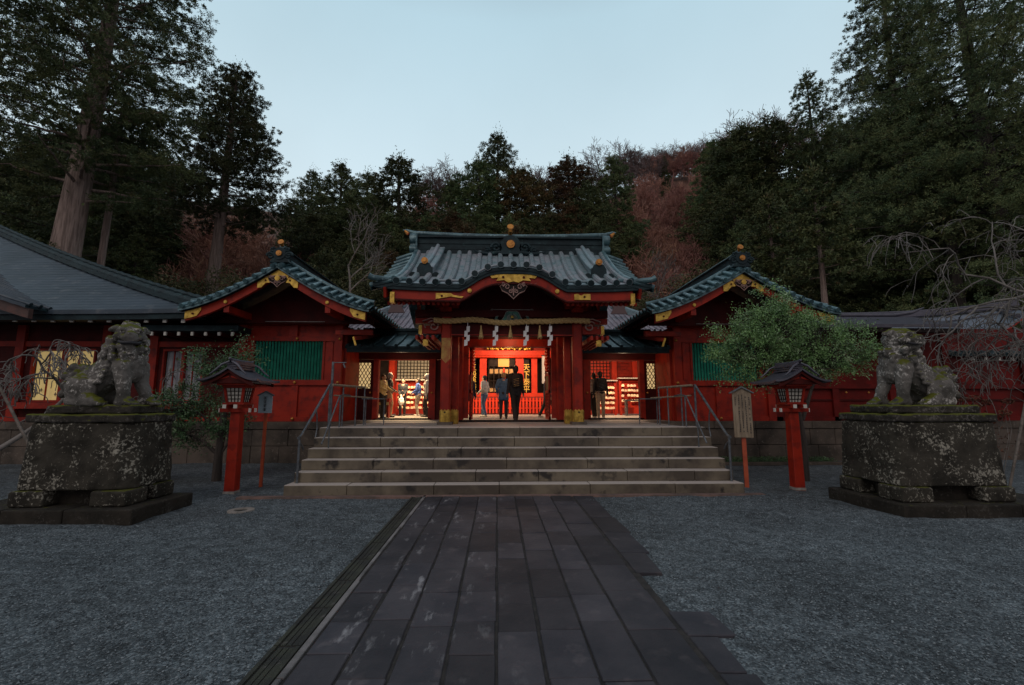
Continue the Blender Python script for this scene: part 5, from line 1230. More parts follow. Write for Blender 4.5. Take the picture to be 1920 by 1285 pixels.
def lion(name, loc, s, headturn, label, variant):
    """seated guardian, local +X is the way the chest faces; s flips it. z=0 on the pedestal"""
    th = thing(name, loc, label, 'statue')
    B = Blob()
    # body
    B.cone((-.34, 0, .30), (.10, 0, .62), .24, .235); B.cone((.10, 0, .62), (.26, 0, .66), .235, .21)
    B.cone((.22, 0, .70), (.20, 0, .86), .20, .19); B.ball((.30, 0, .56), (.16, .20, .22)); B.ball((-.36, 0, .24), (.24, .26, .24))
    # haunches and rear feet
    for q in (-1, 1):
        B.ball((-.30, q*.20, .24), (.24, .13, .24)); B.cone((-.16, q*.24, .12), (-.02, q*.25, .07), .10, .08)
        B.cone((-.42, q*.22, .07), (.04, q*.26, .06), .08, .075)
        for k in range(3): B.cone((.05, q*.26+(k-1)*.05, .05), (.11, q*.26+(k-1)*.052, .035), .042, .033)
    # front legs and paws
    for q, fx in ((-1, .36), (1, .42)):
        B.chain([(.28, q*.17, .58), (.33, q*.18, .34), (fx, q*.19, .16), (fx+.01, q*.19, .08)], [.14, .10, .085, .09])
        B.cone((fx-.02, q*.19, .06), (fx+.08, q*.19, .055), .10, .08)
        for k in range(4): B.cone((fx+.10, q*.19+(k-1.5)*.048, .055), (fx+.165, q*.19+(k-1.5)*.052, .035), .040, .030)
        for k in range(4): B.ball((fx-.07-.01*k, q*.19, .14+.09*k), .045)     # leg curls
    # head
    ht = headturn; H = np.array([.20, 0, 1.05]); cs, sn = math.cos(ht), math.sin(ht)
    def hp(x, y, z): return (H[0]+x*cs-y*sn, H[1]+x*sn+y*cs, H[2]+z)
    B.ball(hp(0, 0, 0), .205); B.ball(hp(.07, 0, .05), (.19, .19, .14)); B.cone(hp(.12, 0, -.03), hp(.26, 0, -.04), .13, .105 if variant else .118)
    B.cone(hp(.14, -.06, .10), hp(.22, -.10, .09), .055, .04); B.cone(hp(.14, .06, .10), hp(.22, .10, .09), .055, .04)     # brows
    B.ball(hp(.30, 0, .02), (.06, .075, .045)); 
    for q in (-1, 1):
        B.ball(hp(.29, q*.055, -.01), .04); B.cone(hp(.22, q*.10, -.03), hp(.30, q*.06, -.05), .045, .04)
        B.cone(hp(-.02, q*.17, .12), hp(-.09, q*.24, .10), .06, .035)     # ears
        B.ball(hp(.13, q*.15, -.02), .07)
    if variant:   # open mouth
        B.cone(hp(.10, 0, -.17), hp(.23, 0, -.165), .085, .07)
    else:
        B.cone(hp(.10, 0, -.12), hp(.25, 0, -.115), .10, .075)
    # crown knobs and mane curls
    for k in range(5 if variant else 0): B.ball(hp(-.02+.06*math.cos(k*1.3), .07*math.sin(k*1.3), .19), .055)
    rr = random.Random(3)
    for ring, (rad, zz, m_) in enumerate(((.23, .98, 12), (.26, .86, 13), (.27, .75, 12))):
        for k in range(m_):
            if not variant and k % 2: continue
            a = 2*PI*k/m_+ring*.3
            dx, dy = math.cos(a), math.sin(a)
            if ring == 0 and (math.cos(a-ht) > .55 or not variant): continue
            c = (.18+rad*dx-.02*ring, rad*dy*.92, zz+.02*math.sin(k*2.1)); B.ball(c, .062)
            B.ball((c[0]+.02*dx, c[1]+.02*dy, c[2]-.05), .04)
    # shoulder flame curls
    for q in (-1, 1):
        for k in range(5): B.cone((.12-.03*k, q*.23, .66-.075*k), (-.02-.025*k, q*.215, .62-.07*k), .038, .022)
    # back ridge and tail
    for k in range(6): B.ball((.02-.075*k, 0, .83-.085*k), .06)
    B.chain([(-.54, 0, .22), (-.60, 0, .38), (-.55, 0, .52), (-.47, 0, .56)], [.10, .11, .095, .07])
    for k, (x, z, r) in enumerate(((-.66, .44, .075), (-.64, .30, .085), (-.56, .58, .065), (-.68, .18, .07), (-.50, .46, .08), (-.62, .54, .05))):
        for q in (-.5, .5): B.ball((x, q*.13, z), r)
    o = B.build('carved_stone_body', M['liststone'], th, .013, 2, (14, .010))
    o.scale = (s*LS[name+str(s)][0], LS[name+str(s)][1], LS[name+str(s)][2])
    # eyes
    for q in (-1, 1):
        mb = MB(); e = hp(.225, q*.085, .045); mb.ball(e, (.028, .028, .028), 10); eo = mb.build('eye', M['liststone'], None); eo.parent = th; eo.scale = o.scale; eo.location = (0, 0, 0)
    if not variant:
        mb = MB(); e = hp(.15, -.165, .035); mb.ball(e, (.07, .035, .045), 10); e = hp(.20, -.14, .02); mb.ball(e, (.04, .03, .03), 8); wo = mb.build('white_patch', mat('white_lichen', (.55, .53, .55), .8, bump=.6, bscale=30), None); wo.parent = th; wo.scale = o.scale; wo.location = (0, 0, 0)
    # dark mouth line
    mb = MB(); zz = -.115 if variant else -.085
    P = [hp(.19, -.13, zz+.02), hp(.26, -.105, zz), hp(.335, -.05, zz-.005), hp(.345, 0, zz), hp(.335, .05, zz-.005), hp(.26, .105, zz), hp(.19, .13, zz+.02)]
    mb.tube(P, .020 if not variant else .026, 6); mo = mb.build('mouth', M['ink'], None); mo.parent = th; mo.scale = o.scale; mo.location = (0, 0, 0)
    return th
LS = {'stone_lion_dog-1': (.98, 1.0, 1.06), 'stone_lion_dog1': (.98, 1.0, 1.05)}
def fixscale(): pass
# left one faces +X (the path), right one faces -X
lion('stone_lion_dog', (-6.13, 7.45, 1.62), 1, -.85, 'moss-topped stone lion-dog with a broad curly head on the left pedestal', 1)
LS['stone_lion_dog-1'] = (.98, 1.0, 1.06)
lion('stone_lion_dog', (7.02, 7.52, 1.62), -1, -2.15, 'stone lion-dog with a white patch by its eye, on the right pedestal', 0)

# ------------------------------------------------------------------ red wooden lanterns
def lantern(loc, label, rz):
    x, y = 0, 0
    th = thing('wooden_lantern', (0, 0, 0), label, 'lantern', 'red wooden lanterns flanking the stairs')
    KX = .86
    mb = MB(); mb.hexa([(-.098, -.098, -.05), (.098, -.098, -.05), (-.098, .098, -.05), (.098, .098, -.05), (-.088, -.088, 1.53), (.088, -.088, 1.53), (-.088, .088, 1.53), (.088, .088, 1.53)])
    bevel(mb.build('post', M['red'], th), .012, 2)
    mb = MB(); mb.box(-.103, .103, -.103, .103, 0.0, .05); mb.build('foot_band', M['paleline'], th)
    mb = MB()
    for q in (-1, 1): mb.box(-.27, .27, q*.10-.03, q*.10+.03, 1.50, 1.57); mb.box(q*.10-.03, q*.10+.03, -.27, .27, 1.575, 1.64)
    cb = mb.build('cross_beams', M['red'], th)
    for q in (-1, 1):
        for p in (-1, 1):
            mb = MB(); mb.box(p*.277-.008, p*.277+.008, q*.10-.032, q*.10+.032, 1.498, 1.572); mb.box(q*.10-.032, q*.10+.032, p*.277-.008, p*.277+.008, 1.573, 1.642); mb.build('white_end', M['white'], cb)
    mb = MB(); mb.box(-.19, .19, -.19, .19, 1.642, 1.675); mb.build('tray', M['red'], th)
    # lamp box, flaring upward
    zb, zt, b0, b1 = 1.676, 1.965, .135, .175
    mb = MB()
    for sx in (-1, 1):
        for sy in (-1, 1): mb.bar((sx*b0, sy*b0, zb), (sx*b1, sy*b1, zt), .04, .04, up=(0, 1, 0))
    mb.box(-b0-.01, b0+.01, -b0-.01, b0+.01, zb-.003, zb+.012); mb.box(-b1-.01, b1+.01, -b1-.01, b1+.01, zt-.012, zt+.001)
    bf = mb.build('lamp_box', M['red'], th)
    for k in range(4):
        Rm = np.array(Matrix.Rotation(k*PI/2, 3, 'Z')); 
        def q(u, v, d=0): w_ = b0+(b1-b0)*v; return Rm@np.array([u*(w_-.02), -(w_-.012+d), zb+(zt-zb)*v])
        m2 = MB(); m2.add([q(-1, 0), q(1, 0), q(1, 1), q(-1, 1)], [(0, 1, 2, 3)]); m2.add([q(-1, 0, -.01), q(1, 0, -.01), q(1, 1, -.01), q(-1, 1, -.01)], [(3, 2, 1, 0)]); pn = m2.build('paper_pane', M['shoji'], bf)
        m3 = MB()
        for u in (-.5, 0, .5): m3.bar(q(u, 0, .006), q(u, 1, .006), .012, .012, up=(0, 1, 0))
        for v in (.03, .25, .5, .75, .97): m3.bar(q(-1, v, .008), q(1, v, .008), .012, .012)
        m3.build('lattice', M['black'], pn)
    mb = MB(); mb.box(-.21, .21, -.21, .21, 1.967, 2.0); mb.box(-.26, .26, -.30, .30, 2.001, 2.03); mb.build('head_frame', M['red'], th)
    mb = MB(); m2 = MB()
    for k in range(13):
        yy = -.34+k*.0567
        for sx in (-1, 1): mb.bar((sx*.02, yy, 2.16), (sx*.40, yy, 2.052), .022, .026); m2.box(*sorted((sx*.402, sx*.412)), yy-.013, yy+.013, 2.036, 2.062)
    rf_ = mb.build('rafters', M['red'], th); m2.build('white_rafter_tips', M['white'], rf_)
    # roof: concave slopes, ridge along Y, gables to front and back
    def rz_(d): qq = abs(d)/.52; return 2.34-.285*(1.45*qq-.45*qq*qq)+.030*qq**6
    mb = MB(); xs_ = np.linspace(-.52, .52, 31); ys_ = np.linspace(-.44, .44, 15)
    G = np.array([[(xx*(1+.05*abs(yy/.44)**3), yy, rz_(xx)+.035*abs(yy/.44)**4*abs(xx/.52)**2) for yy in ys_] for xx in xs_]); mb.grid(G, True)
    B = G.copy(); B[:, :, 2] -= .038; mb.grid(B[:, ::-1], True)
    for e, f in ((G[:, 0], B[:, 0]), (B[:, -1], G[:, -1]), (B[0], G[0]), (G[-1], B[-1])): mb.grid(np.array([e, f]), True)
    rf = mb.build('roof', M['lanternroof'], th)
    mb = MB()
    for zz, hw in ((2.30, .10), (2.345, .085), (2.385, .10), (2.42, .07)): mb.box(-hw, hw, -.32, .32, zz, zz+.032)
    mb.tube([(0, -.41, 2.50), (0, -.34, 2.46), (0, 0, 2.455), (0, .34, 2.46), (0, .41, 2.50)], np.array([.02, .04, .04, .04, .02]), 8)
    for sy in (-1, 1):
        mb.tube([(-.02, sy*.36, 2.44), (-.14, sy*.39, 2.38), (-.24, sy*.41, 2.27), (-.33, sy*.42, 2.20)], np.array([.02, .022, .02, .012]), 6); mb.tube([(.02, sy*.36, 2.44), (.14, sy*.39, 2.38), (.24, sy*.41, 2.27), (.33, sy*.42, 2.20)], np.array([.02, .022, .02, .012]), 6)
    mb.build('ridge', M['lanternroof'], rf)
    for sy in (-.40, .36):
        mb = MB(); T = np.linspace(-.46, .46, 21); mb.strip([(xx, rz_(xx)-.045) for xx in T], [(xx, rz_(xx)-.105) for xx in T], sy, sy+.03)
        mb.prism([(xx, rz_(xx)-.10) for xx in np.linspace(-.3, .3, 11)][::-1]+[(-.3, 2.035), (.3, 2.035)], sy+.05, sy+.07)
        mb.build('gable_board', M['darkred'], th)
    th.location = loc; th.rotation_euler = (0, 0, rz); return th
lantern((-4.96, 8.95, 0), 'red wooden lantern on a square post, left of the stairs beside the small blue sign', 0.0)
lantern((5.86, 9.0, 0), 'red wooden lantern on a square post, right of the stairs beside the tall wooden notice', 0.0)

# ------------------------------------------------------------------ notices
sg = thing('information_sign', (-4.77, 9.62, 0), 'small pale blue house-shaped sign on a thin orange post, left of the stairs', 'sign')
mb = MB(); mb.box(-4.80, -4.745, 9.62, 9.66, -.05, 1.50); mb.build('post', M['orangepost'], sg)
mb = MB(); x = -4.775; mb.prism([(x-.135, 1.47), (x+.135, 1.47), (x+.135, 1.83), (x, 1.90), (x-.135, 1.83)][::-1], 9.585, 9.615); sb = mb.build('board', M['signblue'], sg)
mb = MB(); mb.bar((x-.16, 9.60, 1.825), (x, 9.60, 1.91), .06, .02); mb.bar((x+.16, 9.60, 1.825), (x, 9.60, 1.91), .06, .02); mb.build('cap', M['steel'], sg)
mb = MB()
for k in range(4):
    z = 1.80-k*.078
    mb.box(x-.030, x+.035, 9.578, 9.584, z-.008, z); mb.box(x-.005, x+.006, 9.577, 9.583, z-.055, z+.004); mb.box(x-.035, x+.03, 9.578, 9.584, z-.032, z-.024); mb.box(x-.028, x+.028, 9.578, 9.584, z-.056, z-.048)
mb.build('lettering', M['ink'], sb)
sg = thing('wooden_notice', (5.0, 9.25, 0), 'tall wooden notice board of hand-brushed characters on an orange post, right of the stairs', 'sign')
mb = MB(); mb.box(-.04, .04, .02, .06, -.05, 1.02); o = mb.build('post', M['orangepost'], None); o.parent = sg
mb = MB(); mb.prism([(-.175, .98), (.175, .98), (.175, 1.90), (0, 1.98), (-.175, 1.90)][::-1], -.02, .02); o = mb.build('board', M['wood'], None); o.parent = sg
mb = MB()
rr = random.Random(9)
for c in range(5):
    x = .130-c*.064; z = 1.84-(.05 if c in (0, 4) else 0)
    while z > (1.08 if c != 4 else 1.55):
        if rr.random() < .1: z -= .04; continue
        w_ = .017
        for q in range(3): mb.box(x-w_*rr.uniform(.5, 1), x+w_*rr.uniform(.5, 1), -.024, -.021, z-.009*q-.003, z-.009*q)
        mb.box(x-.003+rr.uniform(-.006, .006), x+.003, -.0245, -.0205, z-.024, z+.004); z -= .036
lo = mb.build('lettering', M['ink'], None); lo.parent = o
mb = MB(); mb.bar((-.23, 0, 1.87), (0, 0, 2.0), .13, .022); mb.bar((.22, 0, 1.875), (0, 0, 2.0), .13, .022); o = mb.build('cap', M['steel'], None); o.parent = sg
sg.rotation_euler = (0, 0, -.28)

# ------------------------------------------------------------------ steel handrails
def railing(s):
    side = 'left' if s < 0 else 'right'
    def X(v): return v if s < 0 else 2*(CX+.02)-v
    xb, xt = X(-3.72), X(-3.66)
    th = thing('handrail', (xb, 8.9, 0), 'grey steel stair handrail with a looped end, on the %s side of the stairs' % side, 'handrail')
    r = .021
    def pipe(nm, P, rad=r, m='steel'):
        mb = MB(); mb.tube(P, rad, 8); return mb.build(nm, M[m], th)
    zl = 1.03
    pipe('upper_rail', [(xb, 8.78, zl-.01), (xb, 8.84, zl+.0), (xb, 8.92, zl+.03), (xt, 10.10, 2.07)], .026)
    pipe('lower_post', [(xb, 8.84, RI), (xb, 8.84, zl)], .024)
    pipe('lower_loop', [(xb, 8.84, .95), (xb, 8.98, .86), (xb, 9.05, .78)], .016)
    pipe('upper_post', [(xt, 10.12, ZP), (xt, 10.12, 2.09)], .024)
    pipe('middle_loop', [(xb, 9.55, 1.58), (xb, 9.62, 1.40), (xb, 9.66, 1.15), (xb, 9.60, .98)], .014)
    xi = X(-3.42)
    pipe('inner_rail', [(xi, 9.15, .88), (xi, 10.0, 1.78), (xi, 10.06, 1.83), (X(-3.40), 10.3, 1.86), (X(-3.36), 10.55, 1.84)], .017)
    pipe('inner_post', [(xi, 10.1, ZP), (xi, 10.1, 1.83)], .017)
    pipe('inner_foot', [(xi, 9.52, .6), (xi, 9.52, 1.27)], .014)
    th2 = thing('landing_barrier', (X(-3.4), 11, ZP), 'steel barrier with a wooden top bar on the landing, %s of the gate' % side, 'barrier')
    def pipe2(nm, P, rad=.018, m='steel'):
        mb = MB(); mb.tube(P, rad, 8); return mb.build(nm, M[m], th2)
    pipe2('top_bar', [(X(-3.62), 10.16, 2.07), (X(-3.22), 11.2, 2.05)], .026, 'wood'); pipe2('middle_bar', [(X(-3.6), 10.2, 1.84), (X(-3.05), 11.3, 1.80)], .017, 'wood')
    for (px_, py_) in ((-3.50, 10.5), (-3.33, 10.9), (-3.22, 11.2)): pipe2('post', [(X(px_), py_, ZP), (X(px_), py_, 2.05)])
    mb = MB(); a, b_ = sorted((X(-3.3), X(-2.75))); mb.box(a, b_, 11.25, 11.6, 1.77, 1.79); mb.build('shelf', M['steel'], th2)
    for q in (-3.25, -2.8): pipe2('shelf_leg', [(X(q), 11.45, ZP), (X(q), 11.45, 1.77)], .014)
railing(-1); railing(1)
mb = MB(); mb.tube([(-3.80, 10.6, ZP), (-3.80, 10.6, 2.62)], .030, 8); p = thing('steel_pole', (-3.8, 10.6, ZP), 'tall thin grey pole with a short arm, before the left wing', 'pole'); mb.build('shaft', M['steel'], p)
mb = MB(); mb.tube([(-3.80, 10.6, 2.60), (-3.50, 10.6, 2.60)], .012, 6); mb.bar((-3.56, 10.6, 2.58), (-3.52, 10.6, 2.48), .03, .03); mb.build('arm', M['steel'], p)
# drain cover ring
mb = MB(); c = (-3.96, 7.45)
for k in range(24):
    a0, a1 = 2*PI*k/24, 2*PI*(k+.82 if k % 6 == 0 else k+1)/24
    mb.add([(c[0]+r*math.cos(a), c[1]+r*math.sin(a), z) for z in (.006, .030) for a in (a0, a1) for r in (.10, .185)], [(4, 5, 7, 6), (0, 1, 5, 4), (2, 6, 7, 3), (1, 3, 7, 5), (0, 4, 6, 2)])
tag(mb.build('drain_cover', M['paleline']), 'round white drain cover ring lying in the gravel left of the path', 'drain cover')
mb = MB(); mb.tube([(c[0], c[1], .0), (c[0], c[1], .012)], .11, 16); 
tag(mb.build('grate', M['slabstone'], None), 'dark round grate in the middle of the white drain cover', 'grate')

# ------------------------------------------------------------------ people
SK = mat('skin', (.50, .29, .20), .55, col2=(.44, .24, .17), nscale=20)
def cloth(name, c, rough=.85): return mat(name, c, rough, col2=tuple(v*.72 for v in c), nscale=9, bump=.4, bscale=30, bdist=.01)
def person(loc, rz, h, label, jacket, trouser, hair, shoes, pose, coat=0.0, hood=False, group=None, bulk=1.0):
    """faces -Y locally. pose: dict with leg stride, arm targets (hand positions relative, metres at 1.7 m)"""
    th = thing('person', (0, 0, 0), label, 'person', group)
    st_ = pose.get('stride', .05); sp = pose.get('spread', .09)
    hipz, shz = .90, 1.39; W = .168*bulk
    fl = np.array([-sp, -st_, .07]); fr = np.array([sp, st_, .07])
    hl_, hr_ = np.array([-.09, 0, hipz]), np.array([.09, 0, hipz])
    def knee(f, hh, back): return (f+hh)/2+np.array([0, -.04-back, .02])
    kl, kr = knee(fl, hl_, .02), knee(fr, hr_, .03)
    sl_, sr_ = np.array([-W, 0, shz]), np.array([W, 0, shz])
    hL = np.array(pose.get('hl', (-.26, -.04, .80))); hR = np.array(pose.get('hr', (.26, -.04, .80)))
    def elbow(s_, h_, sx): m_ = (s_+h_)/2; L = np.linalg.norm(h_-s_); d = math.sqrt(max(0, .28**2-(L/2)**2)); v = np.array([sx*.35, .8, -.35]); v /= np.linalg.norm(v); return m_+v*d*.9
    eL, eR = elbow(sl_, hL, -1), elbow(sr_, hR, 1)
    tilt = pose.get('tilt', 0.0)
    hc = np.array([pose.get('hx', 0), -.02-tilt, 1.575])
    B = Blob()      # skin body, one surface
    B.chain([(0, 0, 1.0), (0, 0, 1.2), (0, .0, 1.36)], [.12, .12, .11]); B.cone((0, 0, 1.38), (hc[0]*.6, -.01-tilt*.6, 1.50), .062, .055)
    B.ball(hc, (.078, .095, .112)); B.cone(hc+[0, -.05, -.06], hc+[0, -.065, -.075], .045, .035); B.cone(hc+[0, -.095, .0], hc+[0, -.112, -.02], .012, .016)
    for q in (-1, 1): B.ball(hc+[q*.080, .01, -.01], (.014, .022, .032))
    for q, s_, e_, h_ in ((-1, sl_, eL, hL), (1, sr_, eR, hR)):
        B.chain([s_, e_, h_], [.050, .040, .027]); d = (h_-e_); d /= np.linalg.norm(d)
        sd = np.cross(d, (0, -1, 0.01)); sd /= np.linalg.norm(sd)+1e-9; fw = np.cross(sd, d)
        pm = h_+d*.05; B.cone(h_, pm, .026, .030)
        for k, ln in enumerate((.060, .072, .068, .052)):
            b0 = pm+fw*(k-1.5)*.019; c1 = b0+d*ln*.55-sd*q*.004; c2 = c1+d*ln*.45-sd*q*.016; B.chain([b0, c1, c2], [.0105, .0095, .008])
        tb_ = h_+d*.02+fw*-.028; B.chain([tb_, tb_+d*.03-fw*.016, tb_+d*.055-fw*.018], [.0115, .0105, .009])
    for f, k_, hh in ((fl, kl, hl_), (fr, kr, hr_)): B.chain([hh, k_, f], [.075, .052, .036]); B.cone(f+[0, .02, -.03], f+[0, -.13, -.045], .032, .026)
    B.build('body', SK, th, .0125, 2)
    for q in (-1, 1): mb = MB(); mb.ball(hc+[q*.032, -.086, .012], .009, 6); mb.build('eye', M['ink'], th)
    T = Blob()
    for f, k_, hh in ((fl, kl, hl_), (fr, kr, hr_)): T.chain([hh, k_, f+[0, 0, .03]], [.098*bulk, .072, .060])
    T.ball((0, .01, hipz+.04), (.165*bulk, .125, .13)); T.build('trousers', trouser, th, .014, 3, (11, .006))
    J = Blob(); J.ball((0, 0, 1.24), (.185*bulk, .135*bulk, .22)); J.ball((0, .0, 1.06), (.175*bulk, .135*bulk, .17)); J.cone((-W+.03, 0, 1.395), (W-.03, 0, 1.395), .072, .072); J.ball((0, -.0, 1.44), (.085, .08, .05))
    if coat > 0: J.cone((-.06, 0, 1.0), (-.07, 0, hipz-coat), .13, .125); J.cone((.06, 0, 1.0), (.07, 0, hipz-coat), .13, .125)
    else: J.ball((0, 0, .93), (.178*bulk, .138, .09))
    for s_, e_, h_ in ((sl_, eL, hL), (sr_, eR, hR)): d = (h_-e_)/np.linalg.norm(h_-e_); J.chain([s_, e_, h_-d*.02], [.062*bulk, .052*bulk, .040])
    if hood: J.ball(hc+[0, .02, .01], (.105, .115, .135)); J.cone((0, .05, 1.42), hc+[0, .05, -.05], .09, .09)
    J.build('jacket', jacket, th, .014, 3, (9, .009))
    if not hood:
        Hh = Blob(); Hh.ball(hc+[0, .022, .030], (.090, .098, .105)); Hh.ball(hc+[0, .05, -.03], (.078, .06, .08))
        if pose.get('long'): Hh.cone(hc+[0, .06, -.02], hc+[0, .085, -.15], .075, .06)
        Hh.build('hair', hair, th, .013, 3, (20, .006))
    for f in (fl, fr):
        S_ = Blob(); S_.cone(f+[0, .03, -.035], f+[0, -.14, -.04], .045, .038); S_.ball(f+[0, .02, -.01], (.045, .055, .045)); S_.build('shoe', shoes, th, .012, 3)
    th.location = loc; th.rotation_euler = (0, 0, rz); k = h/1.70; th.scale = (k, k, k)
    return th
PG = 'visitors in the court'
black = cloth('black_fabric', (.032, .029, .030)); hairb = mat('black_hair', (.018, .014, .012), .6); hairg = mat('light_brown_hair', (.30, .20, .13), .6); hairw = mat('grey_hair', (.32, .29, .27), .6)
sh_w = mat('white_shoe', (.55, .52, .48), .6); sh_b = mat('dark_shoe', (.03, .025, .02), .5)
def ppos(u, D): return tuple(np.array([at(u, 780, D)[0], D, ZP]))
person(ppos(967, 13.75), PI+.1, 1.66, 'man in black with a dark patterned backpack and cap, walking away through the gate', black, cloth('black_trousers', (.034, .026, .024)), hairb, sh_b, dict(stride=.16, spread=.045, hr=(.27, .10, .82), hl=(-.25, -.10, .84)), coat=.04)
bp = Blob(); 
def backpack(loc, rz, label, m, m2, k=1):
    th = thing('backpack', (0, 0, 0), label, 'backpack'); b = Blob(); b.ball((0, 0, 0), (.15, .085, .21)); b.ball((0, .03, -.08), (.14, .09, .13)); b.ball((0, .07, -.07), (.10, .05, .09)); b.build('bag', m, th, .013, 3, (12, .008))
    for q in (-1, 1): mb = MB(); mb.tube([(q*.07, 0, .19), (q*.10, -.08, .23), (q*.12, -.22, .12), (q*.12, -.18, -.08), (q*.10, -.04, -.14)], .014, 6); mb.build('strap', m2, th)
    mb = MB()
    for q in range(5): mb.tube([(-.08, .11-.0*q, .05-.05*q), (.08, .115, .02-.05*q)], .006, 4)
    mb.build('strap_pattern', M['straw'] if m2 is black else M['steel'], th)
    th.location = loc; th.rotation_euler = (0, 0, rz); th.scale = (k, k, k)
p = ppos(967, 13.75); backpack((p[0]+.0, 13.75-.17, ZP+1.20), PI+.1, 'dark backpack with tan straps on the back of the man in black', black, black)
person(ppos(944, 15.9), PI-.05, 1.60, 'woman in a blue coat with pale hair, beside the man in black', cloth('blue_coat', (.07, .17, .38)), cloth('navy_trousers', (.03, .036, .06)), hairg, sh_b, dict(stride=.03, spread=.10, hl=(-.24, -.12, .93), hr=(.24, -.10, .93)), coat=.12, bulk=1.08)
person(ppos(908, 18.6), -PI/2-.5, 1.66, 'man in a light grey jacket and blue jeans in the gate opening', cloth('light_grey_jacket', (.55, .52, .50)), cloth('blue_jeans', (.09, .15, .28)), hairb, sh_w, dict(stride=.10, spread=.07, hl=(-.20, -.16, .98), hr=(.20, -.16, .98)), bulk=1.12)
person(ppos(879, 17.2), PI, 1.60, 'person in a dark navy coat half hidden by the left door leaf', cloth('navy_coat', (.02, .035, .075)), black, hairb, sh_b, dict(), coat=.1)
person(ppos(1026, 17.5), PI/2+.3, 1.62, 'person in dark trousers and white shoes, half hidden by the right door leaf', cloth('dark_blue_coat', (.03, .035, .06)), black, hairb, sh_w, dict(stride=.30, spread=.06), coat=.02)
person(ppos(716, 16.6), PI/2-.4, 1.58, 'woman in a cream yellow jacket and black trousers at the red-topped table', cloth('cream_jacket', (.75, .58, .28)), black, cloth('brown_hair', (.10, .045, .02)), sh_b, dict(hl=(-.16, -.32, 1.05), hr=(.16, -.32, 1.05), long=1))
person(ppos(729, 17.9), PI/2+.2, 1.72, 'grey-haired man in a dark jacket and tan trousers behind the woman in cream', cloth('dark_brown_jacket', (.035, .028, .025)), cloth('tan_trousers', (.52, .35, .20)), hairw, sh_b, dict(stride=.05, hl=(-.22, -.2, 1.0)))
person(ppos(754, 20.1), .1, 1.62, 'young man in a dark open suit jacket over a white shirt, before the plaque rack', cloth('dark_suit', (.025, .028, .038)), cloth('dark_suit_trousers', (.022, .022, .028)), hairb, sh_b, dict(hl=(-.10, -.20, .95), hr=(.08, -.20, .95)))
mb = MB(); c = ppos(754, 19.93); mb.prism([(c[0]-.045, 2.05), (c[0]+.045, 2.05), (c[0]+.035, 2.45), (c[0]-.035, 2.45)][::-1], 19.90, 19.94)
c_ = at(754, 780, 19.9)
b = Blob(); b.ball((0, 0, 0), (.13, .08, .17)); b.cone((0, 0, .1), (0, 0, .26), .06, .025)
o = b.build('shopping_bag', mat('white_plastic_bag', (.7, .68, .66), .5), None, .013, 2, (10, .02)); o.location = (c_[0]-.03, 19.78, ZP+.62); tag(o, 'white carrier bag held by the young man in the dark suit', 'bag')
person(ppos(783, 19.6), -PI/2-.2, 1.60, 'visitor in a bright blue jacket and grey trousers, facing the plaque rack', cloth('bright_blue_jacket', (.06, .13, .42)), cloth('grey_trousers', (.30, .24, .19)), hairb, sh_w, dict(hl=(-.12, -.26, 1.02), hr=(.12, -.26, 1.02)))
person(ppos(799, 18.4), -PI/2+.2, 1.70, 'person in a white hooded top at the right edge of the left doorway', cloth('white_hoodie', (.58, .54, .50)), black, hairb, sh_b, dict(stride=.05, hl=(-.2, -.1, .95)), hood=True)
person(ppos(1115, 16.2), PI+.2, 1.60, 'person in a white top, left of the two visitors in the right doorway', cloth('white_top', (.60, .56, .53)), black, hairb, sh_w, dict(stride=.14))
person(ppos(1127, 15.6), PI-.15, 1.62, 'person in beige trousers carrying a black backpack in the right doorway', black, cloth('beige_trousers', (.52, .40, .27)), hairb, sh_w, dict(stride=.06, hl=(-.25, -.05, .85), hr=(.25, -.05, .85)))
p = ppos(1127, 15.6); backpack((p[0], 15.6-.17, ZP+1.17), PI-.15, 'black backpack on the person in beige trousers', black, mat('grey_strap', (.25, .26, .28), .6))
# ------------------------------------------------------------------ vegetation
def leaf_mat(name, c1, c2, c3, rnd=.25, rough=.65, nscale=.55, spec=.3):
    m = mat(name, c1, rough, col2=c2, nscale=nscale, thr=(.40, .60), col3=c3, n3=2.4, thr3=(.56, .70), rnd=rnd, spec=spec)
    nt = m.node_tree; N = nt.nodes; L = nt.links; b = N['Principled BSDF']; src = b.inputs['Base Color'].links[0].from_socket
    g = N.new('ShaderNodeNewGeometry'); r = N.new('ShaderNodeMapRange'); r.inputs[3].default_value = .6; r.inputs[4].default_value = 1.45; L.new(g.outputs['Random Per Island'], r.inputs[0])
    s = N.new('ShaderNodeVectorMath'); s.operation = 'SCALE'; L.new(src, s.inputs[0]); L.new(r.outputs[0], s.inputs[3]); L.new(s.outputs[0], b.inputs['Base Color']); return m
M['cedar'] = leaf_mat('cedar_needles', (.050, .074, .032), (.084, .100, .036), (.118, .078, .032))
M['cypress'] = leaf_mat('cypress_needles', (.066, .106, .048), (.122, .150, .058), (.165, .130, .052), .38)
M['rusty'] = leaf_mat('rusty_cedar_needles', (.12, .068, .030), (.065, .072, .030), (.17, .068, .034), .25)
M['bush'] = leaf_mat('glossy_bush_leaves', (.19, .35, .115), (.070, .155, .050), (.42, .57, .31), .1, .34, 2.4, .6)
M['shrubleaf'] = leaf_mat('dark_bush_leaves', (.070, .15, .055), (.034, .075, .030), (.13, .22, .09), .1, .4, 1.8, .5)
M['olive'] = leaf_mat('olive_undergrowth', (.085, .086, .036), (.052, .058, .024), (.12, .085, .040), .3)
M['bark'] = mat('pale_cedar_bark', (.30, .225, .195), .9, spec=.2, col2=(.15, .11, .095), nscale=3.5, stretch=(3, 3, .25), bump=1.0, bscale=5, bdist=.06)
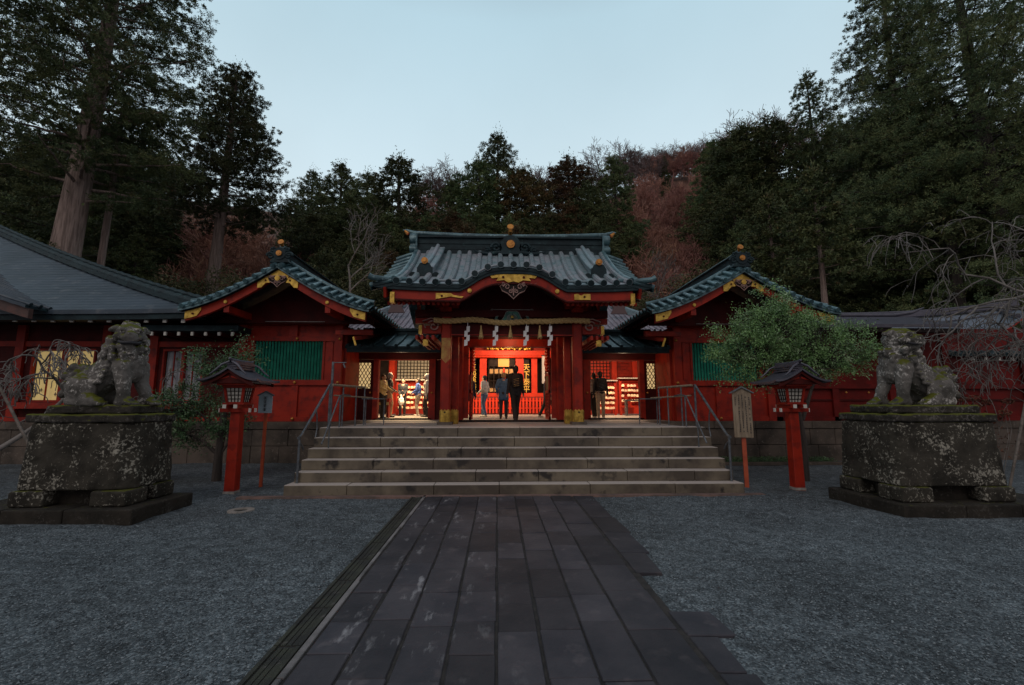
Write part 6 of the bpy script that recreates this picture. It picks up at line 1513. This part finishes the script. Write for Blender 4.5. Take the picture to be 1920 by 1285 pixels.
M['bark2'] = mat('dark_bark', (.055, .042, .036), .9, col2=(.03, .024, .02), nscale=4, stretch=(3, 3, .3), bump=.8, bscale=6, bdist=.04)
M['twig'] = mat('grey_twigs', (.20, .18, .165), .8, col2=(.10, .088, .078), nscale=3)
M['redtwig'] = mat('reddish_twigs', (.42, .21, .15), .85, col2=(.26, .13, .10), nscale=.4, rnd=.3)
M['paletwig'] = mat('pale_far_twigs', (.20, .15, .145), .85, col2=(.13, .095, .09), nscale=.4, rnd=.2)
M['dryleaf'] = leaf_mat('withered_flower_heads', (.13, .055, .030), (.075, .035, .022), (.20, .10, .05), .1, .8, 4)

def leaves(mb, C, D, L, W, g):
    """C centres, D unit directions, L lengths, W widths -> kite-shaped leaf faces, each its own island"""
    n = len(C); rnd_ = g.normal(size=(n, 3)); S = np.cross(D, rnd_); S /= np.linalg.norm(S, axis=1)[:, None]+1e-9
    L = L[:, None]; W = W[:, None]; U = np.cross(S, D)
    V = np.stack([C-D*L*.5, C+S*W*.5+U*W*.15, C+D*L*.5, C-S*W*.5+U*W*.15], axis=1).reshape(-1, 3)
    F = np.arange(n*4).reshape(n, 4); mb.add(V, F, False)

def conifer(seed, H, R, trunk_r, clear=.25, limbs=70, clump=.75, nleaf=46, lf=.34, prof=None, droop=.10, lean=(0, 0), dens_in=.45, up=0.0, sides=8, skip=0.0, flare=1.35, wl=.42, tuft=16, tr_f=.30):
    g = np.random.default_rng(seed); tr = MB(); cr = MB()
    zs = np.linspace(0, 1, 14); P = np.stack([lean[0]*zs**1.2*H+.12*np.sin(zs*5+seed)*zs, lean[1]*zs**1.2*H+.1*np.cos(zs*4+seed)*zs, zs*H*.985], 1)
    rad = trunk_r*(1-zs)**.75*(1+(flare-1)*np.exp(-zs*14))+.02
    tr.tube(P, rad, sides)
    def axis(h): i = h*13; a = int(min(12, i)); f = i-a; return P[a]*(1-f)+P[a+1]*f
    prof = prof or (lambda h: (1-h)**.72*min(1, (h-clear)/.12+.35))
    Cs = []; Ds = []; Ls = []
    for k in range(limbs):
        h = clear+(1-clear)*((k+.5)/limbs)**.9; h = min(.985, h+g.uniform(-.01, .01))
        if g.random() < skip: continue
        a = k*2.39996+g.uniform(-.5, .5); r = R*prof(h)*g.uniform(.72, 1.16); o = axis(h)
        d = np.array([math.cos(a), math.sin(a), 0]); rise = up+g.uniform(-.08, .14)
        n = max(3, int(r/.45)+2); t = np.linspace(0, 1, n)
        Q = o+d*r*t[:, None]+np.array([0, 0, 1])*(r*rise*t-droop*r*t*t+.10*r*t**4)[:, None]+g.normal(size=(n, 3))*.06*t[:, None]
        tr.tube(Q, np.linspace(max(.03, trunk_r*.20*(1-h*.7)), .012, n), 4, False)
        nc = max(2, int(r/(clump*.62))+1)
        for c in range(nc):
            f = dens_in+(1.03-dens_in)*(c+.5)/nc if nc > 1 else .8
            q = o+d*r*f+np.array([0, 0, 1])*(r*rise*f-droop*r*f*f+.10*r*f**4)+np.cross(d, (0, 0, 1))*g.normal()*.22*r*f**.5
            s = clump*g.uniform(.65, 1.15)*(.75+.35*prof(h))
            m = int(nleaf*g.uniform(.7, 1.2)*(s/clump)**1.5)
            nt_ = max(3, int(m/tuft)); X = g.normal(size=(nt_, 3)); X /= np.linalg.norm(X, axis=1)[:, None]; X *= (g.random(nt_)**.4)[:, None]
            Tc = q+X*np.array([s, s, s*.45]); Tc = np.repeat(Tc, tuft, 0); Y = g.normal(size=(len(Tc), 3)); Y /= np.linalg.norm(Y, axis=1)[:, None]
            Cc = Tc+Y*np.array([1, 1, .8])*s*tr_f*(g.random(len(Tc))**.5)[:, None]; dd = d*.5+Y*.9+np.array([0, 0, .1])+g.normal(size=(len(Tc), 3))*.3; dd /= np.linalg.norm(dd, axis=1)[:, None]
            Cs.append(Cc); Ds.append(dd)
    m = int(nleaf*2); X = g.normal(size=(m, 3))*np.array([.35, .35, .8])*clump; Cs.append(axis(.97)+X); dd = X/np.linalg.norm(X, axis=1)[:, None]+[0, 0, .6]; Ds.append(dd/np.linalg.norm(dd, axis=1)[:, None])
    C = np.concatenate(Cs); D = np.concatenate(Ds); n = len(C)
    leaves(cr, C, D, g.uniform(.7, 1.4, n)*lf, g.uniform(.7, 1.3, n)*lf*wl, g)
    return tr, cr
def plant(name, tr, cr, lm, bm, loc, label, cat='tree', group=None, scale=1.0, rz=0.0, parts=('trunk', 'crown')):
    th = thing(name, (0, 0, 0), label, cat, group)
    if tr and tr.n: tr.build(parts[0], bm, th)
    if cr and cr.n: cr.build(parts[1], lm, th)
    th.location = loc; th.rotation_euler = (0, 0, rz); th.scale = (scale,)*3 if np.isscalar(scale) else scale
    return th
def hz(x, y): return hill_z(x, y)-.4 if y > 31 else ZP

# giants in front, each its own tree -----------------------------------
p = at(128, 470, 25)
plant('cedar_tree', *conifer(11, 33, 5.0, .86, skip=.05, clear=.40, limbs=124, clump=.80, nleaf=360, lf=.125, tuft=34, tr_f=.23, wl=.34, prof=lambda h: (.55+.75*h if h < .70 else 1.08*(1-(h-.70)/.34)**.6), droop=.16, up=.18, lean=(.045, 0), sides=14, dens_in=.35, flare=1.25), M['cedar'], M['bark'], (-24.3, 25, 0), 'giant old cedar with a thick pale leaning trunk, behind the blue-grey roof')
plant('cedar_tree', *conifer(12, 32.0, 5.6, .66, skip=.06, clear=.53, limbs=150, clump=.90, nleaf=290, lf=.16, tuft=30, tr_f=.23, wl=.34, prof=lambda h: (.95*(1-(h-.53)/.50)**.75+.03 if h > .56 else .85), droop=.15, up=.12, lean=(.035, 0), sides=12, dens_in=.32), M['cedar'], M['bark'], (-24.4, 38, 0), 'tall cedar with a bare pale lower trunk against the sky left of the gate')
plant('cedar_tree', *conifer(13, 34, 8.5, .75, clear=.22, limbs=84, clump=.80, nleaf=260, lf=.13, tuft=32, tr_f=.22, wl=.34, droop=.15, up=.08, dens_in=.3), M['cedar'], M['bark2'], (-31.2, 25.5, 0), 'dense dark cedar cut by the left edge of the picture')
p = at(186, 480, 27); tr = MB(); tr.tube([(0, 0, 0), (.05, 0, 6), (.25, 0, 14), (.3, 0, 20)], np.array([.24, .21, .17, .1]), 10)
g_ = np.random.default_rng(3); cr = MB(); X = g_.normal(size=(2600, 3))*[1.5, 1.5, 1.6]+[.3, 0, 17.5]; D = g_.normal(size=(2600, 3)); D /= np.linalg.norm(D, axis=1)[:, None]; leaves(cr, X, D, g_.uniform(.2, .4, 2600), g_.uniform(.08, .15, 2600), g_)
plant('slender_tree', tr, cr, M['cedar'], M['bark'], (p[0], 27, 0), 'slender tree with a straight pale trunk, just right of the giant cedar')
# right side giants
plant('cedar_tree', *conifer(21, 37, 8.8, .7, clear=.10, limbs=200, clump=1.15, nleaf=420, lf=.13, tuft=34, tr_f=.22, wl=.34, prof=lambda h: (1.0 if h < .5 else (1-(h-.5)/.5)**.55), droop=.22, up=.12, dens_in=.25, lean=(-.02, 0)), M['cypress'], M['bark2'], (33.0, 27.5, 0), 'huge spreading cedar filling the upper right corner')
plant('cedar_tree', *conifer(22, 40, 5.4, .5, clear=.18, limbs=150, clump=.95, nleaf=360, lf=.14, tuft=32, tr_f=.22, wl=.34, prof=lambda h: (.9 if h < .55 else .95*(1-(h-.55)/.47)**.6), droop=.20, up=.14, dens_in=.28), M['cedar'], M['bark'], (32.2, 33, 0), 'tall brown-tinged cedar just left of the huge cedar in the upper right corner')
tp = at(1510, 132, 45)
plant('cedar_tree', *conifer(23, tp[2]-8, 6.2, .42, clear=.20, limbs=130, clump=.85, nleaf=190, lf=.17, tuft=24, tr_f=.24, wl=.36, prof=lambda h: (1-h)**.62*.95+.03, droop=.12, up=.05, dens_in=.3, skip=.06), M['cedar'], M['bark2'], (tp[0], 45, 8), 'tall pointed cedar rising highest against the sky, right of the right wing')
for (u, v, D, hh, lab) in ((1545, 565, 26, 15, 'slender cedar with a pale bare trunk above the ridge of the long right hall'), (1452, 510, 30, 15, 'thin cedar with a pale trunk just behind the right wing roof')):
    q = at(u, v, D)
    plant('cedar_tree', *conifer(int(u), hh, 3.0, .24, clear=.52, limbs=50, clump=.7, nleaf=110, lf=.21, prof=lambda h: (1-h)**.5*1.1), M['cedar'], M['bark'], (q[0], D, ZP), lab)
q = at(1790, 500, 27)
plant('cedar_tree', *conifer(29, 19, 5.5, .45, clear=.45, limbs=64, clump=.85, nleaf=120, lf=.22), M['cypress'], M['bark2'], (q[0], 27, ZP), 'dark cedar with a mossy trunk behind the weeping bare tree')

# forest: a few kinds, copied tree by tree -----------------------------
protos = []
specs = [(31, 17, 4.2, .3, .02, 'cypress'), (32, 16, 3.8, .28, .04, 'cedar'), (33, 18, 4.1, .3, .03, 'cypress'), (34, 15, 4.1, .28, .03, 'rusty'), (35, 19, 3.7, .3, .08, 'cedar')]
for sd, H, R, tr_, cl, lm in specs:
    th = plant('forest_cedar', *conifer(sd, H, R, tr_, clear=cl, limbs=130, clump=.76, nleaf=175, lf=.15, tuft=26, prof=lambda h, c=cl: min(1.0, 1.12*(1-h)**.50)*(.86+.14*math.sin(h*17)), droop=.16, up=.10, dens_in=.45, sides=6), M[lm], M['bark2'], (0, 0, 0), 'x', group='forest trees on the slope')
    protos.append((th, H)); 
used = [False]*len(protos)
def forest(u, v, D, kind, label, group='forest trees on the slope', wd=1.0, rot=None):
    t = at(u, v, D); base = hz(t[0], D); th, H = protos[kind]; k = max(.45, (t[2]-base)/H); rz = rot if rot is not None else R_.uniform(0, 6.28)
    sc_ = (k*wd if k < 1.35 else 1.35*wd, )*2+(k,)
    if not used[kind]:
        used[kind] = True; th.location = (t[0], D, base); th.rotation_euler = (0, 0, rz); th.scale = sc_; th['label'] = label; th['group'] = group; return th
    return dup(th, (t[0], D, base), rz, label, group, sc_)
sky_row = [
 (935, 248, 56, 4, 'tallest cedar on the skyline directly above the gate ridge', .95), (900, 300, 54, 2, 'broad cypress at the left foot of the tallest skyline cedar', 1.2), (985, 318, 53, 3, 'rusty cedar at the right foot of the tallest skyline cedar', 1.1),
 (752, 293, 56, 0, 'rounded cypress on the skyline above the left end of the gate roof', 1.25), (640, 308, 60, 1, 'dark cedar on the skyline midway between the left cedar and the gate', 1.0), (588, 318, 62, 4, 'dark cedar on the skyline beside the tall left cedar', 1.0), (690, 322, 58, 0, 'low dark cypress on the skyline left of the rounded one', 1.1),
 (850, 338, 57, 2, 'low cypress on the skyline below the far bare trees', 1.1), (1065, 300, 57, 3, 'rust-topped cedar on the skyline right of the gate ridge centre', 1.1), (1150, 292, 54, 2, 'broad cypress on the skyline above the right end of the gate roof', .85), (1100, 345, 52, 0, 'dark cypress between the rust-topped cedar and the broad cypress', 1.1),
 (1338, 262, 60, 0, 'cypress on the skyline above the left slope of the right wing', 1.0), (1375, 250, 54, 1, 'cedar on the skyline left of the dark green shoulder of the hill', 1.1), (1390, 236, 52, 2, 'broad cypress on the right shoulder of the hill', 1.3), (1440, 225, 50, 0, 'cypress just left of the tall pointed cedar', 1.3), (1245, 292, 80, 1, 'small far cedar on the reddish ridge', .5), (1560, 235, 47, 4, 'cedar just right of the tall pointed cedar', 1.2), (1600, 235, 42, 1, 'cedar between the pointed cedar and the leaning brown-tinged cedar', 1.3)]
for u, v, D, k, lab, wd in sky_row: forest(u, v, D, k, lab, wd=wd*1.22)
zones = [((470, 720), 'dark forest tree on the slope between the left wing roof and the gate', 360), ((720, 1220), 'dark forest tree on the slope behind the gate roof', 375), ((1290, 1560), 'dark forest tree on the slope behind the right wing roof', 300), ((1560, 1960), 'dark forest tree below the huge cedars on the right', 300), ((-60, 300), 'dark forest tree in the gloom behind the left cedars', 250)]
for (ua, ub), lab, vt in zones:
    n = int((ub-ua)/34)
    for row, (D, dv) in enumerate(((50, 22), (45, 62), (40, 100), (36, 130))):
        for k in range(n):
            u = ua+(ub-ua)*(k+.5+(.5 if row % 2 else 0))/n+R_.uniform(-10, 10); v = vt+dv+R_.uniform(-22, 22)
            if 1120 < u < 1360: continue
            if ub == 720 and u < 590: continue
            if ub == 300 and u > 240 and v > 360: continue
            forest(u, v, D+R_.uniform(-1.5, 1.5), R_.choice([0, 1, 2, 0, 4, 1, 2]+([3] if ub == 1220 else [])), lab, 'trees: '+lab, wd=R_.uniform(1.0, 1.35))
for u, v, D in ((250, 300, 44), (215, 360, 35), (205, 420, 33), (230, 250, 42), (555, 370, 52), (585, 400, 44), (240, 400, 38), (260, 440, 33)):
    forest(u, v, D, R_.choice([0, 1, 4]), 'dark forest tree between the two tall pale-trunked cedars', 'trees between the two tall cedars', wd=1.1)
for u, v, D in ((1640, 215, 46), (1700, 200, 45), (1770, 190, 46), (1840, 200, 44), (1900, 210, 45), (1740, 260, 40), (1860, 270, 39), (1640, 330, 36), (1700, 300, 37), (1760, 330, 35), (1830, 300, 36), (1890, 330, 34), (1620, 420, 33), (1690, 430, 32), (1850, 430, 32.5), (1590, 360, 38)):
    forest(u, v, D, R_.choice([0, 2, 1]), 'dark forest tree behind the long right hall', 'trees behind the long right hall', wd=1.3)

# bare broadleaf trees --------------------------------------------------
def branchy(seed, H, spread, r0, levels=5, kids=4, droop=0.0, lean=(0, 0, 1), first=.3, wob=.25, sides=4, up=.35, rmin=.006, shrink=.66):
    g = np.random.default_rng(seed); mb = MB()
    def grow(p, d, L, r, lv):
        n = 6; P = [p]; q = p.copy(); dd = d.copy()
        for i in range(n):
            dd = dd+g.normal(size=3)*wob*.35+np.array([0, 0, (up*.05 if lv < 2 else 0)-droop*(.03+.11*lv)*(i/n+.3)]); dd /= np.linalg.norm(dd); q = q+dd*L/n; P.append(q.copy())
        mb.tube(P, np.linspace(r, max(rmin, r*.5), n+1), max(3, sides+2-lv), False)
        if lv >= levels: return
        k = kids+int(g.integers(-1, 2))
        for j in range(max(2, k)):
            f = (first if lv == 0 else .25)+(1-(first if lv == 0 else .25))*(j+.8)/max(2, k); f = min(1, f); i = f*n; a = int(min(n-1, i)); pp = P[a]*(1-(i-a))+P[a+1]*(i-a)
            s = g.normal(size=3); s -= dd*np.dot(s, dd); s /= np.linalg.norm(s); nd = dd*(.75 if lv else .5)+s*spread*g.uniform(.6, 1.1); nd[2] += up*.35; nd /= np.linalg.norm(nd)
            grow(pp, nd, L*shrink*g.uniform(.75, 1.15), max(rmin, r*.52), lv+1)
    ld = np.array(lean, float); ld /= np.linalg.norm(ld); grow(np.zeros(3), ld, H*.42, r0, 0); return mb
far = []
for sd, lm in ((41, 'paletwig'), (42, 'paletwig'), (43, 'redtwig'), (44, 'redtwig')):
    mb = branchy(sd, 9, .8, .16, levels=5, kids=4, rmin=.022, wob=.3, up=.5, shrink=.70); th = thing('bare_tree', (0, 0, 0), 'x', 'tree'); mb.build('trunk', M[lm], th); far.append(th)
fused = [False]*4
def bare(u, v, D, k, lab, group, wd=1.0):
    t = at(u, v, D); b = hill_z(t[0], D)-.3; s = min(1.55, max(.5, (t[2]-b)/9.2)); th = far[k]
    if not fused[k]: fused[k] = True; th.location = (t[0], D, b); th.scale = (s*wd, s*wd, s); th['label'] = lab; th['group'] = group; return
    dup(th, (t[0], D, b), R_.uniform(0, 6.28), lab, group, (s*wd, s*wd, s))
for i, (u, v, D) in enumerate(((795, 322, 92), (820, 316, 94), (845, 320, 92), (870, 326, 94), (1000, 302, 92), (1022, 296, 90), (1045, 300, 92), (1085, 298, 92), (1128, 300, 90), (1150, 278, 90), (1172, 275, 91), (1195, 290, 92))):
    bare(u, v, D, i % 2, 'bare pale tree on the far ridge, seen between the dark cedars against the sky', 'bare trees on the far ridge', 1.3)
for i in range(20):
    bare(1175+i*8, 296-i*1.2+R_.uniform(-8, 5), 97+R_.uniform(-3, 4), (3, 2, 1)[i % 3], 'bare tree crowding the top of the reddish ridge right of the gate', 'bare trees on the ridge top', 1.5)
for i in range(16):
    u = 1225+i*16; bare(u, 298-(i*16)*.36+R_.uniform(-8, 6), 84+R_.uniform(-3, 3), 3 if i % 3 else 1, 'bare reddish tree on the rising ridge right of the gate', 'bare trees on the right ridge', 1.2)
for i in range(64):
    u = R_.uniform(1185, 1370); v = R_.uniform(305, 500); bare(u, v, 76-(v-300)*.16, 2+i % 2, 'bare reddish tree on the hillside right of the gate roof', 'bare trees on the right hillside')
for i in range(34):
    bare(R_.uniform(290, 520), R_.uniform(365, 480), R_.uniform(43, 58), 2+i % 2, 'bare reddish tree on the hillside behind the tall left cedar', 'bare trees on the left hillside')
for i in range(6):
    bare(R_.uniform(780, 870), R_.uniform(345, 390), 70, 2+i % 2, 'bare reddish tree on the hillside above the left half of the gate roof', 'bare trees above the gate roof')
for i in range(10):
    bare(R_.uniform(1780, 1900), R_.uniform(180, 300), R_.uniform(62, 70), 2+i % 2, 'bare reddish tree on the hillside glimpsed through the huge right cedar', 'bare trees behind the huge cedar')
# olive undergrowth behind the roofs
for j, (ua, ub, va, vb, D, n, lab) in enumerate(((310, 720, 500, 575, 31, 22, 'left'), (1170, 1520, 490, 575, 31, 16, 'right'))):
    g = np.random.default_rng(60+j); mb = MB()
    for k in range(n):
        u = ua+(ub-ua)*k/n; q = at(u, g.uniform(va, vb), D+g.uniform(-1, 2)); m = 520; X = g.normal(size=(m, 3)); X /= np.linalg.norm(X, axis=1)[:, None]; X *= (g.random(m)**.4)[:, None]*[1.3, 1.1, 1.2]
        D_ = g.normal(size=(m, 3)); D_ /= np.linalg.norm(D_, axis=1)[:, None]; leaves(mb, q+X+[0, 0, -.8], D_, g.uniform(.14, .30, m), g.uniform(.06, .12, m), g)
        X[:, 2] -= 1.6; leaves(mb, q+X*1.3+[0, 0, -1.4], D_, g.uniform(.14, .30, m), g.uniform(.06, .12, m), g)
    tag(mb.build('undergrowth', M['olive']), 'olive green undergrowth behind the roofs, %s of the gate' % lab, 'undergrowth', kind='stuff')
for i, (u, v, D, s) in enumerate(((655, 520, 20.5, 1), (1235, 540, 30, 1))):
    q = at(u, v+75, D); mb = branchy(70+i, 6.0, .9, .07, levels=4, kids=4, rmin=.012, up=.6)
    th = thing('bare_tree', tuple(q), 'small pale bare tree between the left wing roof and the gate roof' if i == 0 else 'small pale bare tree between the gate roof and the right wing', 'tree'); o = mb.build('trunk', M['twig'], None); o.parent = th

# weeping bare trees near the picture's edges ----------------------------
def near_bare(name, base, seed, H, lab, droop, lean, r0, **kw):
    mb = branchy(seed, H, kw.pop('spread', .95), r0, droop=droop, lean=lean, **kw); th = thing(name, base, lab, 'tree'); o = mb.build('trunk', M['twig'], None); o.parent = th; return th
near_bare('bare_cherry_tree', (-10.1, 9.2, 0), 81, 5.6, 'bare grey cherry tree with tangled branches at the left edge', 1.0, (.10, 0, 1), .062, levels=4, kids=5, first=.74, up=.25, wob=.62, shrink=.60, sides=5, rmin=.009)
near_bare('bare_cherry_tree', (-11.9, 10.5, 0), 84, 6.4, 'thin bare tree spreading over the office roof at the far left edge', .2, (.10, 0, 1), .06, levels=4, kids=4, first=.5, up=.5, wob=.5, shrink=.62, rmin=.009)
near_bare('weeping_cherry_tree', (14.5, 10.3, 0), 83, 11.5, 'pale bare weeping cherry with drooping branches at the right edge', 0.9, (-.10, 0, 1), .08, levels=4, kids=5, first=.50, up=.75, wob=.6, spread=1.1, shrink=.60, sides=5, rmin=.008)
near_bare('weeping_cherry_tree', (15.4, 12.2, 0), 86, 10.5, 'second weeping bare tree just behind the pale one at the right edge', 0.9, (-.15, 0, 1), .07, levels=4, kids=4, first=.45, up=.8, wob=.6, spread=1.1, shrink=.60, rmin=.008)
for (a, b_, lab) in (((10.02, 8.9, .0), (10.95, 9.0, 2.3), 'slanting pale prop pole beside the right pedestal'), ((-8.0, 8.6, .3), (-9.35, 8.8, 2.1), 'slanting grey prop pole under the left cherry tree')):
    mb = MB(); mb.tube([a, b_], .024, 8); tag(mb.build('prop_pole', M['pole']), lab, 'pole')

# leafy bush tree behind the right lantern -------------------------------
def bushy(name, base, blobs, seed, n_leaf, lf, lm, lab, stems, cat='tree', density_clump=120):
    g = np.random.default_rng(seed); tr = MB(); cr = MB()
    for P, r in stems: tr.tube(np.array(P), np.linspace(r, r*.45, len(P)), 7)
    tops = [np.array(P[-1]) for P, _ in stems]
    vol = np.array([b[1][0]*b[1][1]*b[1][2] for b in blobs]); vol = vol/vol.sum()
    for (c, r), w_ in zip(blobs, vol):
        c = np.array(c, float); r = np.array(r, float); k = max(4, int(n_leaf*w_/density_clump))
        root = min(tops, key=lambda t: np.linalg.norm(t-c))
        for i in range(k):
            x = g.normal(size=3); x /= np.linalg.norm(x); q = c+x*r*g.random()**.33
            mid = (root*.5+q*.5)+g.normal(size=3)*.08; tr.tube([root, mid, q], np.array([.018, .010, .004]), 4, False)
            d = (q-c)/np.linalg.norm(q-c); sp = g.uniform(.12, .26); m = int(density_clump*g.uniform(.5, 1.2))
            for s in range(5):   # sprigs
                e = d*.7+g.normal(size=3)*.6+[0, 0, .25]; e /= np.linalg.norm(e); L = sp*1.5; t = g.random(m//5)
                C = q+e*L*t[:, None]+g.normal(size=(len(t), 3))*.05; D = e+g.normal(size=(len(t), 3))*.75; D /= np.linalg.norm(D, axis=1)[:, None]
                leaves(cr, C, D, g.uniform(.6, 1.3, len(t))*lf, g.uniform(.7, 1.2, len(t))*lf*.42, g)
    th = thing(name, base, lab, cat); o = tr.build('trunk' if cat == 'tree' else 'stems', M['bark2'], None); o.parent = th; o2 = cr.build('crown' if cat == 'tree' else 'leaves', lm, None); o2.parent = th; return th
bushy('leafy_tree', (6.75, 10.05, 0), [((-.50, 0, 3.35), (.70, .6, .55)), ((-.45, 0, 4.0), (.30, .3, .42)), ((-.05, 0, 3.85), (.25, .3, .30)), ((-1.05, 0, 3.7), (.22, .2, .2)), ((1.6, 0, 2.9), (.25, .2, .15)), ((-1.75, 0, 2.75), (.2, .2, .12)), ((.75, 0, 3.55), (.3, .3, .18)), ((.25, 0, 3.15), (.85, .6, .55)), ((-1.25, 0, 2.95), (.62, .5, .42)), ((-1.05, .1, 2.45), (.60, .45, .33)), ((1.05, 0, 2.75), (.75, .5, .38)), ((.1, 0, 2.5), (.9, .5, .35)), ((-1.55, 0, 3.35), (.25, .25, .15)), ((-.9, 0, 3.0), (.7, .5, .5)), ((1.3, 0, 3.2), (.35, .3, .22)), ((-1.3, 0, 2.15), (.35, .3, .15))],
      91, 46000, .056, M['bush'], 'glossy leafy green tree spreading behind the right red lantern', [([(0, 0, -.05), (.02, 0, .8), (-.05, 0, 1.6), (-.25, 0, 2.4)], .075), ([(.03, 0, 1.3), (.3, 0, 2.0), (.6, 0, 2.5)], .045), ([(0, 0, 1.5), (-.5, 0, 2.1), (-.9, 0, 2.6)], .04), ([(-.2, 0, 2.3), (-.3, 0, 3.0), (-.4, 0, 3.5)], .03)])
bushy('pruned_tree', (-6.08, 10.35, 0), [((-.9, 0, 1.72), (.60, .5, .30)), ((-.25, 0, 2.55), (.55, .45, .28)), ((.35, 0, 2.65), (.30, .3, .42)), ((-.75, 0, 1.05), (.7, .5, .27)), ((.05, 0, 1.35), (.45, .4, .28)), ((-1.2, 0, 1.35), (.4, .4, .25)), ((.45, 0, 1.15), (.3, .3, .15)), ((-.1, 0, 2.1), (.4, .4, .2))],
      92, 15000, .062, M['shrubleaf'], 'small cloud-pruned evergreen behind the left red lantern', [([(0, 0, -.05), (.0, 0, .5), (.04, 0, 1.1), (.05, 0, 1.9), (.1, 0, 2.3)], .10), ([(.0, 0, .55), (-.35, 0, .85), (-.7, 0, 1.0)], .045), ([(.02, 0, 1.0), (-.4, 0, 1.4), (-.8, 0, 1.6)], .035), ([(0, 0, .5), (.25, 0, .9), (.4, 0, 1.1)], .03)])
g = np.random.default_rng(93); tr = MB(); cr = MB()
for k in range(46):
    x, y = g.uniform(-1.5, 1.9), g.uniform(-.5, .6); h = g.uniform(.9, 1.85); tr.tube([(x*.8, y, 0), (x, y, h*.6), (x+g.uniform(-.1, .1), y, h)], np.array([.010, .008, .005]), 4, False)
    m = 70; X = g.normal(size=(m, 3)); X /= np.linalg.norm(X, axis=1)[:, None]; D = np.cross(X, g.normal(size=(m, 3))); D /= np.linalg.norm(D, axis=1)[:, None]; leaves(cr, np.array([x, y, h])+X*[.11, .11, .07], D, g.uniform(.04, .07, m), g.uniform(.03, .05, m), g)
    m = 16; Z = g.uniform(.2, h, m); A = np.stack([x+g.normal(size=m)*.1, y+g.normal(size=m)*.1, Z], 1); D = g.normal(size=(m, 3)); D /= np.linalg.norm(D, axis=1)[:, None]; leaves(cr, A, D, g.uniform(.06, .1, m), g.uniform(.03, .05, m), g)
th = thing('withered_shrub', (10.6, 11.0, 0), 'withered brown flower shrub behind the right pedestal', 'shrub'); o = tr.build('stems', M['twig'], None); o.parent = th; o = cr.build('flower_heads', M['dryleaf'], None); o.parent = th
g = np.random.default_rng(94); mb = MB(); m = 5200; X = np.stack([g.uniform(5.3, 9.5, m), g.uniform(12.72, 13.35, m), g.random(m)**1.5*.16], 1); D = g.normal(size=(m, 3)); D /= np.linalg.norm(D, axis=1)[:, None]; leaves(mb, X, D, g.uniform(.03, .06, m), g.uniform(.015, .03, m), g)
tag(mb.build('ground_cover', M['shrubleaf']), 'low green ground cover along the foot of the right plinth', 'ground cover', kind='stuff')
